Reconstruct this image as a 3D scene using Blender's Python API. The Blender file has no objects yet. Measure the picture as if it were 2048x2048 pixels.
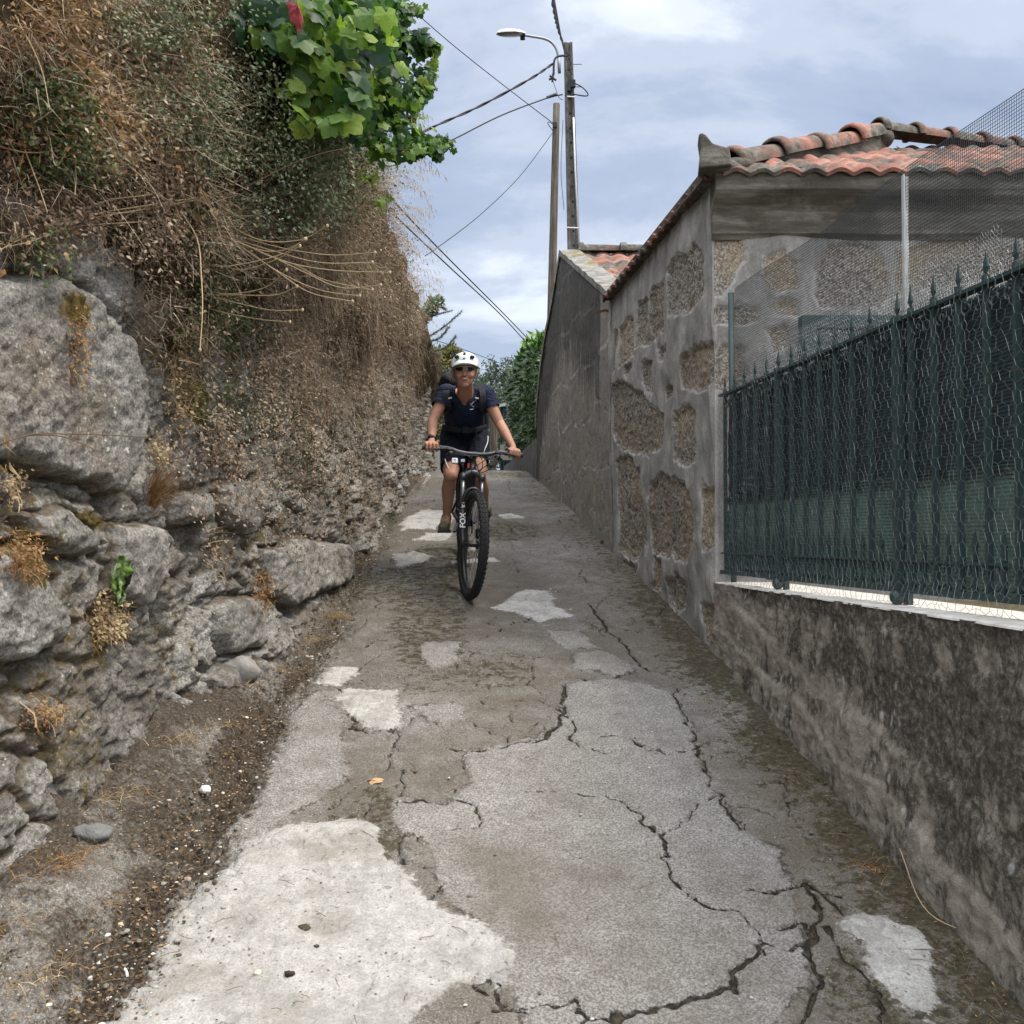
import bpy, math, random
import numpy as np
from mathutils import Vector, Matrix
R = math.radians
random.seed(7); rng = np.random.default_rng(11)
sc = bpy.context.scene
col = sc.collection
# ---------------------------------------------------------------- camera, sky, sun, exposure
F = 2050.0; CAMZ = 1.85; PITCH = R(1.5)
cam = bpy.data.cameras.new('camera'); cam.sensor_width = 36; cam.lens = 36*F/2048
cam.clip_end = 3000; cam.clip_start = 0.05
co = bpy.data.objects.new('camera', cam); col.objects.link(co)
co.location = (0, 0, CAMZ); co.rotation_euler = (R(90)+PITCH, 0, 0)
sc.camera = co
SUN_EL, SUN_ROT = R(60), R(98)          # rotation measured from +Y towards +X
w = bpy.data.worlds.new('World'); sc.world = w; w.use_nodes = True
nt = w.node_tree; nt.nodes.clear()
def wn(t, **k):
    n = nt.nodes.new(t)
    for a, b in k.items(): setattr(n, a, b)
    return n
wo = wn('ShaderNodeOutputWorld'); bg = wn('ShaderNodeBackground'); bg.inputs[1].default_value = 0.1
sky = wn('ShaderNodeTexSky', sky_type='NISHITA', sun_disc=False, sun_elevation=SUN_EL, sun_rotation=SUN_ROT)
tc = wn('ShaderNodeTexCoord'); sep = wn('ShaderNodeSeparateXYZ')
nt.links.new(tc.outputs['Generated'], sep.inputs[0])
def wm(op, a, b=None, c=None):
    n = wn('ShaderNodeMath', operation=op)
    for i, v in enumerate((a, b, c)):
        if v is None: continue
        if hasattr(v, 'links'): nt.links.new(v, n.inputs[i])
        else: n.inputs[i].default_value = v
    return n.outputs[0]
zz = wm('ADD', wm('MAXIMUM', sep.outputs[2], 0.0), 0.22)
cb = wn('ShaderNodeCombineXYZ')
nt.links.new(wm('DIVIDE', sep.outputs[0], zz), cb.inputs[0]); nt.links.new(wm('DIVIDE', sep.outputs[1], zz), cb.inputs[1])
def wnoise(scale, detail, rough, off, dist=0.0, sx=1.0):
    mp = wn('ShaderNodeMapping'); mp.inputs['Location'].default_value = off; mp.inputs['Scale'].default_value = (sx, 1, 1)
    mp.inputs['Rotation'].default_value = (0, 0, R(25))
    nt.links.new(cb.outputs[0], mp.inputs[0])
    n = wn('ShaderNodeTexNoise'); n.inputs['Scale'].default_value = scale; n.inputs['Detail'].default_value = detail
    n.inputs['Roughness'].default_value = rough; n.inputs['Distortion'].default_value = dist
    nt.links.new(mp.outputs[0], n.inputs[0]); return n.outputs[0]
def wramp(f, pts):
    r = wn('ShaderNodeValToRGB'); r.color_ramp.interpolation = 'EASE'
    e = r.color_ramp.elements
    e[0].position, e[0].color = pts[0][0], (*pts[0][1], 1)
    e[1].position, e[1].color = pts[-1][0], (*pts[-1][1], 1)
    for p, c in pts[1:-1]:
        x = e.new(p); x.color = (*c, 1)
    nt.links.new(f, r.inputs[0]); return r.outputs[0]
n1 = wnoise(2.1, 8, 0.58, (3.1, 7.7, 0), 0.25, 0.75)
n2 = wnoise(0.8, 3, 0.5, (11.0, 2.0, 0), 0.0)
f = wm('MULTIPLY_ADD', n2, 0.40, wm('MULTIPLY', n1, 0.66))
ccol = wramp(f, [(0.38, (1.5, 1.85, 2.6)), (0.48, (1.95, 2.3, 3.0)), (0.56, (2.6, 2.9, 3.5)), (0.64, (3.7, 4.0, 4.5)), (0.73, (5.6, 5.7, 6.0))])
mx = wn('ShaderNodeMix', data_type='RGBA'); mx.inputs[0].default_value = 0.93
nt.links.new(sky.outputs[0], mx.inputs[6]); nt.links.new(ccol, mx.inputs[7])
zen = wn('ShaderNodeMapRange', interpolation_type='SMOOTHSTEP'); nt.links.new(sep.outputs[2], zen.inputs[0])   # overcast zenith, boosted above the frame as added fill light
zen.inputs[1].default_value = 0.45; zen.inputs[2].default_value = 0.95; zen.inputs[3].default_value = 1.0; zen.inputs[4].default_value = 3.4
beh = wn('ShaderNodeMapRange', interpolation_type='SMOOTHSTEP'); nt.links.new(sep.outputs[1], beh.inputs[0])    # unseen sky behind the viewer brightened too, added as fill
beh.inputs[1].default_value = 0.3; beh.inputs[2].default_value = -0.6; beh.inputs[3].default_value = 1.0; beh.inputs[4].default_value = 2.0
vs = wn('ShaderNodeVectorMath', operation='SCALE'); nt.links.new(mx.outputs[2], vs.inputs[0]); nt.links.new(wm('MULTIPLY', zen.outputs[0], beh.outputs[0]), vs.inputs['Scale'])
tn2 = wn('ShaderNodeMix', data_type='RGBA', blend_type='MULTIPLY'); nt.links.new(wm('MINIMUM', wm('SUBTRACT', wm('MULTIPLY', zen.outputs[0], beh.outputs[0]), 1.0), 1.0), tn2.inputs[0]); nt.links.new(vs.outputs[0], tn2.inputs[6]); tn2.inputs[7].default_value = (1.09, 0.98, 0.86, 1)   # warm tint added to the boosted unseen sky, so its fill is less blue
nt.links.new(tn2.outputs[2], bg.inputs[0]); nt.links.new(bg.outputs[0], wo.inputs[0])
sl = bpy.data.lights.new('sun', 'SUN'); sl.energy = 1.3; sl.angle = R(22); sl.color = (1.0, 0.91, 0.78)
so = bpy.data.objects.new('sun', sl); col.objects.link(so)
sd = Vector((math.sin(SUN_ROT)*math.cos(SUN_EL), math.cos(SUN_ROT)*math.cos(SUN_EL), math.sin(SUN_EL)))
so.rotation_euler = sd.to_track_quat('Z', 'Y').to_euler(); so.location = sd*60
sc.view_settings.view_transform = 'Standard'; sc.view_settings.look = 'None'
sc.view_settings.exposure = 1.32; sc.view_settings.gamma = 1.0
try: sc.render.resolution_x = sc.render.resolution_y = 1024
except Exception: pass

# ---------------------------------------------------------------- layout maths
def ray(px, py):                      # slope of X and Z per metre of Y
    a = (px-1024)/F; b = (1024-py)/F
    c, s = math.cos(PITCH), math.sin(PITCH)
    y = c - b*s; z = s + b*c
    return a/y, z/y
def P(px, py, Y):
    a, b = ray(px, py); return np.array([a*Y, Y, CAMZ+b*Y])
def topx(X, Y, Z):                    # world -> photo pixel, used only to lay plants out on the bank
    c, s = math.cos(PITCH), math.sin(PITCH)
    z = Z-CAMZ; d = Y*c+z*s; v = -Y*s+z*c
    return 1024+F*X/d, 1024-F*v/d
def g(y):                             # height of the lane along its length
    y = np.asarray(y, float)
    return np.interp(y, [-60, -4, 0, 10.8, 11.8, 12.8, 14, 16, 30, 200, 2000], [-6.0, -0.9, -0.04, 2.293, 2.49, 2.66, 2.80, 2.88, 3.0, 3.0, 3.0])
GUT = -1.13
def xfoot(y): return np.interp(y, [0, 2, 3, 4, 5.6, 8, 14, 30], [-2.1, -1.85, -1.66, -1.47, -1.31, -1.22, -1.17, -1.1])
def apron(y): return np.interp(y, [0, 3, 5, 8, 14], [0.24, 0.22, 0.17, 0.09, 0.04])
def xlow(y): return 1.149-0.0888*(y-5.8)       # low wall / fence line
def xhouse(y): return 1.149-0.135*(y-5.8)      # alley face of the two houses
def gpt(px, py, dz=0.0):
    a, b = ray(px, py); lo, hi = 0.8, 40.0
    for _ in range(60):
        m = (lo+hi)/2
        if CAMZ+b*m > g(m)+dz: lo = m
        else: hi = m
    return np.array([a*lo, lo, CAMZ+b*lo])
def wall_x(Y, Z):
    h = Z-(g(Y)+apron(Y)); return xfoot(Y)-0.055*h
def lwp(px, py):                      # photo pixel -> (Y, Z) on the left wall
    a, b = ray(px, py); lo, hi = 1.2, 40.0
    for _ in range(60):
        m = (lo+hi)/2
        if a*m > wall_x(m, CAMZ+b*m): lo = m
        else: hi = m
    return lo, CAMZ+b*lo
def rwp(px, py):                      # photo pixel -> (Y, Z) on the house side wall
    a, b = ray(px, py); Y = (1.149+0.135*5.8)/(a+0.135); return Y, CAMZ+b*Y
def lowp(px, py):
    a, b = ray(px, py); Y = (1.149+0.0888*5.8)/(a+0.0888); return Y, CAMZ+b*Y

# ---------------------------------------------------------------- numpy noise
def _h(ix, iy, iz, s):
    n = (ix.astype(np.int64)*374761393 + iy.astype(np.int64)*668265263 + iz.astype(np.int64)*1274126177 + s*974634777) & 0xffffffff
    n = ((n ^ (n >> 13))*1274126177) & 0xffffffff
    n = ((n ^ (n >> 16))*2246822519) & 0xffffffff
    return ((n ^ (n >> 15)) & 0xffffff)/float(0xffffff)
def vn(x, y, z=0.0, s=0):
    x, y, z = np.broadcast_arrays(np.asarray(x, float), np.asarray(y, float), np.asarray(z, float))
    ix, iy, iz = np.floor(x), np.floor(y), np.floor(z)
    fx, fy, fz = x-ix, y-iy, z-iz
    fx, fy, fz = [t*t*(3-2*t) for t in (fx, fy, fz)]
    o = 0
    for dx in (0, 1):
        for dy in (0, 1):
            for dz in (0, 1):
                o = o + _h(ix+dx, iy+dy, iz+dz, s)*(fx if dx else 1-fx)*(fy if dy else 1-fy)*(fz if dz else 1-fz)
    return o*2-1
def fbm(x, y, z=0.0, o=4, s=0, g_=0.5):
    a, t = 1.0, 0
    for i in range(o):
        t = t + a*vn(x*2**i+i*17.3, y*2**i-i*9.1, np.asarray(z)*2**i, s+i); a *= g_
    return t
def vor(x, y, s=0, jit=0.9):          # cellular: distance to edge, cell id hash
    ix, iy = np.floor(x), np.floor(y)
    best = np.full(x.shape, 1e9); b2 = best.copy(); bid = np.zeros(x.shape)
    bx = np.zeros(x.shape); by = np.zeros(x.shape); cand = []
    for dx in (-2, -1, 0, 1, 2):
        for dy in (-2, -1, 0, 1, 2):
            cx, cy = ix+dx, iy+dy
            px = cx+0.5+jit*(_h(cx, cy, cx*0, s)-.5); py = cy+0.5+jit*(_h(cx, cy, cx*0+5, s)-.5)
            cand.append((px, py, _h(cx, cy, cx*0+9, s)))
            d = (px-x)**2+(py-y)**2; m = d < best
            best = np.where(m, d, best); bx = np.where(m, px, bx); by = np.where(m, py, by); bid = np.where(m, cand[-1][2], bid)
    e = np.full(x.shape, 1e9)
    for px, py, _ in cand:
        ddx, ddy = px-bx, py-by; L = np.sqrt(ddx**2+ddy**2); ok = L > 1e-6
        d = np.where(ok, ((px+bx)/2-x)*ddx/np.maximum(L, 1e-6)+((py+by)/2-y)*ddy/np.maximum(L, 1e-6), 1e9)
        e = np.minimum(e, d)
    return e, bid, bx, by
def psdf(x, y, poly):                 # signed distance to a polygon, positive inside
    poly = np.asarray(poly, float); d = np.full(x.shape, 1e9); ins = np.zeros(x.shape, bool)
    n = len(poly)
    for i in range(n):
        ax, ay = poly[i]; bx, by = poly[(i+1) % n]
        ex, ey = bx-ax, by-ay; t = np.clip(((x-ax)*ex+(y-ay)*ey)/(ex*ex+ey*ey+1e-12), 0, 1)
        d = np.minimum(d, (x-ax-t*ex)**2+(y-ay-t*ey)**2)
        c = ((ay > y) != (by > y)) & (x < (bx-ax)*(y-ay)/((by-ay) if abs(by-ay) > 1e-12 else 1e-12)+ax)
        ins ^= c
    d = np.sqrt(d); return np.where(ins, d, -d)
def ldist(x, y, line):
    d = np.full(x.shape, 1e9)
    for (ax, ay), (bx, by) in zip(line[:-1], line[1:]):
        ex, ey = bx-ax, by-ay; t = np.clip(((x-ax)*ex+(y-ay)*ey)/(ex*ex+ey*ey+1e-12), 0, 1)
        d = np.minimum(d, (x-ax-t*ex)**2+(y-ay-t*ey)**2)
    return np.sqrt(d)
def sstep(a, b, x):
    t = np.clip((x-a)/(b-a), 0, 1); return t*t*(3-2*t)

# ---------------------------------------------------------------- objects and meshes
def tag(o, label=None, cat=None, group=None, kind=None):
    if label: o['label'] = label
    if cat: o['category'] = cat
    if group: o['group'] = group
    if kind: o['kind'] = kind
    return o
def thing(name, loc, label, cat, group=None):
    o = bpy.data.objects.new(name, None); col.objects.link(o); o.location = tuple(float(v) for v in loc); o.empty_display_size = 0.1
    return tag(o, label, cat, group)
def link(name, me, mat, parent=None):
    o = bpy.data.objects.new(name, me); col.objects.link(o)
    if mat is not None:
        for m in (mat if isinstance(mat, (list, tuple)) else [mat]): me.materials.append(m)
    if parent is not None:
        o.parent = parent; L = Vector((0, 0, 0)); p = parent
        while p is not None: L += p.location; p = p.parent
        o.location = -L
    return o
class MB:
    def __init__(s): s.V = []; s.Fs = []; s.n = 0; s.A = {}; s.MI = []
    def add(s, V, Fs, mi=0, **attr):
        V = np.asarray(V, float).reshape(-1, 3)
        if not isinstance(Fs, list): Fs = [Fs]
        for f in Fs:
            f = np.asarray(f, np.int64)
            if f.size: s.Fs.append(f+s.n); s.MI.append(np.full(len(f), mi, np.int32))
        s.V.append(V)
        for k in set(s.A) | set(attr):
            s.A.setdefault(k, [])
            have = sum(len(a) for a in s.A[k])
            if have < s.n: s.A[k].append(np.zeros(s.n-have))
            if k in attr: s.A[k].append(np.broadcast_to(np.asarray(attr[k], float), (len(V),)).copy())
        s.n += len(V); return s
    def build(s, name, mat, parent=None, smooth=False):
        me = bpy.data.meshes.new(name); V = np.concatenate(s.V)
        me.vertices.add(len(V)); me.vertices.foreach_set('co', V.astype(np.float32).ravel())
        tot = np.concatenate([np.full(len(f), f.shape[1]) for f in s.Fs]); idx = np.concatenate([f.ravel() for f in s.Fs])
        st = np.concatenate([[0], np.cumsum(tot)[:-1]])
        me.loops.add(len(idx)); me.loops.foreach_set('vertex_index', idx.astype(np.int32))
        me.polygons.add(len(tot)); me.polygons.foreach_set('loop_start', st.astype(np.int32))
        try: me.polygons.foreach_set('loop_total', tot.astype(np.int32))
        except Exception: pass
        me.polygons.foreach_set('use_smooth', np.full(len(tot), bool(smooth)))
        me.polygons.foreach_set('material_index', np.concatenate(s.MI))
        me.update(calc_edges=True); me.validate()
        for k, a in s.A.items():
            a = np.concatenate(a); a = np.concatenate([a, np.zeros(len(V)-len(a))]) if len(a) < len(V) else a
            at = me.attributes.new(k, 'FLOAT', 'POINT'); at.data.foreach_set('value', a.astype(np.float32))
        return link(name, me, mat, parent)
def gridf(nu, nv, flip=False):
    i, j = np.meshgrid(np.arange(nu-1), np.arange(nv-1), indexing='ij'); a = (i*nv+j).ravel()
    f = np.stack([a, a+nv, a+nv+1, a+1], 1); return f[:, ::-1] if flip else f
BOXF = np.array([[0, 1, 3, 2], [4, 6, 7, 5], [0, 4, 5, 1], [2, 3, 7, 6], [0, 2, 6, 4], [1, 5, 7, 3]])
def box(b, c, s, rot=None, **k):
    c = np.asarray(c, float); v = np.array([[x, y, z] for x in (-.5, .5) for y in (-.5, .5) for z in (-.5, .5)])*np.asarray(s, float)
    if rot is not None: v = v @ np.asarray(rot).T
    return b.add(v+c, BOXF, **k)
def frame(d):
    d = np.asarray(d, float); d = d/np.linalg.norm(d)
    a = np.array([0, 0, 1.0]) if abs(d[2]) < .9 else np.array([1.0, 0, 0])
    u = np.cross(a, d); u /= np.linalg.norm(u); return u, np.cross(d, u), d
def bar(b, p0, p1, w_, t_, up=(0, 0, 1), **k):      # rectangular bar between two points
    p0, p1 = np.asarray(p0, float), np.asarray(p1, float); d = p1-p0; L = np.linalg.norm(d); d = d/L
    up = np.asarray(up, float); u = np.cross(up, d); u /= np.linalg.norm(u); v = np.cross(d, u)
    return box(b, (p0+p1)/2, (w_, t_, L), np.stack([u, v, d], 1), **k)
def tube(b, pts, r, n=8, cap=True, **k):
    pts = np.asarray(pts, float); m = len(pts); r = np.broadcast_to(np.asarray(r, float), (m,))
    T = np.gradient(pts, axis=0); T /= np.maximum(np.linalg.norm(T, axis=1, keepdims=True), 1e-9)
    u, v, _ = frame(T[0]); ring = []
    a = np.arange(n)*2*np.pi/n
    for i in range(m):
        u = u-T[i]*np.dot(u, T[i]); u /= np.linalg.norm(u); v = np.cross(T[i], u)
        ring.append(pts[i]+r[i]*(np.cos(a)[:, None]*u+np.sin(a)[:, None]*v))
    V = np.concatenate(ring); i, j = np.meshgrid(np.arange(m-1), np.arange(n), indexing='ij'); i, j = i.ravel(), j.ravel()
    Fc = [np.stack([i*n+j, i*n+(j+1) % n, (i+1)*n+(j+1) % n, (i+1)*n+j], 1)]
    if cap: Fc += [np.arange(n)[::-1][None], (np.arange(n)+(m-1)*n)[None]]
    return b.add(V, Fc, **k)
def ell(b, c, r, rot=None, nu=16, nv=10, **k):
    a = np.linspace(0, np.pi, nv+1); p = np.arange(nu)*2*np.pi/nu
    V = np.array([[math.sin(x)*math.cos(y), math.sin(x)*math.sin(y), math.cos(x)] for x in a for y in p])*np.asarray(r, float)
    if rot is not None: V = V @ np.asarray(rot).T
    i, j = np.meshgrid(np.arange(nv), np.arange(nu), indexing='ij'); i, j = i.ravel(), j.ravel()
    return b.add(V+np.asarray(c, float), np.stack([i*nu+j, (i+1)*nu+j, (i+1)*nu+(j+1) % nu, i*nu+(j+1) % nu], 1), **k)
def lathe(b, prof, o=(0, 0, 0), n=16, M=None, **k):  # prof: (radius, height)
    p = np.arange(n)*2*np.pi/n; V = np.array([[r*math.cos(t), r*math.sin(t), z] for r, z in prof for t in p])
    if M is not None: V = V @ np.asarray(M).T
    m = len(prof); i, j = np.meshgrid(np.arange(m-1), np.arange(n), indexing='ij'); i, j = i.ravel(), j.ravel()
    return b.add(V+np.asarray(o, float), np.stack([i*n+j, i*n+(j+1) % n, (i+1)*n+(j+1) % n, (i+1)*n+j], 1), **k)
def prisms(b, A, B, r, n=4, **k):                     # many straight wires at once
    A, B = np.asarray(A, float), np.asarray(B, float); d = B-A; d /= np.maximum(np.linalg.norm(d, axis=1, keepdims=True), 1e-9)
    up = np.where(np.abs(d[:, 2:3]) < .9, np.array([[0, 0, 1.0]]), np.array([[1.0, 0, 0]]))
    u = np.cross(up, d); u /= np.linalg.norm(u, axis=1, keepdims=True); v = np.cross(d, u)
    a = np.arange(n)*2*np.pi/n+.4
    off = r*(np.cos(a)[None, :, None]*u[:, None]+np.sin(a)[None, :, None]*v[:, None])
    V = np.concatenate([A[:, None]+off, B[:, None]+off], 1).reshape(-1, 3)
    base = (np.arange(len(A))*2*n)[:, None]; fs = []
    for j in range(n): fs.append(base+np.array([[j, (j+1) % n, n+(j+1) % n, n+j]]))
    return b.add(V, np.concatenate(fs), **k)
def prism_poly(b, pts, off, **k):                     # extrude polygon by vector
    pts = np.asarray(pts, float); n = len(pts); V = np.concatenate([pts, pts+np.asarray(off, float)])
    i = np.arange(n); return b.add(V, [i[::-1][None], (i+n)[None], np.stack([i, (i+1) % n, (i+1) % n+n, i+n], 1)], **k)
def unit(v): return v/np.maximum(np.linalg.norm(v, axis=-1, keepdims=True), 1e-9)
def place(b, T, Fs, pos, xd, nd, scale, **attr):      # many copies of a small template; local x = length, z = normal
    pos = np.asarray(pos, float); m = len(pos)
    x = unit(np.asarray(xd, float)); y = unit(np.cross(np.asarray(nd, float), x)+1e-6); z = np.cross(x, y)
    sc_ = np.asarray(scale, float)
    if sc_.ndim == 1: sc_ = sc_[:, None]
    L = T[None]*sc_[:, None, :]
    V = pos[:, None]+L[..., 0:1]*x[:, None]+L[..., 1:2]*y[:, None]+L[..., 2:3]*z[:, None]
    nT = len(T); base = (np.arange(m)*nT)[:, None, None]
    fs = [(base+np.asarray(f)[None]).reshape(-1, np.asarray(f).shape[1]) for f in Fs]
    at = {k_: np.repeat(v, nT) for k_, v in attr.items()}
    return b.add(V.reshape(-1, 3), fs, **at)
LEAF_T = np.array([[0, 0, 0], [.35, .26, .05], [1, 0, -.12], [.35, -.26, .05], [.5, 0, 0.0]])
LEAF_F = [np.array([[0, 4, 1], [4, 2, 1], [0, 3, 4], [3, 2, 4]])]
def grape_template():
    pr = [(0.0, .10), (25, .42), (55, .62), (75, .47), (100, .60), (125, .70), (140, .52), (160, .66), (180, .78)]
    pr = pr+[(360-a, r) for a, r in pr[-2:0:-1]]
    V = [[.32, 0, .05]]
    for a, r in pr:
        t = R(180-a); V.append([.32-r*math.cos(t)*-1*.9, r*math.sin(t)*.95, -.22*r*r+.03*math.sin(a*.3)])
    n = len(pr); Fc = np.array([[0, 1+i, 1+(i+1) % n] for i in range(n)])
    V = np.array(V); V[:, 0] = (V[:, 0]-V[1, 0]); return V, [Fc]
GRAPE_T, GRAPE_F = grape_template()
def blades(b, P0, d, bend, L, W, seg=4, **attr):
    P0 = np.asarray(P0, float); m = len(P0); d = unit(np.asarray(d, float)); bend = np.asarray(bend, float)
    L = np.broadcast_to(L, (m,)); W = np.broadcast_to(W, (m,)); t = np.linspace(0, 1, seg+1)
    C = P0[:, None]+L[:, None, None]*(d[:, None]*t[None, :, None]+bend[:, None]*(t**2)[None, :, None])
    side = unit(np.cross(d, rng.normal(size=(m, 3))))
    wv = W[:, None, None]*side[:, None]*(1-.85*t)[None, :, None]
    V = np.stack([C-wv, C+wv], 2).reshape(m, -1, 3); k = 2*(seg+1)
    f = np.array([[2*i, 2*i+1, 2*i+3, 2*i+2] for i in range(seg)]); fs = ((np.arange(m)*k)[:, None, None]+f[None]).reshape(-1, 4)
    return b.add(V.reshape(-1, 3), fs, **{q: np.repeat(v, k) for q, v in attr.items()})
def bez(p, n=14):
    p = np.asarray(p, float); t = np.linspace(0, len(p)-1, n); k = np.clip(t.astype(int), 0, len(p)-2); u = (t-k)[:, None]
    q = np.concatenate([[2*p[0]-p[1]], p, [2*p[-1]-p[-2]]])
    a, b_, c, d = q[k], q[k+1], q[k+2], q[k+3]
    return .5*(2*b_+(c-a)*u+(2*a-5*b_+4*c-d)*u**2+(3*b_-a-3*c+d)*u**3)

# ---------------------------------------------------------------- materials
class Mat:
    def __init__(s, name, rough=.9, spec=.3, metal=0.0):
        s.m = bpy.data.materials.new(name); s.m.use_nodes = True; s.nt = s.m.node_tree; s.nt.nodes.clear()
        s.out = s.nt.nodes.new('ShaderNodeOutputMaterial'); s.p = s.nt.nodes.new('ShaderNodeBsdfPrincipled')
        s.nt.links.new(s.p.outputs[0], s.out.inputs[0])
        s.set(s.p.inputs['Roughness'], rough); s.p.inputs['Specular IOR Level'].default_value = spec; s.p.inputs['Metallic'].default_value = metal
        s._pos = None
    def set(s, inp, v):
        if hasattr(v, 'links'): s.nt.links.new(v, inp)
        elif isinstance(v, (tuple, list)) and len(v) == 3 and inp.type == 'RGBA': inp.default_value = (*v, 1)
        else: inp.default_value = v
    def pos(s):
        if s._pos is None: s._pos = s.nt.nodes.new('ShaderNodeTexCoord').outputs['Object']
        return s._pos
    def mapv(s, scale=(1, 1, 1), rot=(0, 0, 0), loc=(0, 0, 0)):
        n = s.nt.nodes.new('ShaderNodeMapping'); s.set(n.inputs[0], s.pos()); n.inputs['Scale'].default_value = scale
        n.inputs['Rotation'].default_value = rot; n.inputs['Location'].default_value = loc; return n.outputs[0]
    def noise(s, scale, detail=4, rough=.55, dist=0, v=None, c=False):
        n = s.nt.nodes.new('ShaderNodeTexNoise'); s.set(n.inputs['Vector'], v or s.pos())
        n.inputs['Scale'].default_value = scale; n.inputs['Detail'].default_value = detail; n.inputs['Roughness'].default_value = rough
        n.inputs['Distortion'].default_value = dist; return n.outputs[1 if c else 0]
    def vor(s, scale, feat='F1', v=None, c=False, rand=1.0):
        n = s.nt.nodes.new('ShaderNodeTexVoronoi'); n.feature = feat; s.set(n.inputs['Vector'], v or s.pos()); n.inputs['Scale'].default_value = scale
        n.inputs['Randomness'].default_value = rand
        return n.outputs['Color' if c else 'Distance']
    def wave(s, scale, v=None, dist=0, axis='Z', prof='SIN'):
        n = s.nt.nodes.new('ShaderNodeTexWave'); n.bands_direction = axis; n.wave_profile = prof; s.set(n.inputs['Vector'], v or s.pos())
        n.inputs['Scale'].default_value = scale; n.inputs['Distortion'].default_value = dist; return n.outputs[1]
    def attr(s, name):
        n = s.nt.nodes.new('ShaderNodeAttribute'); n.attribute_name = name; return n.outputs['Fac']
    def math(s, op, a, b=None, c=None, clamp=False):
        n = s.nt.nodes.new('ShaderNodeMath'); n.operation = op; n.use_clamp = clamp
        for i, v in enumerate((a, b, c)):
            if v is not None: s.set(n.inputs[i], v)
        return n.outputs[0]
    def step(s, v, a, b):
        n = s.nt.nodes.new('ShaderNodeMapRange'); n.interpolation_type = 'SMOOTHSTEP'; s.set(n.inputs[0], v)
        n.inputs[1].default_value = a; n.inputs[2].default_value = b; return n.outputs[0]
    def mix(s, f, a, b, mode='MIX'):
        n = s.nt.nodes.new('ShaderNodeMix'); n.data_type = 'RGBA'; n.blend_type = mode
        s.set(n.inputs[0], f); s.set(n.inputs[6], a); s.set(n.inputs[7], b); return n.outputs[2]
    def ramp(s, f, pts, interp='LINEAR'):
        n = s.nt.nodes.new('ShaderNodeValToRGB'); n.color_ramp.interpolation = interp; e = n.color_ramp.elements
        e[0].position, e[0].color = pts[0][0], (*pts[0][1], 1); e[1].position, e[1].color = pts[-1][0], (*pts[-1][1], 1)
        for p, c in pts[1:-1]: e.new(p).color = (*c, 1)
        s.set(n.inputs[0], f); return n.outputs[0]
    def bump(s, h, dist=.01, st=1.0, prev=None):
        n = s.nt.nodes.new('ShaderNodeBump'); s.set(n.inputs['Height'], h); n.inputs['Distance'].default_value = dist; n.inputs['Strength'].default_value = st
        if prev is not None: s.set(n.inputs['Normal'], prev)
        return n.outputs[0]
    def done(s, colr, normal=None, rough=None):
        s.set(s.p.inputs['Base Color'], colr)
        if normal is not None: s.set(s.p.inputs['Normal'], normal)
        if rough is not None: s.set(s.p.inputs['Roughness'], rough)
        return s.m
def g3(v): return (v, v, v)
def simple(name, c, rough=.6, spec=.4, metal=0., var=.15, sc_=30, bump=0.0, bs=80):
    m = Mat(name, rough, spec, metal); n = m.noise(sc_, 4)
    cc = m.mix(n, tuple(x*(1-var) for x in c), tuple(min(1, x*(1+var)) for x in c))
    return m.done(cc, m.bump(m.noise(bs, 4), bump) if bump else None)
def leafmat(name, ramp, trans=.35, rough=.5, spec=.4, vein=False):
    m = Mat(name, rough, spec); c = m.ramp(m.attr('tone'), ramp)
    c = m.mix(m.step(m.noise(60, 2), .3, .7), m.mix(.25, c, (0.03, .03, .01)), c)
    t = m.nt.nodes.new('ShaderNodeBsdfTranslucent'); m.set(t.inputs[0], m.mix(.5, c, (.5, .6, .05), 'SOFT_LIGHT'))
    ms = m.nt.nodes.new('ShaderNodeMixShader'); ms.inputs[0].default_value = trans
    m.done(c); m.nt.links.new(m.p.outputs[0], ms.inputs[1]); m.nt.links.new(t.outputs[0], ms.inputs[2]); m.nt.links.new(ms.outputs[0], m.out.inputs[0])
    return m.m
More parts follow.
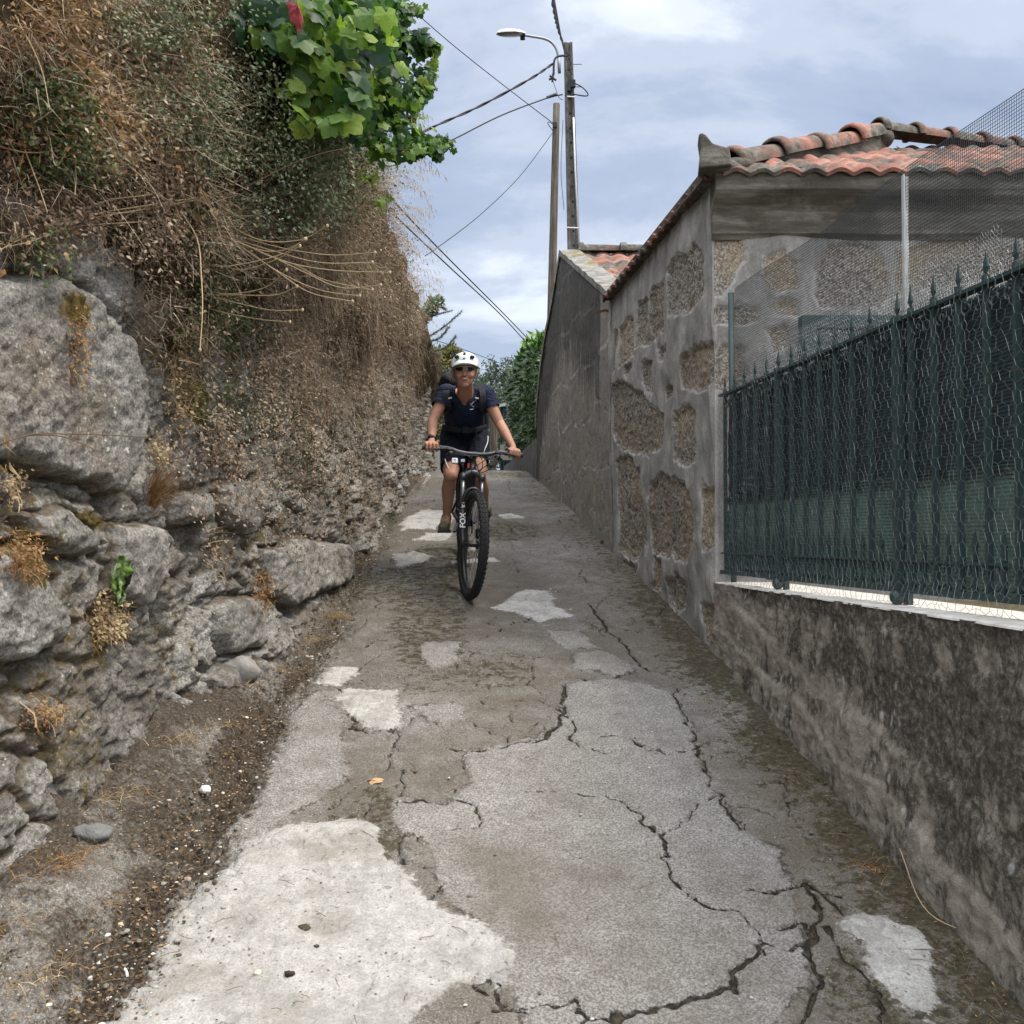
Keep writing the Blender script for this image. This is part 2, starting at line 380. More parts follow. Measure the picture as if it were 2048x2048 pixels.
# ================================================================ GROUND
def mat_road():
    m = Mat('cracked_concrete', .92, .25)
    pale, slab, soil, moss, crk, tone = [m.attr(a) for a in ('pale', 'slab', 'soil', 'moss', 'crk', 'tone')]
    nf = m.noise(9, 6, .65); nm = m.noise(2.2, 5, .6); fine = m.noise(120, 3, .6); nn = m.noise(34, 5, .6)
    wob = m.math('MULTIPLY', m.math('SUBTRACT', nn, .5), .11)
    base = m.ramp(nf, [(.25, (.13, .123, .108)), (.5, (.225, .216, .195)), (.75, (.33, .32, .293))])
    base = m.mix(m.step(nm, .42, .66), base, m.mix(.55, base, (.10, .088, .066)))
    lt = m.ramp(nf, [(.25, (.21, .20, .18)), (.5, (.30, .29, .265)), (.8, (.38, .37, .34))])
    lt = m.mix(m.step(nm, .5, .72), lt, m.mix(.4, lt, (.2, .185, .155)))
    sl = m.step(m.math('ADD', m.math('ADD', slab, wob), m.math('MULTIPLY', m.math('SUBTRACT', m.noise(5, 6, .7, v=m.mapv(loc=(7, 2, 2))), .5), .22)), -.03, .03)
    c = m.mix(sl, base, lt)
    agg = m.vor(170, c=True); ag = m.math('MULTIPLY', m.step(agg, .75, .95), m.math('SUBTRACT', 1.0, m.math('MULTIPLY', sl, .6)))
    c = m.mix(m.math('MULTIPLY', ag, .5), c, (.45, .43, .39))
    c = m.mix(m.step(fine, .38, .64), m.mix(.62, c, (.04, .036, .03)), c)
    c = m.mix(m.math('MULTIPLY', m.step(m.noise(190, 2, .6), .60, .68), .5), c, (.55, .53, .49))
    c = m.mix(m.math('MULTIPLY', m.math('ADD', tone, m.math('MULTIPLY', m.math('SUBTRACT', m.noise(5, 6, .7), .5), 2.2)), .60, clamp=True), c, (.095, .078, .055))
    eb = m.math('MULTIPLY', m.step(m.math('ABSOLUTE', m.math('ADD', slab, wob)), .014, .002), m.step(m.noise(7, 5, .7), .45, .58)); c = m.mix(m.math('MULTIPLY', eb, .85), c, (.035, .028, .02))
    c = m.mix(m.math('MULTIPLY', m.step(m.noise(1.7, 6, .7, v=m.mapv(loc=(5, 3, 0))), .52, .68), .30), c, (.12, .10, .075))
    c = m.mix(m.math('MULTIPLY', m.step(m.noise(48, 4, .7), .60, .68), .55), c, (.06, .05, .04))
    pc = m.ramp(m.noise(11, 8, .78), [(.28, (.24, .235, .21)), (.40, (.40, .39, .36)), (.54, (.54, .53, .495)), (.72, (.66, .655, .62))])
    pc = m.mix(m.math('MULTIPLY', m.attr('bright'), .85), pc, m.ramp(m.noise(30, 5, .7), [(.3, (.42, .41, .37)), (.5, (.66, .65, .61)), (.7, (.74, .73, .70))]))
    pc = m.mix(m.step(m.noise(3.2, 6, .7), .50, .66), pc, (.33, .318, .28))
    pc = m.mix(m.step(m.noise(70, 3, .6), .60, .72), pc, (.2, .18, .14))
    pc = m.mix(m.math('MULTIPLY', m.step(m.noise(2.1, 8, .75, v=m.mapv(loc=(1, 7, 0))), .47, .60), .5), pc, (.29, .28, .25)); pc = m.mix(m.math('MULTIPLY', m.step(fine, .40, .62), .35), m.mix(.5, pc, (.12, .115, .10)), pc); pc = m.mix(m.math('MULTIPLY', m.step(m.vor(26), .16, .08), m.step(m.noise(4, 3), .45, .6)), pc, (.12, .10, .075))
    pl = m.math('MULTIPLY', m.step(m.math('ADD', m.math('ADD', pale, wob), m.math('MULTIPLY', m.math('SUBTRACT', m.noise(7, 6, .7, v=m.mapv(loc=(2, 2, 2))), .45), .13)), -.014, .014), m.step(m.math('ADD', m.math('MULTIPLY', pale, 3.0), m.noise(24, 6, .75)), .30, .46))
    c = m.mix(pl, c, pc)
    mo = m.math('MULTIPLY', m.step(m.math('ADD', moss, m.math('MULTIPLY', m.math('SUBTRACT', m.noise(18, 8, .78), .5), 3.4)), .46, .74), .9)
    c = m.mix(mo, c, m.ramp(m.noise(50, 4), [(.3, (.018, .016, .009)), (.5, (.045, .038, .018)), (.62, (.068, .056, .03)), (.78, (.13, .11, .075))]))
    so = m.step(m.math('ADD', soil, m.math('MULTIPLY', m.math('SUBTRACT', m.noise(26, 7, .75), .5), 1.6)), .35, .7)
    c = m.mix(so, c, m.ramp(m.noise(90, 4, .7), [(.3, (.022, .018, .013)), (.5, (.055, .044, .032)), (.75, (.16, .132, .10))]))
    cw = m.step(m.math('ADD', crk, m.math('MULTIPLY', m.math('SUBTRACT', m.noise(60, 4, .7), .5), -.55)), .42, .8)
    c = m.mix(cw, c, m.ramp(m.noise(40, 4), [(.4, (.02, .017, .012)), (.6, (.06, .048, .03))]))
    h = m.math('ADD', m.math('MULTIPLY', fine, .5), m.math('MULTIPLY', nn, .7))
    h = m.math('SUBTRACT', h, m.math('MULTIPLY', cw, 1.6)); h = m.math('ADD', h, m.math('MULTIPLY', pl, -.15))
    return m.done(c, m.bump(h, .010, 1.0))
# lane surface
ny, nx = 800, 470
Yv = 1.9*np.exp(np.linspace(0, math.log(17.5/1.9), ny)); u = np.linspace(0, 1, nx)
XL = xfoot(Yv)-.25; XR = np.where(Yv < 5.8, xlow(Yv), xhouse(Yv))+.25
XR = np.maximum(XR, .7*(Yv > 12))                 # beyond the houses the lane opens out
X = XL[:, None]+(XR-XL)[:, None]*u[None]; Y = np.repeat(Yv[:, None], nx, 1)
wx = X+.035*fbm(X*5, Y*5, 1, 4, 3); wy = Y+.035*fbm(X*5, Y*5, 9, 4, 4)
def gp(L): return [tuple(gpt(a, b)[:2]) for a, b in L]
PALE = [[(90, 2075), (170, 1960), (380, 1770), (480, 1700), (560, 1655), (690, 1632), (755, 1655), (757, 1720), (830, 1780), (900, 1830), (1000, 1870), (1042, 1905), (1030, 1950), (990, 1965), (900, 1985), (850, 2020), (800, 2075)],
 [(668, 1402), (700, 1386), (790, 1388), (797, 1458), (745, 1466), (700, 1440)], [(985, 1218), (1025, 1198), (1062, 1175), (1102, 1182), (1108, 1212), (1140, 1232), (1090, 1243), (1030, 1222)],
 [(1705, 1850), (1730, 1835), (1785, 1850), (1840, 1860), (1872, 1900), (1868, 1960), (1850, 2035), (1800, 2000), (1745, 1930)],
 [(785, 1112), (830, 1103), (862, 1112), (850, 1122), (800, 1132)], [(812, 1035), (850, 1020), (905, 1022), (900, 1045), (870, 1058), (800, 1058)], [(828, 1078), (850, 1066), (900, 1066), (880, 1078)],
 [(906, 1122), (990, 1112), (992, 1124), (915, 1127)], [(910, 1095), (935, 1090), (960, 1096), (930, 1102)], [(835, 962), (868, 952), (880, 962), (850, 972)], [(980, 942), (1020, 940), (1018, 946), (985, 948)],
 [(1690, 1838), (1730, 1832), (1775, 1845), (1720, 1850)], [(630, 1355), (655, 1338), (700, 1335), (712, 1350), (680, 1372), (640, 1372)], [(1000, 1032), (1030, 1028), (1050, 1036), (1020, 1040)]]
SLAB = [[(1130, 1372), (1240, 1360), (1350, 1380), (1365, 1430), (1390, 1480), (1420, 1560), (1440, 1600), (1500, 1670), (1560, 1700), (1580, 1790), (1620, 1880), (1600, 1960), (1520, 2075), (1050, 2075), (1000, 1900), (900, 1800), (850, 1700), (790, 1640), (800, 1600), (900, 1610), (940, 1560), (950, 1500), (1080, 1480), (1120, 1420)],
 [(1140, 1310), (1200, 1300), (1270, 1340), (1230, 1355), (1150, 1345)], [(850, 1290), (930, 1285), (925, 1320), (880, 1345), (850, 1325)], [(1085, 1265), (1150, 1255), (1200, 1300), (1120, 1300)], [(820, 1420), (920, 1410), (925, 1440), (850, 1455)],
 [(560, 1450), (640, 1380), (680, 1450), (700, 1560), (560, 1640), (500, 1690), (440, 1700)]]
def union(polys, x, y, cut=1.0):
    d = np.full(x.shape, -cut)
    for p in polys: d = np.maximum(d, psdf(x, y, gp(p)))
    return d
pale = union(PALE, wx, wy); slab = union(SLAB, wx, wy)
CR = [([(1535, 1885), (1500, 1905), (1450, 1970), (1380, 2005), (1300, 2010), (1180, 2040), (1120, 2055)], 2.3), ([(1080, 1580), (1160, 1585), (1240, 1600), (1280, 1635), (1325, 1668), (1370, 1640), (1395, 1610), (1432, 1590)], 1.3),
 ([(1322, 1668), (1330, 1715), (1370, 1790), (1420, 1815), (1490, 1830), (1525, 1870), (1530, 1910)], 1.0), ([(1535, 1885), (1600, 1905), (1620, 1890), (1618, 1840), (1560, 1860)], 1.6),
 ([(1610, 1760), (1640, 1820), (1625, 1900), (1640, 1960), (1600, 2050)], 1.9), ([(1500, 1785), (1560, 1780), (1610, 1765), (1680, 1790)], 1.5), ([(1650, 1850), (1690, 1900), (1740, 1960), (1770, 2048)], 1.5),
 ([(790, 1605), (850, 1598), (945, 1605), (955, 1650), (900, 1660)], 1.5), ([(500, 1692), (600, 1650), (700, 1628)], 1.2), ([(1350, 1375), (1385, 1470), (1422, 1570), (1480, 1655)], 1.4), ([(1125, 1375), (1130, 1430), (1090, 1480), (960, 1500), (900, 1495)], 2.6),
 ([(1000, 2010), (1080, 2018), (1140, 1990), (1180, 2040)], 1.4), ([(1300, 1500), (1340, 1510), (1420, 1490)], 1.0), ([(1210, 1472), (1240, 1472), (1265, 1480), (1288, 1494)], 2.2), ([(1190, 1500), (1215, 1510), (1240, 1500)], 1.6),
 ([(1100, 1350), (1200, 1365), (1280, 1345)], 1.3), ([(1180, 1210), (1230, 1270), (1280, 1330), (1400, 1370)], 1.8), ([(640, 1370), (720, 1400), (700, 1460), (800, 1465)], 1.5), ([(700, 1300), (780, 1280), (850, 1290)], 1.2),
 ([(1110, 1420), (1150, 1440), (1140, 1480), (1170, 1500)], 1.1), ([(980, 1980), (960, 1970), (985, 1950)], 1.8), ([(1690, 1830), (1640, 1780), (1620, 1760)], 1.8)]
cx_ = X+.02*fbm(X*14, Y*14, 2, 3, 31); cy_ = Y+.02*fbm(X*14, Y*14, 5, 3, 32)
crk = np.zeros(X.shape)
for L, wd in CR:
    d = ldist(cx_, cy_, gp(L)); crk = np.maximum(crk, 1-d/(.0065*wd+.003))
e1, id1, _, _ = vor(cx_*2.0+3, cy_*1.7, 5); e2, id2, _, _ = vor(cx_*5.5, cy_*5, 8)
zone = sstep(.05, .5, vn(X*1.1, Y*.9, 3, 12))*(slab < .02)
zg = sstep(-.35, .25, vn(X*2.6, Y*2.2, 3, 13)); crk = np.maximum(crk, (1-e1/.020)*.8*(slab < .0)*zg); crk = np.maximum(crk, (1-e2/.040)*zone*.85*sstep(-.3, .3, vn(X*6, Y*5, 3, 14)))
crk = crk*(X > GUT+.03)
crk = np.where(pale > .01, crk*.35, crk); crk = np.clip(crk, 0, 1)
dg = np.abs(X-(GUT+.03*np.sin(Y*2.3)-.04*(Y < 3.5))); soil = np.clip(1.0-dg/(.15+.07*vn(Y*1.9, 0*Y, 2, 56))+.35*vn(X*9, Y*4, 2, 57), 0, 1)*np.interp(Y[:, 0], [0, 4.6, 6, 14], [1, 1, .62, .5])[:, None]
soil = np.maximum(soil, (X < GUT)*np.clip(.38+.45*vn(X*4, Y*3, 1, 58)+.35*np.exp(-np.abs(X-xfoot(Y))/.07)+.2*sstep(3.5, 7, Y), 0, 1))
rw = XR[:, None]-.25-X; moss = np.clip(1.15-rw/.46-.25*vn(X*3, Y*2.2, 0, 55), 0, 1)*np.interp(Y[:, 0], [0, 2.6, 3.2, 5, 8, 14], [.4, .7, 1, .95, .6, .4])[:, None]
moss = np.maximum(moss, .62*sstep(.0, .5, vn(X*1.9, Y*1.1, 7, 40))*(slab < 0)*(pale < 0))
moss = np.maximum(moss, (crk > .15)*.62*sstep(-.2, .4, vn(X*2, Y*2, 3, 41)))
moss = np.where(pale > .0, moss*.1, moss)
tone = np.clip(.5+.9*vn(X*1.7, Y*1.2, 2, 50)-.6*(slab > 0), 0, 1)
Z = g(Y)+.012*fbm(X*1.6, Y*1.6, 0, 3, 1)+.004*fbm(X*22, Y*22, 0, 3, 2)+.006*(id1-.5)+.010*(id2-.5)*zone
Z += .008*sstep(-.02, .03, pale)+.007*sstep(-.02, .02, slab)-.018*crk
ap = apron(Y); ta = np.clip((GUT-X)/np.maximum(GUT-(xfoot(Y)), .04), 0, 1.6)
Z += ap*ta**.8*(1+.30*fbm(X*5, Y*4, 0, 4, 77))+.012*(ta > 0)*fbm(X*16, Y*16, 0, 4, 78)-.035*np.exp(-(dg/.09)**2)+.03*np.exp(-(dg/.13)**2)*fbm(X*30, Y*30, 0, 3, 6)*(Y < 7)
b = MB(); b.add(np.stack([X, Y, Z], -1).reshape(-1, 3), gridf(ny, nx, True), pale=pale.ravel(), slab=slab.ravel(), bright=((union(PALE[1:], wx, wy) > -.05)*1.0).ravel(), soil=soil.ravel(), moss=moss.ravel(), crk=crk.ravel(), tone=tone.ravel())
tag(b.build('lane', mat_road(), smooth=True), kind='structure')
def road_z(x, y):
    zz_ = g(y)+apron(y)*np.clip((GUT-x)/max(GUT-xfoot(y), .04), 0, 1.4)**.8; return float(zz_)
# wide ground sheet below and beyond
m = Mat('dry_earth', .95, .1); mat_earth = m.done(m.ramp(m.noise(3, 8, .65), [(.3, (.05, .045, .025)), (.5, (.10, .085, .05)), (.75, (.17, .145, .09))]), m.bump(m.noise(30, 5), .02))
ys = np.concatenate([np.linspace(-60, 0, 12), np.linspace(.5, 20, 60), [30, 60, 120, 250, 500, 1000, 2000]]); xs = np.array([-2000, -600, -200, -60, -20, -8, -4, -2.4, 0, 2, 4, 8, 20, 60, 200, 600, 2000.])
A, B_ = np.meshgrid(ys, xs, indexing='ij'); b = MB(); b.add(np.stack([B_, A, g(A)-.09-.0*A], -1).reshape(-1, 3), gridf(len(ys), len(xs), True))
tag(b.build('ground', mat_earth, smooth=True), kind='structure')

# ================================================================ LEFT RETAINING WALL OF RUBBLE
def mat_rubble():
    m = Mat('lichened_rubble', .93, .2)
    tone, joint, moss = m.attr('tone'), m.attr('joint'), m.attr('moss')
    a = m.noise(7, 8, .7); c = m.ramp(m.math('MULTIPLY_ADD', m.math('SUBTRACT', tone, .5), .24, a), [(.26, (.095, .088, .075)), (.42, (.20, .19, .168)), (.55, (.32, .308, .28)), (.74, (.46, .452, .42))])
    c = m.mix(m.step(m.noise(1.9, 5, .6), .5, .68), c, m.mix(.5, c, (.21, .155, .10)))
    c = m.mix(m.step(m.noise(85, 4, .7), .36, .62), m.mix(.6, c, (.03, .027, .022)), c)
    li = m.math('MULTIPLY', m.step(m.noise(23, 7, .75), .575, .66), m.step(m.noise(2.3, 4, .6), .40, .60))
    c = m.mix(m.math('MULTIPLY', li, .85), c, (.60, .595, .55))
    sp = m.math('MULTIPLY', m.step(m.vor(33), .18, .10), m.step(m.noise(5, 3), .52, .6)); c = m.mix(m.math('MULTIPLY', sp, .8), c, (.56, .56, .52))
    bl = m.math('MULTIPLY', m.step(m.noise(11, 7, .72), .56, .68), m.step(m.noise(1.5, 3, v=m.mapv(loc=(4, 2, 7))), .42, .6)); c = m.mix(m.math('MULTIPLY', bl, .85), c, (.038, .035, .03)); c = m.mix(m.math('MULTIPLY', m.step(m.noise(3.3, 7, .72, v=m.mapv(loc=(2, 9, 4))), .50, .64), .62), c, (.075, .068, .056))
    j = m.step(m.math('ADD', joint, m.math('MULTIPLY', m.math('SUBTRACT', m.noise(30, 5, .7), .5), .9)), .45, .85)
    c = m.mix(j, c, m.ramp(m.noise(40, 5, .7), [(.3, (.055, .045, .032)), (.55, (.13, .108, .08)), (.75, (.24, .21, .165))]))
    mo = m.step(m.math('ADD', moss, m.math('MULTIPLY', m.math('SUBTRACT', m.noise(19, 7, .75), .5), 1.5)), .5, .8)
    c = m.mix(mo, c, m.ramp(m.noise(45, 4), [(.3, (.045, .034, .012)), (.55, (.115, .083, .026)), (.75, (.2, .155, .055))]))
    h = m.math('ADD', m.noise(16, 8, .72), m.math('MULTIPLY', m.vor(42), .2))
    nb = m.bump(h, .014, 1.0); return m.done(c, m.bump(m.noise(110, 4, .7), .006, .9, nb))
ny, nz = 640, 400
Yv = 1.7*np.exp(np.linspace(0, math.log(15.5/1.7), ny)); v = np.linspace(0, 1, nz)
z0 = g(Yv)-.15; ztop = np.interp(Yv, [0, 3, 8, 16], [4.2, 4.2, 4.3, 4.4])
Y = np.repeat(Yv[:, None], nz, 1); Z = z0[:, None]+(ztop-z0)[:, None]*v[None]
Zs = Z-.10*(Y-5)                                   # courses tilt gently with the lane
wy = Y+.06*fbm(Y*2.5, Z*2.5, 1, 4, 21); wz = Zs+.06*fbm(Y*2.5, Z*2.5, 7, 4, 22)
e1, i1, bx, by = vor(wy*1.45, wz*2.1, 60, .85); e1 = e1/1.8
e2, i2, bx2, by2 = vor(wy*3.6, wz*4.8, 61, .9); e2 = e2/4.2
big = i1 < .52; edge = np.where(big, e1, np.minimum(e1, e2)); sid = np.where(big, i1*2.4, i2)
tx = np.where(big, (wy*1.45-bx)*(_h(np.floor(i1*9999), i1*0, i1*0, 3)-.5), (wy*3.6-bx2)*(i2*7 % 1-.5)*.5)
BIG = [[(-60, 560), (60, 540), (170, 565), (265, 690), (300, 790), (297, 900), (262, 985), (190, 962), (100, 952), (20, 925), (-60, 900)],
 [(428, 1215), (470, 1188), (512, 1198), (506, 1290), (442, 1312), (430, 1270)], [(520, 1100), (600, 1075), (690, 1090), (680, 1160), (560, 1215), (528, 1190)], [(-50, 1080), (40, 1085), (110, 1190), (125, 1290), (20, 1330), (-60, 1320)],
 [(55, 1025), (130, 1010), (195, 1070), (190, 1120), (120, 1120), (60, 1080)], [(355, 985), (425, 975), (430, 1020), (420, 1050), (360, 1052)], [(440, 970), (510, 950), (535, 1010), (490, 1070), (450, 1040)], [(230, 1050), (330, 1040), (345, 1130), (300, 1230), (240, 1190)],
 [(395, 1350), (440, 1330), (520, 1320), (510, 1380), (430, 1395)]]
inb = np.zeros(Y.shape, bool); wys = Y+.018*fbm(Y*9, Z*9, 1, 4, 23); wzs = Z+.018*fbm(Y*9, Z*9, 7, 4, 24)
for k, p in enumerate(BIG):
    d = psdf(wys, wzs, [lwp(*q) for q in p]); ii = d > -.03
    edge = np.where(ii, np.abs(d), edge); sid = np.where(d > 0, .62+.05*(k % 4), sid); tx = np.where(d > 0, 0, tx); inb |= (d > 0)
prof = 1-np.exp(-((edge+.012*fbm(Y*18, Z*18, 3, 3, 76))/.018).clip(0)**1.3)
rough = fbm(Y*4, Z*4, 0, 5, 70, .6)*.5+np.abs(fbm(Y*10, Z*10, 3, 4, 71, .6))*-.35
disp = -.035+.038*prof+(sid % 1-.45)*.055*prof+tx*.05*prof+.050*rough*np.where(inb, .16, 1)-.022*np.abs(fbm(Y*19, Z*15, 5, 4, 75, .65))*np.where(inb, .22, 1)+.07*vn(Y*.9, Z*.9, 4, 72)+.010*fbm(Y*30, Z*30, 0, 3, 73)
disp += .05*inb*prof
hfoot = Z-(g(Y)+apron(Y)); disp += .05*np.exp(-np.maximum(hfoot, 0)/.15)
X = wall_x(Y, Z)+disp
joint = np.clip(1.15-edge/.026, 0, 1)*sstep(-.7, .1, vn(Y*1.5, Z*1.5, 2, 80)+.3)
moss = np.clip(.56*sstep(.25, .6, vn(Y*2.2, Z*2.2, 5, 81))*(1-.8*inb), 0, 1)
for (cx, cy, rx, ry) in [(200, 1040, .22, .05), (230, 1280, .12, .15), (60, 1110, .2, .15), (410, 800, .2, .2), (130, 620, .12, .1)]:
    a_, b_ = lwp(cx, cy); moss = np.maximum(moss, 1.0*np.exp(-((Y-a_)/rx)**2-((Z-b_)/ry)**2))
b = MB(); b.add(np.stack([X, Y, Z], -1).reshape(-1, 3), gridf(ny, nz), tone=(sid % 1).ravel(), joint=joint.ravel(), moss=moss.ravel())
WX, WY, WZv = X, Yv, v                                 # kept so that plants can sit on the stone
# back of the wall, so that it is a solid body
V = []
for i in range(0, ny, 20): V += [[X[i, 0]-.5, Yv[i], z0[i]], [X[i, -1]-.5, Yv[i], ztop[i]], [X[i, -1], Yv[i], ztop[i]]]
k = len(V)//3; b.add(np.array(V), [np.array([[3*i, 3*i+3, 3*i+4, 3*i+1] for i in range(k-1)]), np.array([[3*i+1, 3*i+4, 3*i+5, 3*i+2] for i in range(k-1)])])
tag(b.build('rubble_wall', mat_rubble(), smooth=True), 'tall rough rubble retaining wall with lichen and moss along the left of the lane', 'wall')
def wsurf(Yq, Zq):                                     # X of the stone face
    Yq, Zq = np.asarray(Yq, float), np.asarray(Zq, float)
    i = np.clip(np.searchsorted(WY, Yq), 1, ny-1); zz0 = np.interp(Yq, WY, z0L); zz1 = np.interp(Yq, WY, z1L)
    j = np.clip(((Zq-zz0)/(zz1-zz0)*(nzL-1)).astype(int), 0, nzL-1); return WX[i, j]
z0L, z1L, nzL = z0.copy(), ztop.copy(), nz
# soil bank above the wall
def zlip(y): return np.interp(y, [0, 3.3, 4, 5, 6, 8, 11, 15], [2.85, 2.95, 2.85, 2.85, 3.1, 3.4, 3.8, 4.0])
ZT = 4.62
nyb, nb_ = 420, 150
Yb = 1.5*np.exp(np.linspace(0, math.log(15.8/1.5), nyb)); t = np.linspace(0, 1, nb_); Y = np.repeat(Yb[:, None], nb_, 1); T = np.repeat(t[None], nyb, 0)
zl = zlip(Y)+.22*fbm(Y*1.3, Y*0, 3, 3, 90)-.12
Z = np.where(T < .75, zl+(ZT-zl)*(T/.75), ZT+.25*(T-.75)/.25); tt = np.clip(T/.75, 0, 1)
bul = np.interp(Y, [0, 3.5, 4.6, 5.5, 7, 9, 15], [.18, .22, .36, .50, .48, .40, .30])
X = wall_x(Y, zl)-.12+bul*np.sin(np.minimum(tt*1.5, 1)*np.pi/2)-(.10+.1*(Y < 4))*tt**2+.07*fbm(Y*2.2, Z*2.2, 1, 4, 91)*sstep(0, .1, tt)
X = np.where(T > .75, X-6.0*((T-.75)/.25)**1.3, X)
Z = Z+.05*fbm(Y*3, X*3, 0, 3, 92)*sstep(.5, .8, T)
m = Mat('thatch_and_soil', .97, .08); c = m.ramp(m.noise(14, 8, .75), [(.3, (.03, .022, .014)), (.5, (.08, .06, .036)), (.68, (.17, .13, .08)), (.8, (.27, .21, .13))])
mat_bank = m.done(c, m.bump(m.noise(35, 7, .75, v=m.mapv((1, 1, .4))), .06))
b = MB(); b.add(np.stack([X, Y, Z], -1).reshape(-1, 3), gridf(nyb, nb_)); tag(b.build('bank', mat_bank, smooth=True), kind='structure')
BX, BY = X, Yb; BZ = Z
def bsurf(Yq, Zq):                                     # X of bank where it stands proud, else of the stone
    Yq, Zq = np.asarray(Yq, float), np.asarray(Zq, float); i = np.clip(np.searchsorted(BY, Yq), 0, nyb-1)
    o = np.zeros(Yq.shape); n75 = int(nb_*.75)
    zb0, zb1 = BZ[i, 0], BZ[i, n75]; j = np.clip(((Zq-zb0)/(zb1-zb0)*n75), 0, n75).astype(int); xb = BX[i, j]
    return np.where(Zq < zb0+.02, wsurf(Yq, Zq), np.maximum(xb, np.where(Zq < 4.15, wsurf(Yq, Zq), -99)))

# ================================================================ HOUSES ON THE RIGHT
def granite(m, sc_=1.0, warm=0.0):
    s = m.noise(80*sc_, 5, .8); v_ = m.vor(100*sc_, c=True)
    c = m.ramp(m.math('MULTIPLY_ADD', s, .6, m.math('MULTIPLY', v_, .4)), [(.31, (.06, .053, .044)), (.43, (.16, .143, .12)), (.54, (.28, .257, .222)), (.68, (.46, .435, .39))])
    c = m.mix(m.step(m.noise(2.2, 3), .4, .62), c, m.mix(.35, c, (.42, .32, .19)))
    return c
def mat_masonry(name, dark=0.0):
    m = Mat(name, .92, .2); st, tone, stain = m.attr('stone'), m.attr('tone'), m.attr('stain')
    sd_ = m.math('ADD', st, m.math('MULTIPLY', m.math('SUBTRACT', m.noise(26, 5, .65), .5), .06))
    isst = m.step(sd_, -.006, .008)
    mor = m.ramp(m.noise(5, 7, .65, v=m.mapv((1, 1, .5))), [(.3, (.155, .15, .136)), (.5, (.265, .258, .237)), (.72, (.40, .392, .362))])
    mor = m.mix(m.step(m.noise(60, 4, .7), .4, .6), m.mix(.25, mor, (.06, .055, .05)), mor)
    rim = m.math('MULTIPLY', m.step(m.math('ABSOLUTE', m.math('ADD', sd_, .012)), .02, .0), m.step(m.noise(9, 4), .48, .6)); mor = m.mix(m.math('MULTIPLY', rim, .5), mor, (.46, .45, .42))
    gr = granite(m); gr = m.mix(dark, gr, (.27, .262, .238)); gr = m.mix(tone, m.mix(.45, gr, (.09, .075, .055)), gr)
    c = m.mix(isst, mor, gr)
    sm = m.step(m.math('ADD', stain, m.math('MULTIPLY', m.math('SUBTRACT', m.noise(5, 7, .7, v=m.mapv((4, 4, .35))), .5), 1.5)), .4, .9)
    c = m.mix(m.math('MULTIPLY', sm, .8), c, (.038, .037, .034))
    h = m.math('ADD', m.math('MULTIPLY', m.noise(75, 4, .7), m.math('MULTIPLY_ADD', isst, .9, .25)), m.math('MULTIPLY', m.noise(9, 5, .6), .5))
    return m.done(c, m.bump(h, .012, .9))
Zs_ = lambda px, py: None
def zoom7(L): return [rwp(1000+a/2.272, 450+b_/2.272) for a, b_ in L]
SIDE = [[(515, 720), (560, 720), (620, 750), (700, 830), (740, 870), (740, 1000), (690, 1035), (560, 1010), (515, 950)], [(800, 850), (850, 835), (900, 850), (900, 1070), (860, 1080), (800, 1065)],
 [(535, 1070), (600, 1065), (640, 1110), (640, 1200), (670, 1330), (660, 1450), (600, 1520), (545, 1480)], [(690, 1180), (750, 1130), (800, 1170), (860, 1180), (890, 1300), (900, 1450), (860, 1510), (780, 1490), (690, 1480)],
 [(648, 640), (690, 625), (695, 740), (660, 750), (645, 700)], [(770, 220), (820, 150), (900, 110), (925, 150), (925, 310), (860, 380), (780, 410)], [(690, 320), (745, 260), (755, 400), (745, 470), (690, 510)],
 [(630, 370), (680, 340), (680, 520), (625, 550)], [(540, 470), (610, 420), (615, 580), (550, 640)], [(835, 620), (900, 560), (1000, 540), (1000, 700), (900, 745), (835, 740)], [(720, 560), (760, 545), (755, 580), (730, 600)],
 [(750, 750), (780, 740), (775, 780), (755, 790)], [(580, 650), (605, 645), (600, 680), (580, 680)], [(765, 1610), (820, 1600), (850, 1650), (835, 1740), (800, 1760), (770, 1700)], [(700, 1520), (730, 1530), (730, 1640), (700, 1640)],
 [(505, 500), (530, 490), (530, 650), (505, 660)], [(930, 1180), (980, 1200), (985, 1450), (940, 1460)], [(930, 1740), (1000, 1720), (1020, 1850), (950, 1880)], [(560, 1540), (620, 1560), (600, 1600)]]
def wallgrid(nu, nv, U, Zb, Zt):
    t = np.linspace(0, 1, nv); return np.repeat(U[:, None], nv, 1), Zb[:, None]+(Zt-Zb)[:, None]*t[None]
EAVE = 3.86
YJ = 8.30
house = thing('stone_house', (1.149, 5.8, 1.2), 'old granite house with hipped red tile roof at the right, mortar smeared between its boulders', 'house')
U = np.linspace(5.8, YJ, 330); Y, Z = wallgrid(330, 360, U, g(U)-.15, 3.895-.037*(U-5.8))
wy = Y+.022*fbm(Y*8, Z*8, 0, 4, 101, .55); wz = Z+.022*fbm(Y*8, Z*8, 5, 4, 102, .55)
st = np.full(Y.shape, -.5); tn = np.zeros(Y.shape)
for k, p in enumerate(SIDE):
    d = psdf(wy, wz, zoom7(p)); tn = np.where(d > -.02, .2+.6*((k*.37) % 1), tn); st = np.maximum(st, d+.012)
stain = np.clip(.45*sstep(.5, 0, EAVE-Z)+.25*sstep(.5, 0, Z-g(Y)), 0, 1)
mor_bulge = .018*fbm(Y*2.2, Z*2.2, 2, 4, 104)+.006*fbm(Y*14, Z*5, 2, 3, 105)
dsp = mor_bulge+.011*np.where(st > 0, -1, 1)*sstep(0, .02, np.abs(st))+.006*(st > 0)*fbm(Y*35, Z*35, 0, 3, 103)
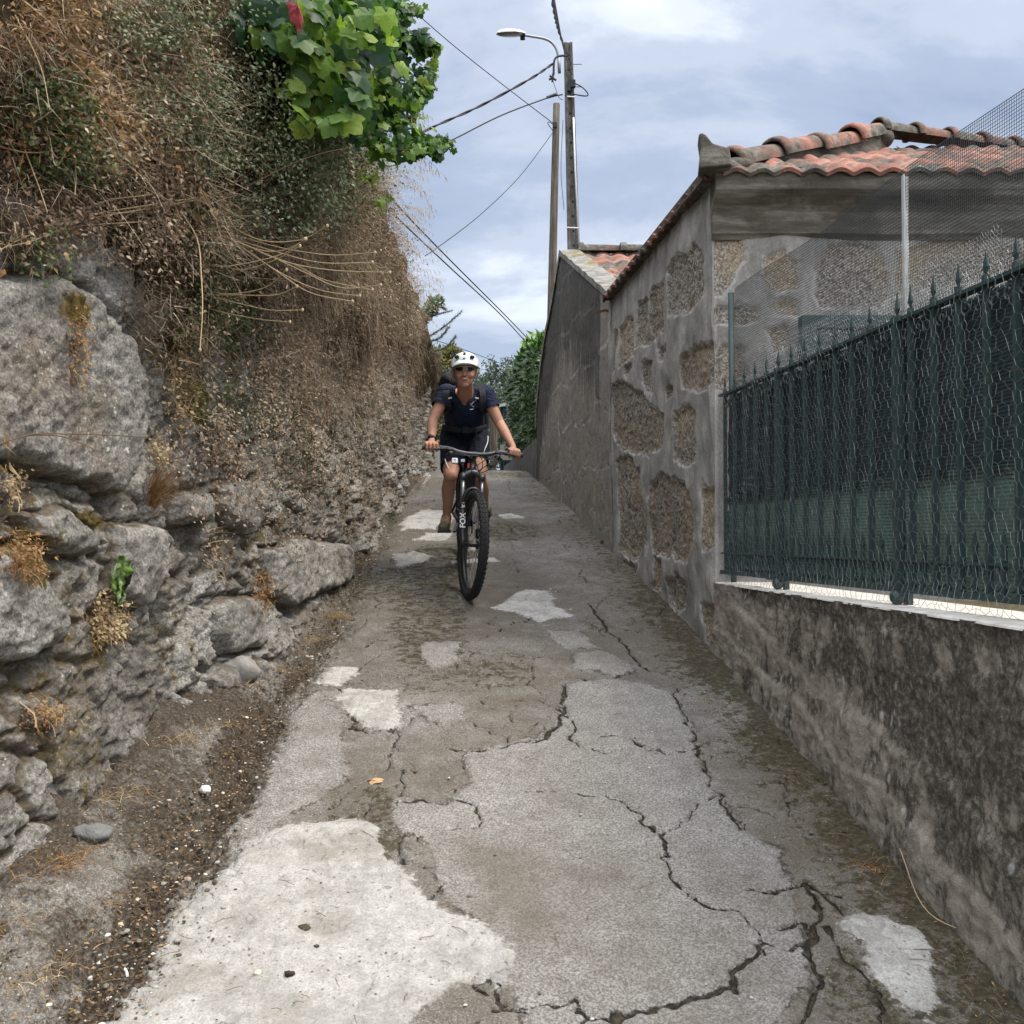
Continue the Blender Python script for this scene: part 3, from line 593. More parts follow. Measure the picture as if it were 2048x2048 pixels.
X = xhouse(Y)-dsp; b = MB(); b.add(np.stack([X, Y, Z], -1).reshape(-1, 3), gridf(330, 360, True), stone=st.ravel(), tone=tn.ravel(), stain=stain.ravel())
XC0 = X[0]
def zoom3(L):
    o = []
    for a, b_ in L:
        sx, sz = ray(1300+a/2.583, 200+b_/2.583); o.append((sx*5.8, CAMZ+sz*5.8))
    return o
FAC = [[(280, 670), (400, 650), (470, 700), (500, 830), (440, 920), (370, 980), (280, 990)], [(870, 860), (940, 780), (1060, 745), (1180, 760), (1240, 830), (1250, 1000), (1200, 1080), (1050, 1090), (900, 1070), (865, 980)],
 [(285, 1070), (450, 1030), (560, 1060), (560, 1140), (400, 1155), (285, 1160)], [(600, 820), (700, 760), (780, 850), (790, 980), (680, 1000), (600, 930)], [(350, 1260), (500, 1290), (530, 1420), (420, 1500), (300, 1500), (330, 1350)],
 [(1290, 770), (1500, 720), (1900, 740), (1932, 860), (1500, 960), (1290, 1000)], [(640, 1050), (780, 1050), (760, 1110), (650, 1110)], [(600, 1200), (700, 1160), (740, 1260), (640, 1300)]]
U = np.linspace(1.149, 4.6, 330); Xf, Z = wallgrid(330, 330, U, np.full(330, 1.0), np.full(330, EAVE))
wx_ = Xf+.03*fbm(Xf*6, Z*6, 0, 4, 111); wz = Z+.03*fbm(Xf*6, Z*6, 5, 4, 112); st = np.full(Xf.shape, -.5); tn = np.zeros(Xf.shape)
for k, p in enumerate(FAC):
    d = psdf(wx_, wz, zoom3(p)); tn = np.where(d > -.02, .9, tn); st = np.maximum(st, d)
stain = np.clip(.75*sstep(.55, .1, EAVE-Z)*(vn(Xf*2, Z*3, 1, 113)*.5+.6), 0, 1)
Yf = 5.8-.012*fbm(Xf*2.5, Z*2.5, 3, 4, 115)+.008*np.where(st > 0, 1, -1)*sstep(0, .02, np.abs(st))
Yf = np.where(Xf < 1.16, 5.8, Yf); Xf = np.where(Xf < 1.16, 1.149-.0, Xf)
b.add(np.stack([Xf, Yf, Z], -1).reshape(-1, 3), gridf(330, 330), stone=st.ravel(), tone=tn.ravel(), stain=stain.ravel())
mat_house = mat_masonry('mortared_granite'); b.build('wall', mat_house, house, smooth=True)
# quoin strip closes the corner between the two faces
zz_ = np.interp(np.linspace(0, 1, 360), [0, 1], [g(5.8)-.15, 3.89]); V = np.stack([np.stack([XC0, np.full(360, 5.8), zz_], -1), np.stack([XC0*0+1.151, np.full(360, 5.7995), zz_], -1)])
b = MB(); b.add(V.reshape(-1, 3), gridf(2, 360), stone=np.full(720, -.3), tone=np.zeros(720), stain=np.full(720, .1)); b.build('corner_plaster', mat_house, house, smooth=True)
b = MB(); zj = np.linspace(g(8.3)-.1, 3.79, 40); tube(b, np.stack([xhouse(8.3)+.012+.006*vn(zj*5, 0*zj, 0, 3), np.full(40, 8.285)+.01*vn(zj*4, 0*zj, 0, 5), zj], -1), .034+.008*vn(zj*7, 0*zj, 0, 9), 10, stone=-.3, tone=0., stain=.15); b.build('joint_mortar', mat_house, house, smooth=True)
m = Mat('sooty_cement', .9, .2); c = m.ramp(m.noise(4, 8, .7, v=m.mapv((.5, 1, 3))), [(.3, (.035, .032, .027)), (.48, (.10, .092, .076)), (.62, (.19, .18, .155)), (.8, (.33, .32, .29))])
c = m.mix(m.step(m.noise(3, 6, .65), .5, .62), c, m.mix(.6, c, (.05, .043, .032))); mat_cornice = m.done(c, m.bump(m.noise(30, 6, .7), .008))
CPR = [(0, 3.55), (-.012, 3.565), (-.03, 3.58), (-.04, 3.70), (-.06, 3.73), (-.11, 3.77), (-.13, 3.80), (-.13, 3.893), (.1, 3.90)]
b = MB(); nC = 120; xs_ = np.linspace(1.135, 4.6, nC); V = []
for i, x in enumerate(xs_):
    for (dy, z) in CPR: V.append([x+(0 if i else dy*.0), 5.795+dy*1.0+.004*math.sin(x*9+z*30), z+.003*math.sin(x*5)])
b.add(np.array(V), gridf(nC, len(CPR), True)); b.add(np.array([[1.135, 5.795+dy, z] for dy, z in CPR]), np.arange(len(CPR))[None])
b.build('cornice', mat_cornice, house, smooth=False)
# roof: hipped, corrugated clay tiles
def mat_tile(dk=.5):
    m = Mat('clay_tile', .85, .25); t = m.attr('tone')
    c = m.ramp(m.math('MULTIPLY_ADD', m.math('SUBTRACT', t, .5), .35, m.noise(6, 7, .7)), [(.28, (.045, .035, .03)), (.42, (.12, .08, .062)), (.55, (.215, .098, .07)), (.72, (.35, .18, .13))])
    c = m.mix(m.step(m.noise(3.4, 6, .7, v=m.mapv(loc=(3, 3, 3))), dk, dk+.12), c, m.ramp(m.noise(20, 5), [(.3, (.03, .028, .024)), (.6, (.12, .115, .095)), (.8, (.3, .3, .26))]))
    return m.done(c, m.bump(m.noise(45, 6, .7), .006))
mat_t = mat_tile(.47); mat_told = mat_tile(.42)
def tile_roof(b, O, along, up, n_along, n_up, wv=.145, course=.34, clip=None, thick=.022):
    """corrugated tile field: O origin at eave, unit vectors along the eave and up the slope (metres n_along, n_up)"""
    O, al, up = np.array(O, float), unit(np.array(along, float)), unit(np.array(up, float)); nrm = unit(np.cross(al, up))
    if nrm[2] < 0: nrm = -nrm
    nu, nv = int(n_along/wv*12)+1, int(n_up/course*6)+1
    a_, s = np.meshgrid(np.linspace(0, n_along, nu), np.linspace(0, n_up, nv), indexing='ij')
    cr = np.floor(s/course-1e-6); ph = (s/course-cr)
    cell = np.floor(a_/wv); rnd = _h(cell, cr, cell*0, 5)
    wavep = np.abs(np.sin(np.pi*a_/wv))**1.3
    h = .026*wavep+.022*(1-ph)+.006*(rnd-.5)
    Pt = O+al*a_[..., None]+up*(s+0)[..., None]+nrm*h[..., None]
    fi = gridf(nu, nv)
    if clip is not None:
        ok = clip(a_, s).ravel(); fi = fi[ok[fi].all(1)]
    b.add(Pt.reshape(-1, 3), fi, tone=rnd.ravel()); b.add((Pt-nrm*thick).reshape(-1, 3), fi[:, ::-1], tone=rnd.ravel())
    # front edge of the eave course
    Pe = Pt[:, 0]; V = np.concatenate([Pe, Pe-nrm*thick]); i = np.arange(nu-1); b.add(V, np.stack([i, i+1, i+1+nu, i+nu], 1), tone=np.concatenate([rnd[:, 0]]*2))
roof = MB()
ex0 = 1.115; rise = .40
A0 = np.array([ex0, 5.64, 3.885]); upf = np.array([0, 1, .455]); 
tile_roof(roof, A0+np.array([.06, 0, 0]), (1, 0, 0), upf, 3.6, 1.75, clip=lambda a_, s: a_+.06 > s*.93-.02)
# alley side slope
al2 = np.array([-.135, 1, -.037]); up2 = np.array([1, .135, .455])
tile_roof(roof, np.array([1.085, 5.70, 3.885]), al2, up2, 2.62, 1.6, clip=lambda a_, s: (a_ > s*.9-.05) & (a_ < 2.62-s*.1))
roof.build('roof', mat_t, house, smooth=False)
b = MB(); box(b, (2.9, 5.735, 3.905), (3.5, .10, .055)); bar(b, (1.115, 5.74, 3.905), (.79, 8.28, 3.812), .055, .08, up=(1, 0, 0)); b.build('eave_bedding', mat_t, house)
b = MB()                                                    # upturned cement horn at the corner
hp = bez([(1.15, 5.70, 3.87), (1.115, 5.66, 3.94), (1.085, 5.62, 4.02), (1.062, 5.60, 4.085)], 9); prism_poly(b, [P(1300+a/2.583, 200+c_/2.583, 5.60) for a, c_ in ((252, 352), (262, 250), (250, 175), (268, 166), (290, 178), (325, 222), (410, 244), (425, 335))][::-1], (.02, .15, 0))
ell(b, (1.17, 5.72, 3.93), (.12, .10, .05)); ell(b, (1.28, 5.80, 3.97), (.11, .09, .05)); fo = b.build('corner_finial', mat_cornice, house, smooth=False); mdf = fo.modifiers.new('bevel', 'BEVEL'); mdf.width = .018; mdf.segments = 3
def barrel(b, p0, p1, r0, r1, n=12, **k):                  # half round ridge tile with a raised collar
    p0, p1 = np.asarray(p0, float), np.asarray(p1, float); d = unit(p1-p0); s = unit(np.cross(d, (0, 0, 1.0))); up = np.cross(s, d)
    L = np.linalg.norm(p1-p0); st_ = [(0, r0*1.22), (.05*L, r0*1.32), (.13*L, r0*1.30), (.16*L, r0*1.0), (.6*L, r0*.97), (L, r1)]
    a = np.linspace(-.12, np.pi+.12, n); V = []
    for q in (1.0, .84):
        for t_, r in st_:
            for x in a: V.append(p0+d*t_+s*math.cos(x)*r*q+up*math.sin(x)*r*q)
    m_ = len(st_); f1 = gridf(m_, n); b.add(np.array(V), [f1, f1[:, ::-1]+m_*n, np.stack([np.arange(n-1), np.arange(n-1)+1, np.arange(n-1)+1+m_*n, np.arange(n-1)+m_*n], 1), np.stack([np.arange(n-1)+(m_-1)*n, np.arange(n-1)+(m_-1)*n+m_*n, np.arange(n-1)+1+(m_-1)*n+m_*n, np.arange(n-1)+1+(m_-1)*n], 1)], **k)
H0 = np.array([1.20, 5.78, 3.96]); H1 = P(1758, 272, 7.0)
for k in range(4):
    t0, t1 = k/4+.03, (k+1)/4+.08; b = MB(); pj = np.array([0, 0, .012*math.sin(k*2.3)])
    barrel(b, H0+(H1-H0)*t0+pj, H0+(H1-H0)*t1+pj, .085, .075, tone=.3+.2*k % 1); o = b.build('ridge_tile', mat_told, house, smooth=True)
b = MB(); bar(b, H0+[0, 0, -.03], H1+[0, 0, -.06], .10, .13); b.build('ridge_bedding', mat_cornice, house); b = MB()
R1 = H1+np.array([0, 0, .03]); R2 = P(2200, 322, 7.9)
for k in range(7):
    t0, t1 = k/7-.01, (k+1)/7; b = MB(); barrel(b, R1+(R2-R1)*t0, R1+(R2-R1)*t1, .075, .065, tone=(k*.41) % 1); b.build('ridge_tile', mat_told, house, smooth=True)
b = MB(); ell(b, H1+np.array([0, .0, -.02]), (.10, .10, .075)); ell(b, H1+np.array([-.12, -.08, -.04]), (.1, .1, .05)); b.build('ridge_mortar', mat_told, house, smooth=True)
# window with dark green frame
mat_green = simple('green_paint', (.018, .045, .043), .45, .5, .0, .3, 12, .001)
m = Mat('dark_glass', .08, .6); mat_glass = m.done((.02, .03, .035))
wx0, wz1 = zoom3([(755, 1135)])[0]; b = MB(); W_, H_ = .52, .75; wy_ = 5.72
for (c_, s_) in [((wx0+.04, wy_, wz1-H_/2), (.08, .08, H_)), ((wx0+W_-.04, wy_, wz1-H_/2), (.08, .08, H_)), ((wx0+W_/2, wy_, wz1-.035), (W_-.16, .076, .07)), ((wx0+W_/2, wy_, wz1-H_+.035), (W_-.16, .076, .07))]: box(b, c_, s_)
wf = b.build('window', mat_green, house); b = MB(); box(b, (wx0+W_/2, wy_+.01, wz1-H_/2), (W_-.16, .02, H_-.14)); b.build('pane', mat_glass, wf)

# second house: gable wall rising at the lane, coping and tiled slope
h2 = thing('gabled_outbuilding', (.8, 8.3, 1.7), 'stained grey gable wall beyond the stone house, with mossy coping and a small tiled roof', 'building')
U = np.linspace(YJ-.05, 12.1, 380); prof_t = np.interp(U, [8.3, 10.5, 10.9, 11.15, 11.45, 11.8, 12.02, 12.1], [3.80, 4.77, 4.45, 4.27, 4.08, 3.72, 3.35, 3.1])
Y, Z = wallgrid(380, 300, U, g(U)-.1, prof_t)
e_, i_, _, _ = vor(Y*1.7+.05*fbm(Y*6, Z*6, 0, 3, 5), Z*2.0+.05*fbm(Y*6, Z*6, 3, 3, 6), 130, .5); st = e_/1.9-.02
st = np.where(e_ < .05, -.02*sstep(-.2, .3, vn(Y*2, Z*2, 0, 9))+.004, .05)
hm = prof_t[:, None]-Z; stain = np.clip(.95*sstep(1.6, .1, hm)*(Y > 8.7)+.25, 0, 1)
X = xhouse(Y)-.004-.014*sstep(.3, 0, Y-YJ)-.008*fbm(Y*3, Z*3, 2, 4, 134)-.003*sstep(.0, .05, e_)-.004*fbm(Y*25, Z*12, 0, 3, 135); b = MB()
b.add(np.stack([X, Y, Z], -1).reshape(-1, 3), gridf(380, 300, True), stone=st.ravel(), tone=(.1+.35*i_).ravel(), stain=stain.ravel())
# thickness: back face and far end
Vb = np.concatenate([np.stack([X[:, 0]+.22, U, g(U)-.1], -1), np.stack([X[:, -1]+.22, U, prof_t], -1)]); i = np.arange(379); b.add(Vb, np.stack([i, i+1, i+1+380, i+380], 1), stone=-.3, tone=.0, stain=.4)
ve = np.array([[X[-1, 0], 12.1, g(12.1)-.1], [X[-1, 0]+.22, 12.1, g(12.1)-.1], [X[-1, 0]+.22, 12.1, 3.1], [X[-1, 0], 12.1, 3.1]]); b.add(ve, np.arange(4)[None], stone=-.3, tone=0, stain=.5)
b.build('wall', mat_masonry('streaked_masonry', .6), h2, smooth=True)
m = Mat('mossy_cement', .9, .2); c = m.ramp(m.noise(8, 7, .7), [(.3, (.07, .066, .055)), (.5, (.19, .185, .165)), (.75, (.36, .355, .33))]); c = m.mix(m.step(m.noise(5, 5, v=m.mapv(loc=(9, 1, 1))), .55, .64), c, (.17, .145, .03)); mat_cop = m.done(c, m.bump(m.noise(30, 6, .7), .01))
b = MB(); idx_ = range(0, 380, 3); V = []
for i in idx_:
    x = xhouse(U[i]); V += [[x-.025, U[i], prof_t[i]-.0], [x-.03, U[i], prof_t[i]+.06+.006*math.sin(U[i]*20)], [x+.17, U[i], prof_t[i]+.07], [x+.24, U[i], prof_t[i]+.0]]
k = len(V)//4; b.add(np.array(V), gridf(k, 4)); b.add(np.array(V[:4]), np.array([[3, 2, 1, 0]])); b.build('coping', mat_cop, h2)
b = MB(); s_ = unit(np.array([0, 2.2, 1.08])); x0 = xhouse(8.4)+.2
tile_roof(b, (x0-.32, 8.33, 3.70), (1, 0, 0), s_, 3.2, 2.42, wv=.17, course=.24, clip=lambda a_, s: a_ > .27-s*.13)
tile_roof(b, (xhouse(10.6)+.2, 12.3, 3.7), (1, 0, 0), unit(np.array([0, -1.75, 1.0])), 3.2, 2.0, wv=.17, course=.24)
b.build('roof', mat_t, h2)
yr, zr = 8.33+2.42*s_[1], 3.70+2.42*s_[2]+.05; x = xhouse(10.5)+.16
k = 0
while x < 3.6:
    b = MB(); barrel(b, (x, yr, zr), (x+.45, yr, zr), .07, .06, tone=(k*.37) % 1); b.build('ridge_tile', mat_told, h2, smooth=True); x += .44; k += 1

# ================================================================ LOW WALL UNDER THE FENCE
m = Mat('blackened_render', .93, .2)
th = m.noise(9, 8, .74, v=m.mapv((1, 1, .6))); band = m.noise(2.6, 4, .6); sm = m.attr('stain')
light = m.ramp(m.noise(14, 6, .7), [(.3, (.16, .14, .112)), (.55, (.265, .238, .2)), (.8, (.38, .35, .30))])
dark = m.ramp(m.noise(40, 6, .75), [(.3, (.024, .022, .019)), (.50, (.085, .076, .063)), (.66, (.22, .2, .168)), (.8, (.4, .375, .325))])
fct = m.step(m.math('ADD', sm, m.math('MULTIPLY', m.math('SUBTRACT', th, .5), 2.6)), .30, .62)
c = m.mix(fct, light, dark)
ww = m.math('MULTIPLY', m.step(m.vor(17, v=m.mapv((1, 1, .6))), .26, .12), m.step(m.noise(4, 3), .5, .58)); c = m.mix(m.math('MULTIPLY', ww, m.math('MULTIPLY', m.noise(60, 3), 1.1)), c, (.46, .46, .44))
mat_low = m.done(c, m.bump(m.math('ADD', m.noise(22, 7, .75), m.math('MULTIPLY', m.noise(90, 3, .8), .6)), .014, 1.0))
ZC = 1.607
lw = thing('low_roadside_wall', (1.3, 4, 1.2), 'low rendered wall blotched black with lichen under the green fence, pale cement top', 'wall')
U = 1.4*np.exp(np.linspace(0, math.log(5.82/1.4), 420)); nv = 170; Y, Z = wallgrid(420, nv, U, g(U)-.15, np.full(420, ZC-.005))
hh = Z-g(Y); sdm = np.full(Y.shape, .0)
# two ledges of older render running parallel to the lane surface
l1 = hh-(.34+.07*fbm(Y*1.5, Z*1.2, 0, 4, 140)); l2 = hh-(.16+.05*fbm(Y*2.2, Z*2, 0, 4, 141)); top = ZC-Z
dsp = .016*(1-sstep(-.02, .02, l1))*(Y < 5.4)*sstep(-.5, .2, vn(Y*.9, 0*Y, 0, 146))+.010*(1-sstep(-.02, .02, l2))+.014*fbm(Y*4, Z*4, 1, 5, 142)+.005*fbm(Y*25, Z*25, 1, 3, 143)
stain = .80-.42*np.exp(-((l1+.035)/.05)**2)*sstep(-.5, .3, vn(Y*1.3, Z, 0, 147))-.3*np.exp(-((l2+.03)/.03)**2)-.30*sstep(.5, -.3, l1)+.2*np.exp(-(top/.05)**2)-.45*sstep(5.1, 5.6, Y)+.25*vn(Y*1.2, Z*2, 3, 144)-.25*sstep(.25, .12, top)*sstep(.03, .1, top)
X = xlow(Y)-dsp; b = MB(); b.add(np.stack([X, Y, Z], -1).reshape(-1, 3), gridf(420, nv, True), stain=stain.ravel())
Vb = np.concatenate([np.stack([X[:, -1]+.30, U, np.full(420, ZC-.02)], -1), np.stack([X[:, 0]+.33, U, np.full(420, .2)], -1)]); i = np.arange(419); b.add(Vb, np.stack([i, i+420, i+421, i+1], 1), stain=.5)
b.build('render', mat_low, lw, smooth=True)
m = Mat('pale_cement_top', .85, .3); c = m.ramp(m.noise(10, 7, .7), [(.25, (.36, .33, .27)), (.45, (.50, .485, .44)), (.7, (.68, .67, .635))]); mat_cap = m.done(c, m.bump(m.noise(60, 5, .7), .004))
b = MB(); na = 300; U2 = np.linspace(1.4, 5.79, na); V = []
for i, y in enumerate(U2):
    x = xlow(y); j = .006*float(vn(y*14, 0, 0, 150))+.004*float(vn(y*40, 0, 0, 151))
    V += [[x-.006+j, y, ZC-.010], [x-.004+j, y, ZC-.004], [x+.004+j, y, ZC], [x+.15, y, ZC+.002*float(vn(y*3, 1, 0, 1))], [x+.345, y, ZC], [x+.345, y, ZC-.03]]
b.add(np.array(V), gridf(na, 6)); b.build('cap', mat_cap, lw, smooth=False)
b = MB(); b.add(np.array([[xlow(0)+.31, -4, 1.5], [30, -4, 1.5], [30, 5.8, 1.5], [xlow(5.8)+.31, 5.8, 1.5]]), np.arange(4)[None]); tag(b.build('garden_ground', mat_earth), kind='structure')
# ================================================================ PLANTS ON THE LEFT BANK
def hit(px, py, ymin=1.9, ymax=15.2, n=420):
    px, py = np.asarray(px, float), np.asarray(py, float); c, s = math.cos(PITCH), math.sin(PITCH)
    A_ = (px-1024)/F; B2 = (1024-py)/F; yy = c-B2*s; a = A_/yy; b_ = (s+B2*c)/yy
    ok = np.zeros(px.shape, bool); Yh = np.full(px.shape, np.nan)
    for Yq in ymin*np.exp(np.linspace(0, math.log(ymax/ymin), n)):
        Zq = CAMZ+b_*Yq; xs_ = bsurf(np.full(px.shape, Yq), Zq); h = (~ok) & (a*Yq <= xs_) & (Zq < 4.75)
        Yh[h] = Yq; ok |= h
    return np.stack([a*Yh, Yh, CAMZ+b_*Yh], -1), ok
def blob(cx, cy, rx, ry, n, rot=0, edge=.35):
    r = np.sqrt(rng.random(n))*(1+edge*rng.normal(size=n)*.4); t = rng.random(n)*2*np.pi
    x, y = r*np.cos(t)*rx, r*np.sin(t)*ry; c, s = math.cos(R(rot)), math.sin(R(rot))
    px, py = cx+x*c-y*s, cy+x*s+y*c; q, ok = hit(px, py); return q[ok]
def clump(q, k, s):                               # thin points out into clumps
    v_ = vn(q[:, 0]*s, q[:, 1]*s, q[:, 2]*s, k); return q[v_ > rng.random(len(q))*1.2-.75]
def many(L): return np.concatenate([blob(*a) for a in L])
ml_dry = leafmat('dry_leaf', [(0, (.09, .055, .03)), (.35, (.24, .155, .08)), (.7, (.44, .32, .18)), (1, (.66, .53, .34))], .2, .8, .15)
ml_mauve = leafmat('withered_stem', [(0, (.11, .075, .055)), (.35, (.27, .19, .14)), (.7, (.45, .35, .255)), (1, (.64, .54, .41))], .15, .85, .1)
ml_rust = leafmat('rusty_leaf', [(0, (.11, .055, .028)), (.5, (.32, .175, .08)), (1, (.50, .34, .18))], .25, .8, .15)
ml_grey = leafmat('grey_green_leaf', [(0, (.05, .068, .038)), (.4, (.125, .165, .092)), (.8, (.22, .265, .155)), (1, (.42, .44, .29))], .25, .55, .35)
ml_vine = leafmat('vine_leaf', [(0, (.02, .06, .03)), (.35, (.05, .13, .045)), (.55, (.12, .24, .05)), (.8, (.28, .44, .07)), (1, (.45, .58, .12))], .55, .45, .4)
ml_deep = leafmat('deep_green_leaf', [(0, (.015, .03, .008)), (.5, (.045, .08, .02)), (1, (.13, .17, .05))], .3, .5, .4)
mat_bark = simple('bark', (.10, .075, .05), .9, .2, 0, .4, 20, .01, 60)
mat_straw = simple('straw_stalk', (.40, .31, .19), .8, .2, 0, .3, 30)
mat_brst = simple('brown_stalk', (.17, .11, .07), .85, .2, 0, .4, 30)
def nrm_out(n): return np.stack([np.full(n, 1.0), -.35+rng.normal(size=n)*.5, rng.normal(size=n)*.5], -1)
def dry_blades(b, q, L, W, down=.8, out=.5, seg=4, t0=0, t1=1, off=.05):
    n = len(q); d = np.stack([out+rng.normal(size=n)*.45, rng.normal(size=n)*.9, rng.normal(size=n)*.8-down*.2], -1)
    bend = np.stack([rng.normal(size=n)*.35, rng.normal(size=n)*.45, -down*rng.random(n)*.8+.1*rng.normal(size=n)], -1)
    q = q+np.stack([rng.random(n)*off, rng.normal(size=n)*.02, rng.normal(size=n)*.02], -1)
    LL = L*(.35+rng.random(n)**1.7); return blades(b, q, d, bend, LL, W*(.6+.8*rng.random(n)), seg, tone=t0+(t1-t0)*np.clip(rng.random(n), 0, 1))
def leaves(b, q, size, off=.12, t0=0, t1=1, T=LEAF_T, Fc=LEAF_F, down=.3):
    n = len(q); q = q+np.stack([rng.random(n)**1.5*off, rng.normal(size=n)*.02, rng.normal(size=n)*.02], -1)
    xd = np.stack([rng.normal(size=n)*.6+.4, rng.normal(size=n)*.7, rng.normal(size=n)*.6-down], -1); nd = nrm_out(n)+np.array([0, 0, .6])
    s = size*(.5+.9*rng.random(n)); tn_ = np.clip(t0+(t1-t0)*(.5+.5*vn(q[:, 0]*4, q[:, 1]*4, q[:, 2]*4, 61)+.35*rng.normal(size=n)*.6), 0, 1)
    return place(b, T, Fc, q, xd, nd, np.stack([s, s*1.15, s], -1), tone=tn_)
# --- dead grass thatch over the bank: nobody could count it
b = MB()
q = many([(120, 150, 190, 210, 3800), (60, 420, 120, 110, 900), (300, 380, 150, 150, 1600), (300, 120, 180, 180, 1200), (650, 600, 170, 290, 7000, 12), (730, 480, 90, 240, 5000, -12), (560, 470, 190, 110, 2000), (780, 700, 60, 170, 2600), (640, 720, 90, 100, 1000), (480, 650, 130, 120, 1300), (330, 620, 90, 120, 900)])
q = np.concatenate([q, q+rng.normal(size=q.shape)*.04]); q = clump(q, 5, 7); dry_blades(b, q, .085, .0015, .8, .5, 3, 0, 1, .10)
q = many([(700, 330, 110, 90, 1500), (800, 560, 40, 170, 1500), (600, 520, 140, 180, 1500)]); dry_blades(b, q, .15, .0012, .5, .8, 4, .4, 1, .08)
q = clump(many([(760, 700, 80, 170, 2400), (680, 680, 110, 150, 1600), (620, 560, 120, 120, 1200), (820, 760, 25, 150, 900)]), 5, 9); n = len(q)
blades(b, q+[.05, 0, 0], np.stack([.35+.2*rng.normal(size=n), .4*rng.normal(size=n), -.5+.5*rng.normal(size=n)], -1), np.stack([-.2+.1*rng.normal(size=n), .2*rng.normal(size=n), -.9+0*q[:, 0]], -1), .06+.16*rng.random(n)**2, .0014, 4, tone=.3+.7*rng.random(n))
q = clump(many([(150, 160, 170, 200, 900), (500, 450, 200, 130, 900), (330, 300, 150, 200, 700), (700, 420, 90, 140, 800)]), 5, 5); dry_blades(b, q, .2, .0017, .4, .7, 5, .75, 1, .10)
tag(b.build('dry_grass', ml_mauve), kind='stuff')
b = MB(); q = clump(many([(650, 600, 160, 240, 8000, 12), (760, 760, 60, 150, 2000), (790, 600, 40, 180, 2500), (700, 400, 90, 120, 2500), (430, 540, 140, 110, 1500), (150, 200, 170, 200, 2500), (330, 250, 180, 200, 2500), (640, 900, 80, 90, 600), (560, 760, 90, 120, 1500), (240, 420, 120, 100, 1700), (60, 440, 60, 60, 700), (560, 960, 130, 150, 1600), (420, 860, 100, 180, 900), (700, 960, 60, 100, 700)]), 8, 9)
q = np.concatenate([q, q+rng.normal(size=q.shape)*.05]); leaves(b, q, .020, .14, 0, .9); tag(b.build('withered_ground_cover', ml_mauve), kind='stuff')
b = MB(); q = clump(many([(120, 140, 150, 170, 5200), (200, 260, 90, 90, 1200), (30, 330, 80, 200, 1500), (350, 90, 60, 90, 400), (330, 300, 60, 50, 500)]), 15, 5); leaves(b, q, .026, .12, .1, 1)
dry_blades(b, q[:1800], .14, .0018, .6, .6, 3, .2, 1); tag(b.build('rusty_ground_cover', ml_rust), kind='stuff')
# --- grey-green shrubs growing out of the bank
def shrub(name, blobs, size, lab, cat, mat, off=.22, stemc=26, grp=None, t0=0, t1=1, dens=6):
    q = clump(many(blobs), 33, dens); c0 = q.mean(0); t = thing(name, c0-np.array([.2, 0, .2]), lab, cat, grp)
    b = MB(); leaves(b, q+[.06 if off > .12 else .01, 0, 0], size, off, t0, t1); b.build('foliage', mat, t)
    b = MB()
    for i in range(stemc):
        a = q[rng.integers(len(q))]; e = a+np.array([.05+rng.random()*off*.8, rng.normal()*.1, rng.normal()*.12+.02]); s_ = a+np.array([-.1, rng.normal()*.1, -.2*rng.random()])
        tube(b, bez([s_, (s_+e)/2+rng.normal(size=3)*.03, e], 7), np.linspace(.004, .0015, 7), 5)
    tag(b.build('twigs', mat_brst, t), kind='stuff'); return t
shrub('bank_shrub', [(550, 200, 120, 200, 12000), (600, 330, 130, 110, 9000), (470, 90, 100, 120, 6000), (520, 420, 110, 60, 2200)], .021, 'large dull grey-green small-leaved shrub spilling down the bank left of the vine', 'shrub', ml_grey, .26, 60, None, .05, 1)
shrub('bank_shrub', [(300, 140, 120, 150, 3600), (380, 260, 90, 90, 2200), (220, 40, 90, 60, 1500)], .019, 'grey-green shrub mixed with dead stems near the top left of the bank', 'shrub', ml_grey, .16, 40, None, .0, .9)
shrub('bank_shrub', [(30, 240, 90, 120, 2600), (80, 330, 70, 50, 900), (20, 500, 40, 60, 300)], .021, 'dark green shrub with yellow tips at the far left edge of the bank', 'shrub', ml_deep, .14, 20)
shrub('trailing_creeper', [(420, 560, 70, 110, 1900), (470, 640, 90, 60, 1100), (350, 450, 40, 40, 300), (330, 640, 40, 60, 350)], .026, 'dark green creeper hanging in the shaded hollow under the thistles', 'creeper', ml_deep, .10, 20)
shrub('moss_plant', [(600, 700, 40, 60, 700), (540, 830, 50, 50, 600), (590, 900, 50, 40, 500)], .014, 'soft yellow-green cushion of small leaves on the middle of the rubble wall', 'plant', ml_deep, .05, 8, None, .5, 1)
b = MB(); q = clump(many([(560, 860, 140, 170, 2600), (430, 760, 100, 130, 2000), (700, 820, 70, 200, 1200), (650, 620, 120, 120, 1200), (330, 330, 200, 140, 2600), (200, 120, 180, 120, 2200)]), 44, 5)
leaves(b, q, .015, .06, .0, 1); tag(b.build('green_ground_cover', ml_deep), kind='stuff')
shrub('moss_plant', [(460, 790, 30, 40, 500)], .014, 'small bright green tuft in a joint under the hollow', 'plant', ml_deep, .05, 5, None, .5, 1)
shrub('moss_plant', [(775, 1040, 16, 14, 260)], .012, 'yellow-green tuft at the foot of the wall beside the gutter', 'plant', ml_deep, .06, 5, None, .7, 1)
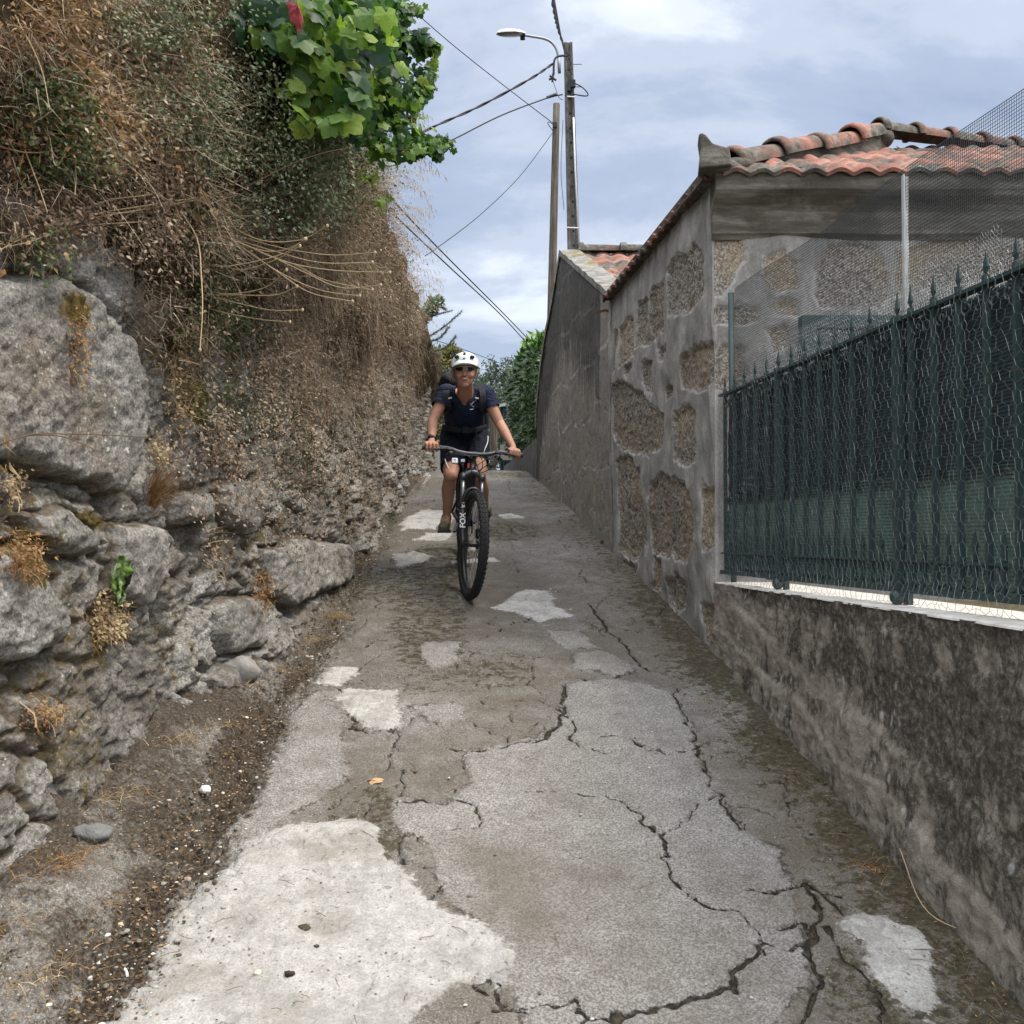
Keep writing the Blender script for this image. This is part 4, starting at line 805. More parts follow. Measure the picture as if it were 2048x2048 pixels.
# --- hanging clumps of dead plant on the stones
for blobs, lab, mt, L in [([(205, 1235, 34, 42, 520), (200, 1200, 16, 20, 100)], 'straw-coloured dead clump hanging below the green rag on the wall', ml_dry, .05), ([(308, 905, 18, 30, 240)], 'small pale dead clump at the right edge of the great smooth stone', ml_dry, .035),
        ([(35, 1110, 40, 50, 420)], 'brown dead clump on the wall at the far left edge', ml_rust, .04), ([(10, 970, 24, 32, 200)], 'yellowish dead tuft high on the stones at the far left edge', ml_dry, .03), ([(75, 1430, 40, 22, 300)], 'flattened dead tuft low on the wall near the left edge', ml_rust, .03),
        ([(350, 760, 26, 110, 700), (400, 640, 30, 80, 500)], 'long dead strand hanging right of the great smooth stone', ml_dry, .05), ([(145, 690, 10, 80, 260)], 'thin reddish dead strand hanging over the great smooth stone', ml_rust, .035), ([(430, 880, 40, 60, 500)], 'brown dead tuft in the middle of the rubble wall', ml_mauve, .05),
        ([(515, 1180, 20, 40, 260)], 'rusty dead strand beside the flat dark stone low in the wall', ml_rust, .05), ([(420, 1100, 20, 50, 120)], 'sparse dead strand low on the rubble wall', ml_mauve, .05)]:
    q = many(blobs); t = thing('dead_plant', q.mean(0), lab, 'dead plant'); b = MB(); leaves(b, q, L*.42, .06, .2, 1); dry_blades(b, q[:len(q)//3], L*1.6, .0014, .5, .6, 3, .3, 1, .04); b.build('withered_leaves', mt, t)
    for i in range(5):
        b = MB(); a = q[rng.integers(len(q))]; e = a+np.array([.05, rng.normal()*.02, -.06]); tube(b, bez([a-np.array([.03, 0, -.03]), (a+e)/2+.01, e], 5), .0015, 4); b.build('stalk', mat_straw, t)
b = MB(); t = thing('dead_plant', hit([300], [990])[0][0], 'red-brown brush of upright dead stems rooted beside the great smooth stone', 'dead plant')
r0 = hit([300], [1000])[0][0]
n = 260; d = np.stack([.5+rng.normal(size=n)*.3, .2+rng.normal(size=n)*.5, .9+rng.normal(size=n)*.3], -1); blades(b, r0+rng.normal(size=(n, 3))*[.012, .02, .03], d, np.stack([.2+0*d[:, 0], .3*d[:, 1], -.1+0*d[:, 0]], -1), .05+.16*rng.random(n), .0014, 4, tone=rng.random(n)*.6); b.build('stems', ml_rust, t)
# --- dead thistles with pale arching stalks
def stalkpath(pts, out=0.0):
    px = [p[0] for p in pts]; py = [p[1] for p in pts]; h, ok = hit([px[0]], [py[0]]); Y0 = h[0][1] if ok[0] else 4.5; o = []
    L = len(pts)
    hh_, ko = hit(px, py)
    for i, p in enumerate(pts): o.append(P(p[0], p[1], min(Y0-(.03+out*i/(L-1)), (hh_[i][1]-.10) if ko[i] else 99)))
    return bez(o, 18)
def thistle(lab, stalks, out, mat, r=.0028, heads=True):
    p0 = stalkpath(stalks[0], out)[0]; t = thing('thistle', p0, lab, 'thistle'); b = MB(); hb = MB()
    for s_ in stalks:
        pth = stalkpath(s_, out); tube(b, pth, np.linspace(r*1.15, r*.6, len(pth)), 6)
        b.build('stalk', mat, t); b = MB()
        if heads: ell(hb, pth[-1], (r*2.3, r*2.3, r*3.2), nu=8, nv=6); hb.build('seed_head', mat_straw, t); hb = MB()
    q = stalkpath(stalks[0], out)[:4]; lb = MB(); n = 14; place(lb, LEAF_T, LEAF_F, q[0]+rng.normal(size=(n, 3))*.03, np.stack([rng.normal(size=n)*.4, rng.normal(size=n)*.4, -np.ones(n)], -1), rng.normal(size=(n, 3)), np.stack([.05+.05*rng.random(n), .03+.03*rng.random(n), .1+0*rng.random(n)], -1), tone=.2+.5*rng.random(n))
    lb.build('withered_leaves', ml_dry, t); return t
thistle('dead thistle with pale arching stalks fanning right across the bank', [[(470, 470), (560, 495), (660, 510), (750, 505)], [(460, 475), (540, 500), (640, 525), (745, 525)], [(450, 470), (560, 520), (660, 540), (780, 545)], [(470, 480), (600, 540), (680, 575), (762, 570)], [(480, 490), (590, 530), (650, 560), (745, 580)],
 [(460, 480), (560, 545), (640, 580), (720, 592)], [(450, 470), (550, 540), (620, 585), (705, 603)], [(440, 440), (520, 480), (600, 480), (655, 452)], [(440, 470), (520, 500), (570, 500), (612, 478)], [(430, 520), (480, 540), (550, 520), (600, 492)]], .35, mat_straw)
thistle('dead thistle whose stalks reach left over the stones', [[(395, 395), (300, 410), (180, 430), (60, 470), (0, 500)], [(390, 400), (280, 420), (170, 440), (70, 480), (20, 492)], [(350, 438), (260, 445), (160, 452), (90, 470)], [(310, 425), (250, 425), (180, 428), (150, 432)], [(350, 382), (280, 392), (200, 405), (60, 465)]], .3, mat_straw)
thistle('drooping dead thistle with curled stalks hanging below the hollow', [[(360, 420), (395, 480), (403, 560), (405, 620), (400, 700)], [(400, 585), (460, 595), (520, 590), (575, 560), (595, 540)] and [(405, 580), (460, 588), (530, 575), (573, 540)], [(405, 590), (470, 590), (550, 590), (594, 573)], [(408, 590), (470, 605), (540, 620), (605, 620)], [(410, 615), (470, 630), (530, 640), (580, 644)], [(405, 530), (460, 532), (560, 510), (610, 478)]], .35, mat_straw)
thistle('thin dead stalks arching up against the vine', [[(440, 400), (500, 370), (580, 330), (640, 308), (700, 295)], [(520, 365), (600, 335), (680, 305), (700, 300)], [(500, 395), (580, 380), (640, 350), (700, 345), (760, 360)], [(500, 380), (540, 300), (430, 150), (405, 80)][:3]], .25, mat_brst, .0026, False)
thistle('thorny red-brown bramble shoot lying across the great smooth stone', [[(-20, 895), (60, 870), (140, 868), (220, 870), (300, 875)], [(60, 870), (120, 872), (170, 890), (200, 905)]], .06, mat_brst, .0025, False)
thistle('long pale dead stems dangling at the left over the topmost stones', [[(60, 215), (95, 260), (110, 330), (130, 310)], [(50, 300), (80, 380), (95, 425)], [(30, 30), (80, 130), (100, 220)], [(200, 30), (210, 90), (206, 150)], [(120, 230), (150, 330), (150, 390)]], .1, mat_straw, .002, False)
# --- grape vine
vine = thing('grapevine', P(600, 60, 5.4), 'leafy bright green grapevine hanging over the top of the bank against the sky', 'vine')
BR = [[(520, -60, 5.0), (560, 60, 5.0), (600, 180, 5.0), (610, 260, 5.0)], [(560, -80, 5.3), (650, 60, 5.3), (700, 200, 5.4), (745, 290, 5.5)], [(600, -60, 5.6), (720, 60, 5.6), (780, 130, 5.8), (850, 175, 5.9), (868, 105, 6.0), (878, 82, 6.0)][:5], [(640, -60, 5.8), (740, 20, 5.8), (800, 12, 5.8), (852, 18, 5.8)],
 [(700, 150, 5.6), (760, 230, 5.7), (815, 255, 5.8), (880, 280, 5.9), (905, 292, 5.9)], [(740, 180, 5.6), (800, 200, 5.7), (840, 190, 5.8), (865, 150, 5.8)], [(620, 60, 5.1), (680, 160, 5.1), (700, 240, 5.1), (712, 280, 5.1)], [(560, 20, 4.9), (640, 80, 4.9), (650, 160, 4.9)], [(780, 40, 5.8), (800, 80, 5.8), (798, 70, 5.8), (806, 40, 5.8)][:2]+[(806, 95, 5.8)], [(745, 290, 5.5), (800, 300, 5.6), (860, 300, 5.7), (882, 305, 5.7)],
 [(830, 60, 5.9), (850, 100, 5.9), (872, 90, 5.9)], [(500, -30, 5.2), (700, 0, 5.2), (800, 5, 5.6)]]
sb = MB(); lp = []; ls = []
for br in BR:
    pth = bez([P(x, y, Y_) for x, y, Y_ in br], 40); sb = MB(); tube(sb, pth, np.linspace(.006, .0018, 40), 6); sb.build('stem', mat_bark, vine, smooth=True)
    for i in range(3, 40):
        for k in range(2): lp.append(pth[i]+rng.normal(size=3)*[.04, .06, .04]*(1-.65*i/40)); ls.append(.085*(1-.5*i/40)*(.7+.6*rng.random()))
q1 = []
def fill(cx, cy, rx, ry, n, Y0, dY, s):
    for _ in range(n):
        r, t_ = math.sqrt(rng.random()), rng.random()*6.283; lp.append(P(cx+rx*r*math.cos(t_), cy+ry*r*math.sin(t_), Y0+dY*rng.random())); ls.append(s*(.6+.7*rng.random()))
fill(640, 50, 150, 95, 330, 4.6, .9, .10); fill(650, 180, 85, 85, 170, 4.6, .6, .105); fill(560, 30, 90, 60, 170, 4.5, .6, .11); fill(700, 235, 50, 30, 26, 5.1, .5, .075); fill(740, 120, 70, 120, 190, 5.3, .9, .075); fill(800, 215, 50, 40, 60, 5.6, .3, .05); fill(850, 170, 22, 22, 26, 5.8, .1, .045); fill(868, 120, 10, 25, 12, 5.9, .1, .035); fill(860, 292, 35, 12, 34, 5.7, .2, .045); fill(790, 190, 50, 60, 80, 5.6, .4, .055); fill(720, 10, 80, 40, 120, 5.2, .8, .09); fill(760, 250, 55, 40, 90, 5.5, .4, .06); fill(830, 285, 45, 18, 60, 5.7, .3, .05); fill(790, 20, 50, 20, 60, 5.7, .2, .055); fill(840, 150, 25, 25, 35, 5.8, .2, .045); fill(540, 60, 50, 70, 60, 5.0, .6, .11); fill(575, 245, 30, 25, 10, 4.8, .2, .09); fill(735, 350, 14, 10, 4, 5.9, .2, .07); fill(765, 395, 16, 12, 4, 6.2, .2, .08); fill(780, 120, 45, 110, 90, 5.6, .4, .055); fill(800, 60, 40, 30, 30, 5.8, .2, .05)
lp = np.array(lp); ls = np.array(ls); n = len(lp); ls = ls*.74
b = MB(); xd = np.stack([.2+rng.normal(size=n)*.5, rng.normal(size=n)*.6, -.75+rng.normal(size=n)*.3], -1); nd = np.stack([.3+rng.normal(size=n)*.5, -.8+rng.normal(size=n)*.5, .55+rng.normal(size=n)*.3], -1)
tn_ = np.clip(.44+.42*vn(lp[:, 0]*3, lp[:, 1]*3, lp[:, 2]*3, 88)+.24*rng.normal(size=n)-.30*(lp[:, 0] < -1.02), 0, 1)
place(b, GRAPE_T, GRAPE_F, lp, xd, nd, np.stack([ls*1.25, ls*1.2, ls*1.3], -1), tone=tn_); b.build('foliage', ml_vine, vine)
b = MB(); m = Mat('red_vine_leaf', .6, .3); mat_red = m.done(m.ramp(m.noise(25, 4), [(.35, (.16, .012, .02)), (.6, (.32, .05, .06)), (.75, (.22, .24, .12))]))
place(b, GRAPE_T, GRAPE_F, [P(592, 12, 4.42)], [(.3, 0, -1)], [(.4, -.8, .2)], [[.13, .06, .35]]); o = b.build('red_leaf', mat_red, vine); o['label'] = 'crimson curled vine leaf'
# --- wisps of oat grass standing out against the sky
b = MB()
for _ in range(75):
    px, py = random.choice([(780, 350), (790, 430), (810, 500), (820, 560), (835, 620), (800, 460), (770, 310)]); px += rng.normal()*12; py += rng.normal()*30; Y_ = 6.0+(py-300)/330*5
    p0 = P(px-25, py, Y_); L = .2+.25*rng.random(); d = np.array([.75, rng.normal()*.3, .35+rng.normal()*.4]); e = p0+d*L; mid = p0+d*L*.6+np.array([0, 0, .06]); e = e+np.array([.05, 0, -.05]); pth = bez([p0, mid, e], 10); tube(b, pth, np.linspace(.0013, .0006, 10), 4, cap=False)
    for i in range(5, 10):
        for k in range(2): s_ = pth[i]+rng.normal(size=3)*.008; tube(b, [pth[i], s_+np.array([.012, 0, -.02]), s_+np.array([.014, 0, -.045])], [.0006, .0022, .0004], 4, cap=False)
tag(b.build('oat_grass', simple('oat_straw', (.42, .36, .25), .8, .2)), kind='stuff')
# --- dead grass tufts along the gutter
for (px, py, n, L, lab) in [(660, 1235, 130, .20, 'straw tuft of dead grass lying over the apron by the road edge'), (345, 1480, 90, .13, 'dead grass tuft at the wall foot above the loose stone'), (110, 1720, 260, .12, 'rusty dead grass mat on the apron at the lower left'), (835, 960, 90, .16, 'dry grass tuft at the far end of the wall foot'), (790, 1010, 80, .13, 'dry grass tuft at the wall foot behind the rider'),
                            (700, 1130, 90, .12, 'dry grass tuft at the wall foot beside the rider'), (1750, 1730, 90, .08, 'brown dead tuft at the foot of the low wall, lower right'), (470, 1370, 60, .1, 'small dead tuft under the flat dark stone'), (20, 1840, 100, .1, 'rusty dead tuft at the lower left corner'), (1110, 1368, 40, .05, 'tiny straw tuft in a crack beside the pale slab'), (620, 1280, 90, .12, 'dry grass strands sprawled across the apron'), (560, 1340, 60, .1, 'faded grass scrap beside the gutter below the wall'), (240, 1590, 90, .1, 'dead grass tuft behind the light grey stone at the wall foot'), (430, 1450, 80, .09, 'pale dead tuft growing from the wall foot'), (60, 1950, 120, .1, 'dead grass spread at the bottom left corner'), (200, 1800, 80, .07, 'rusty dead scrap on the apron above the gutter'), (1420, 1400, 60, .06, 'dry brown wisps in the moss by the low wall'), (1590, 1800, 40, .05, 'tiny brown tuft in the crack by the white patch')]:
    a, b_ = ray(px, py); best = None
    for Yq in np.linspace(1.9, 14, 2400):
        x, z = a*Yq, CAMZ+b_*Yq
        if z <= road_z(x, Yq): best = (x, Yq, z); break
    if best is None: continue
    c0 = np.array(best); t = thing('grass_tuft', c0, lab, 'grass tuft'); b = MB(); d = np.stack([rng.normal(size=n)*.8+(.4 if px < 1000 else -.3), rng.normal(size=n)*.8, .5+.5*rng.random(n)], -1)
    blades(b, c0+rng.normal(size=(n, 3))*[.05, .07, .003]+[0, 0, .0], d, np.stack([0*d[:, 0], 0*d[:, 0], -.55-.3*rng.random(n)], -1), L*(.4+.8*rng.random(n)), .0012, 4, tone=.25+.7*rng.random(n)); b.build('blades', ml_rust if 'rust' in lab or 'brown' in lab else ml_dry, t)

# ================================================================ LITTER ON THE LANE
def scat(n, xf, ylo, yhi, sig):
    y = ylo*np.exp(rng.random(n)*math.log(yhi/ylo)); x = xf(y)+rng.normal(size=n)*sig; return x, y
zl_ = lambda x, y: np.array([road_z(a, c) for a, c in zip(x, y)])
b = MB(); x, y = scat(5200, lambda y: np.full(len(y), GUT-.01), 2.0, 8, .075); z = zl_(x, y)-.012+.012*rng.random(len(x))
n = len(x); place(b, LEAF_T, LEAF_F, np.stack([x, y, z+.006], -1), rng.normal(size=(n, 3))*[1, 1, .3], np.stack([rng.normal(size=n)*.5, rng.normal(size=n)*.5, np.ones(n)], -1), np.stack([.008+.014*rng.random(n)]*2+[.03*rng.random(n)], -1), tone=rng.random(n)**2.6*.7)
x, y = scat(900, lambda y: np.interp(y, [2, 14], [-.5, -.3]), 2.2, 9, .55); z = zl_(x, y); n = len(x); place(b, LEAF_T, LEAF_F, np.stack([x, y, z+.008], -1), rng.normal(size=(n, 3))*[1, 1, .1], np.stack([rng.normal(size=n)*.3, rng.normal(size=n)*.3, np.ones(n)], -1), np.stack([.006+.008*rng.random(n), .003+.005*rng.random(n), .02*rng.random(n)], -1), tone=rng.random(n)**2*.6)
x, y = scat(1600, lambda y: xlow(y)-.13, 2.2, 9, .09); z = zl_(x, y); n = len(x); place(b, LEAF_T, LEAF_F, np.stack([x, y, z+.006], -1), rng.normal(size=(n, 3))*[1, 1, .2], np.stack([rng.normal(size=n)*.4, rng.normal(size=n)*.4, np.ones(n)], -1), np.stack([.007+.016*rng.random(n), .004+.006*rng.random(n), .02*rng.random(n)], -1), tone=rng.random(n)**1.5*.7)
x, y = scat(5200, lambda y: xfoot(y)*.6+GUT*.4, 2.0, 13, .13); z = zl_(x, y); n = len(x); place(b, LEAF_T, LEAF_F, np.stack([x, y, z+.008], -1), rng.normal(size=(n, 3))*[1, 1, .2], np.stack([rng.normal(size=n)*.4, rng.normal(size=n)*.4, np.ones(n)], -1), np.stack([.008+.018*rng.random(n), .004+.009*rng.random(n), .02*rng.random(n)], -1), tone=rng.random(n)**1.5*.8)
tag(b.build('leaf_litter', ml_dry), kind='stuff')
b = MB()
for k in range(520):                                          # twigs
    y_ = 2.1*math.exp(rng.random()*math.log(4)); x_ = random.choice([GUT+rng.normal()*.09, GUT+rng.normal()*.09, float(xlow(y_))-.12+rng.normal()*.07, -.3+rng.normal()*.5]); z_ = road_z(x_, y_)+.012; a_ = rng.random()*3.14; L = .02+.05*rng.random(); d = np.array([math.cos(a_)*L, math.sin(a_)*L, .216*math.sin(a_)*L]); tube(b, [[x_, y_, z_], np.array([x_, y_, z_+.003])+d*.5+rng.normal(size=3)*.002, np.array([x_, y_, z_])+d], .0011, 4)
tag(b.build('twigs', simple('twig', (.16, .11, .07), .9, .1, 0, .5)), kind='stuff')
def pebT():
    b_ = MB(); ell(b_, (0, 0, 0), (1, .75, .55), nu=7, nv=5); V = np.concatenate(b_.V); V += .18*np.stack([vn(V[:, 0]*2, V[:, 1]*2, V[:, 2]*2, i) for i in (1, 2, 3)], -1); return V, b_.Fs
PV, PF = pebT(); b = MB(); x, y = scat(1500, lambda y: np.full(len(y), GUT), 2.0, 9, .09); x2, y2 = scat(500, lambda y: 0*y, 2.0, 9, .7); x3, y3 = scat(900, lambda y: xfoot(y)*.7+GUT*.3, 2.2, 9, .14); x, y = np.concatenate([x, x2, x3]), np.concatenate([y, y2, y3]); n = len(x); s = .0025+.007*rng.random(n)**4; s[:1500] *= 1.3
place(b, PV, PF, np.stack([x, y, zl_(x, y)+.003], -1), rng.normal(size=(n, 3))*[1, 1, .1], np.stack([0*x, 0*x, 1+0*x], -1), np.stack([s, s, s], -1), tone=rng.random(n))
m = Mat('pebble', .9, .2); tag(b.build('gravel', m.done(m.ramp(m.attr('tone'), [(0, (.05, .042, .033)), (.6, (.18, .165, .14)), (.9, (.5, .48, .43)), (1, (.65, .6, .48))])), smooth=True), kind='stuff')
mat_rock = simple('grey_rock', (.27, .26, .24), .9, .2, 0, .45, 30, .006, 60)
def stone_(px, py, s, lab, mat=mat_rock, sq=.7, nm='stone', cat='stone', lift=0.35):
    a, b_ = ray(px, py)
    for Yq in np.linspace(1.9, 14, 3000):
        x, z = a*Yq, CAMZ+b_*Yq
        if z <= road_z(x, Yq): break
    b = MB(); ell(b, (0, 0, 0), (s, s*.8, s*sq), nu=18, nv=12); V = b.V[0]; V += s*.28*np.stack([fbm(V[:, 0]/s*1.3+px, V[:, 1]/s*1.3, V[:, 2]/s*1.3, 3, i) for i in (1, 2, 3)], -1)
    b.V[0] = V+np.array([x, Yq, road_z(x, Yq)+s*sq*lift]); tag(b.build(nm, mat, smooth=True), lab, cat)
mat_pale = simple('pale_rock', (.55, .55, .53), .85, .3, 0, .2, 30, .003, 90)
stone_(412, 1582, .023, 'light grey fist-sized stone lying beside the gutter', mat_pale); stone_(185, 1668, .055, 'bluish grey rock half buried in the apron', simple('blue_rock', (.16, .165, .16), .9, .2, 0, .4, 20, .006), .5, lift=.1); stone_(60, 1590, .10, 'rounded boulder at the wall foot near the left edge', mat_rock, .7, lift=.2)
stone_(470, 1340, .13, 'low boulder at the wall foot under the flat dark stone', mat_rock, .5, lift=.15); stone_(1208, 1086, .035, 'small dark red stone against the house wall', simple('red_stone', (.10, .02, .015), .8), .8); stone_(1080, 1749, .010, 'tiny dark pebble in the middle of the big concrete slab', simple('dark_pebble', (.06, .05, .04), .9))
stone_(375, 1760, .011, 'small round tan pebble at the edge of the white cement', simple('tan', (.4, .33, .24), .9)); stone_(242, 1852, .009, 'small yellow pebble in the gutter', simple('tan2', (.5, .42, .25), .9)); stone_(515, 1948, .013, 'cream crumb of shell on the white cement', simple('cream', (.55, .48, .36), .9), .5)
stone_(578, 1950, .017, 'dark brown dung crumb on the white cement', simple('dung', (.03, .02, .014), .95), .5, 'dung', 'dung'); stone_(610, 1855, .017, 'dark flattened plant scrap in the middle of the white cement', simple('dung2', (.055, .045, .025), .95), .25, 'plant_scrap', 'litter')
p = gpt(755, 1565); b = MB(); place(b, GRAPE_T, GRAPE_F, [p+np.array([-.02, 0, .012])], [(1, .5, .15)], [(0, -.2, 1)], [[.075, .05, .1]], tone=np.array([.9])); tag(b.build('dry_leaf', leafmat('tan_leaf', [(0, (.3, .18, .1)), (1, (.55, .36, .2))], .1, .8)), 'curled tan dry leaf lying alone on the lane', 'leaf')
p = gpt(288, 1705); b = MB(); place(b, LEAF_T, LEAF_F, [p+np.array([0, 0, .02])], [(1, .3, .3)], [(0, -.4, 1)], [[.03, .03, .1]], tone=np.array([.9])); tag(b.build('yellow_petal', simple('yellow_leaf', (.55, .47, .08), .7)), 'small fresh yellow leaf in the gutter litter', 'leaf')
p = gpt(253, 1948); b = MB(); tube(b, [p+np.array([-.012, .02, .006]), p+np.array([0, 0, .006]), p+np.array([.012, -.025, .006])], .004, 8); tag(b.build('cigarette_end', simple('white_paper', (.75, .75, .72), .7)), 'white stub lying at the edge of the white cement, lower left', 'stub')
# long straw lying at right
b = MB(); tube(b, bez([gpt(1800, 1745)+[0, 0, .08], gpt(1850, 1830)+[0, 0, .02], gpt(1950, 1880)+[0, 0, .01]], 12), .0016, 5); tag(b.build('straw', mat_straw), 'long pale straw lying across the foot of the low wall', 'straw')
# green rag caught on the wall
h = hit([212], [1155])[0][0]; n1_, n2_ = 26, 50; u_, v_ = np.meshgrid(np.linspace(-1, 1, n1_), np.linspace(0, 1, n2_), indexing='ij'); wd = .042*(1-.25*v_)*(.75+.3*np.sin(v_*5))
XX = .055+u_*wd*.85+.014*np.abs(np.sin(u_*5+v_*4))+.010*fbm(u_*3, v_*8, 0, 3, 7); YY = u_*wd*.4+.018*np.sin(v_*7+u_*6)-.02; ZZ = .075-.17*v_+.01*np.cos(u_*4)
b = MB(); b.add((np.stack([XX, YY, ZZ], -1)+h).reshape(-1, 3), gridf(n1_, n2_)); m = Mat('green_rag', .75, .2); c = m.mix(m.step(m.noise(22, 4), .45, .62), (.10, .17, .035), (.30, .38, .20)); c = m.mix(m.step(m.noise(14, 3, v=m.mapv(loc=(5, 5, 5))), .6, .66), c, (.015, .02, .01)); tag(b.build('green_rag', m.done(c, m.bump(m.noise(50, 4), .004)), smooth=True), 'crumpled green cloth rag stuck to the rubble wall', 'rag')
# ================================================================ FENCE
fx = lambda y, o=0.0: 1.1825-.1256*(y-5.76)+o
ZB, ZTp = 1.665, 2.655
fd = unit(np.array([-.1256, 1.0, 0])); fn = np.array([fd[1], -fd[0], 0])
fence = thing('garden_fence', (fx(4), 4, ZC), 'dark green spear-topped metal fence standing on the pale top of the low wall', 'fence')
m = Mat('dark_green_iron', .5, .45); c = m.mix(m.step(m.noise(18, 5, .7), .5, .7), (.018, .040, .040), (.045, .062, .055)); c = m.mix(m.step(m.noise(40, 5, .7), .62, .72), c, (.085, .06, .035)); mat_iron = m.done(c, m.bump(m.noise(70, 4), .002))
def fp(y, z, o=0.0): return np.array([fx(y, o), y, z])
def rectrail(name, z, h, w_):
    b = MB(); bar(b, fp(1.9, z), fp(5.76, z), w_, h); b.build(name, mat_iron, fence)
rectrail('top_rail', ZTp, .012, .04); rectrail('bottom_rail', ZB, .022, .03); rectrail('middle_rail', ZB+.105, .008, .022)
def spear(b, base, h, w_, t_):
    prof = [(0, .25), (.12, .45), (.30, 1.0), (.36, .92), (1.0, .02)]; V = []
    for q, r in prof:
        for sx, sy in ((-1, -1), (1, -1), (1, 1), (-1, 1)): V.append(base+np.array([0, 0, h*q])+fd*(sx*r*w_/2)+fn*(sy*r*t_/2))
    n_ = len(prof); i, j = np.meshgrid(np.arange(n_-1), np.arange(4), indexing='ij'); i, j = i.ravel(), j.ravel(); b.add(np.array(V), [np.stack([i*4+j, i*4+(j+1) % 4, (i+1)*4+(j+1) % 4, (i+1)*4+j], 1), np.array([[0, 3, 2, 1], [16, 17, 18, 19]])])
def ring(b, c0, r, tr, a0=0, a1=360, n=20, turns=0.0):
    a = np.radians(np.linspace(a0, a1, n)); rr = r*(1-turns*np.linspace(0, 1, n)); tube(b, np.array([c0+fd*(rr[i]*math.cos(a[i]))+np.array([0, 0, rr[i]*math.sin(a[i])]) for i in range(n)]), tr, 6)
def cp(o, dy, parent):                                           # shifted copy of a part
    c_ = o.copy(); col.objects.link(c_); c_.parent = parent
    if parent is fence: c_.location = Vector(o.location)+Vector((-.1256*dy, dy, 0))
    return c_
y0 = 1.92; sp = .155; ys_ = [3.07+sp*k for k in range(-6, 18)]; POSTS = [2.61, 3.785, 4.93]
b = MB(); ya = ys_[0]; bar(b, fp(ya, ZB+.01), fp(ya, ZTp+.03), .019, .019, up=(0, 1, 0)); bar0 = b.build('bar', mat_iron, fence)
b = MB(); spear(b, fp(ya, ZTp+.028), .085, .026, .008); fin0 = b.build('finial', mat_iron, bar0)
b = MB(); bar(b, fp(ya+sp/2, ZB+.01), fp(ya+sp/2, ZB+.15), .014, .014, up=(0, 1, 0)); pk0 = b.build('picket', mat_iron, fence); b = MB(); spear(b, fp(ya+sp/2, ZB+.14), .075, .032, .008); pf0 = b.build('finial', mat_iron, pk0)
b = MB(); ring(b, fp(ya+sp*.25, ZB+.06), .036, .004, 150, 390); ring(b, fp(ya+sp*.75, ZB+.06), .036, .004, 150, 390); ring(b, fp(ya+sp*.25, ZB+.085), .015, .003, 0, 360); ring(b, fp(ya+sp*.75, ZB+.085), .015, .003, 0, 360); lo0 = b.build('scroll', mat_iron, fence)
b = MB(); ring(b, fp(ya+sp*.28, ZTp-.05), .034, .0035, 90, 560, 34, .8); ring(b, fp(ya+sp*.72, ZTp-.05), .034, .0035, 90, -380, 34, .8); up0 = b.build('scroll', mat_iron, fence)
for k in range(1, len(ys_)):
    dy = sp*k
    if min(abs(ys_[k]-p_) for p_ in POSTS) > .075:
        nb = cp(bar0, dy, fence); c_ = fin0.copy(); col.objects.link(c_); c_.parent = nb
    if ys_[k]+sp/2 < 5.72:
        nb = cp(pk0, dy, fence); c_ = pf0.copy(); col.objects.link(c_); c_.parent = nb; cp(lo0, dy, fence); cp(up0, dy, fence)
for p_ in POSTS:
    b = MB(); bar(b, fp(p_, ZB-.035), fp(p_, ZTp+.02), .036, .036, up=(0, 1, 0)); po = b.build('post', mat_iron, fence)
    b = MB(); lathe(b, [(.0, -.042), (.014, -.041), (.026, -.028), (.029, -.014), (.024, .002), (.014, .008), (.012, .014), (.016, .02), (0, .022)], fp(p_, ZC+.043, -.01), 18); b.build('ball_foot', mat_iron, po, smooth=True)
    b = MB(); spear(b, fp(p_, ZTp+.02), .09, .03, .01); b.build('finial', mat_iron, po)
    b = MB(); box(b, fp(p_+.0, ZC+.02, .03), (.02, .045, .045)); b.build('bracket', mat_iron, po)
# shade cloth, two overlapping strips
def cloth(name, z0_, z1_, off, colr, lab, trans, c2, amp):
    nu, nv = 520, 60; yy, tt = np.meshgrid(np.linspace(1.9, 5.74, nu), np.linspace(0, 1, nv), indexing='ij'); zz = z0_+(z1_-z0_)*tt
    xx = fx(yy, off)+amp*np.sin((yy-2.85)/sp*np.pi)**2+amp*1.3*fbm(yy*4, zz*3, 0, 4, 7)+amp*.5*fbm(yy*20, zz*30, 0, 2, 9); zz = zz+.006*fbm(yy*3, zz*2, 4, 3, 8)*(1 if z1_ < 2.2 else .5)
    b = MB(); b.add(np.stack([xx, yy, zz], -1).reshape(-1, 3), gridf(nu, nv)); m = Mat(name, .55, .35); wv_ = m.wave(24, v=m.mapv((.1, .1, 1)), dist=.9); st_ = m.wave(70, axis='Y', dist=2)
    c = m.mix(m.step(wv_, .55, .85), colr, c2); c = m.mix(m.math('MULTIPLY', m.step(m.noise(8, 5, v=m.mapv((1, 1, 1))), .4, .7), .5), c, tuple(x*.6 for x in c2)); gl = m.math('MULTIPLY', m.step(m.noise(120, 2, v=m.mapv((1, 1, .6))), .68, .74), trans*2.2)
    c = m.mix(gl, c, (.42, .48, .46)); m.done(c, m.bump(m.math('ADD', wv_, m.math('MULTIPLY', st_, .4)), .0015, 1))
    t_ = m.nt.nodes.new('ShaderNodeBsdfTranslucent'); m.set(t_.inputs[0], colr); ms = m.nt.nodes.new('ShaderNodeMixShader'); ms.inputs[0].default_value = trans; m.nt.links.new(m.p.outputs[0], ms.inputs[1]); m.nt.links.new(t_.outputs[0], ms.inputs[2]); m.nt.links.new(ms.outputs[0], m.out.inputs[0])
    tag(b.build('shade_cloth', m.m, smooth=True), lab, 'shade cloth')
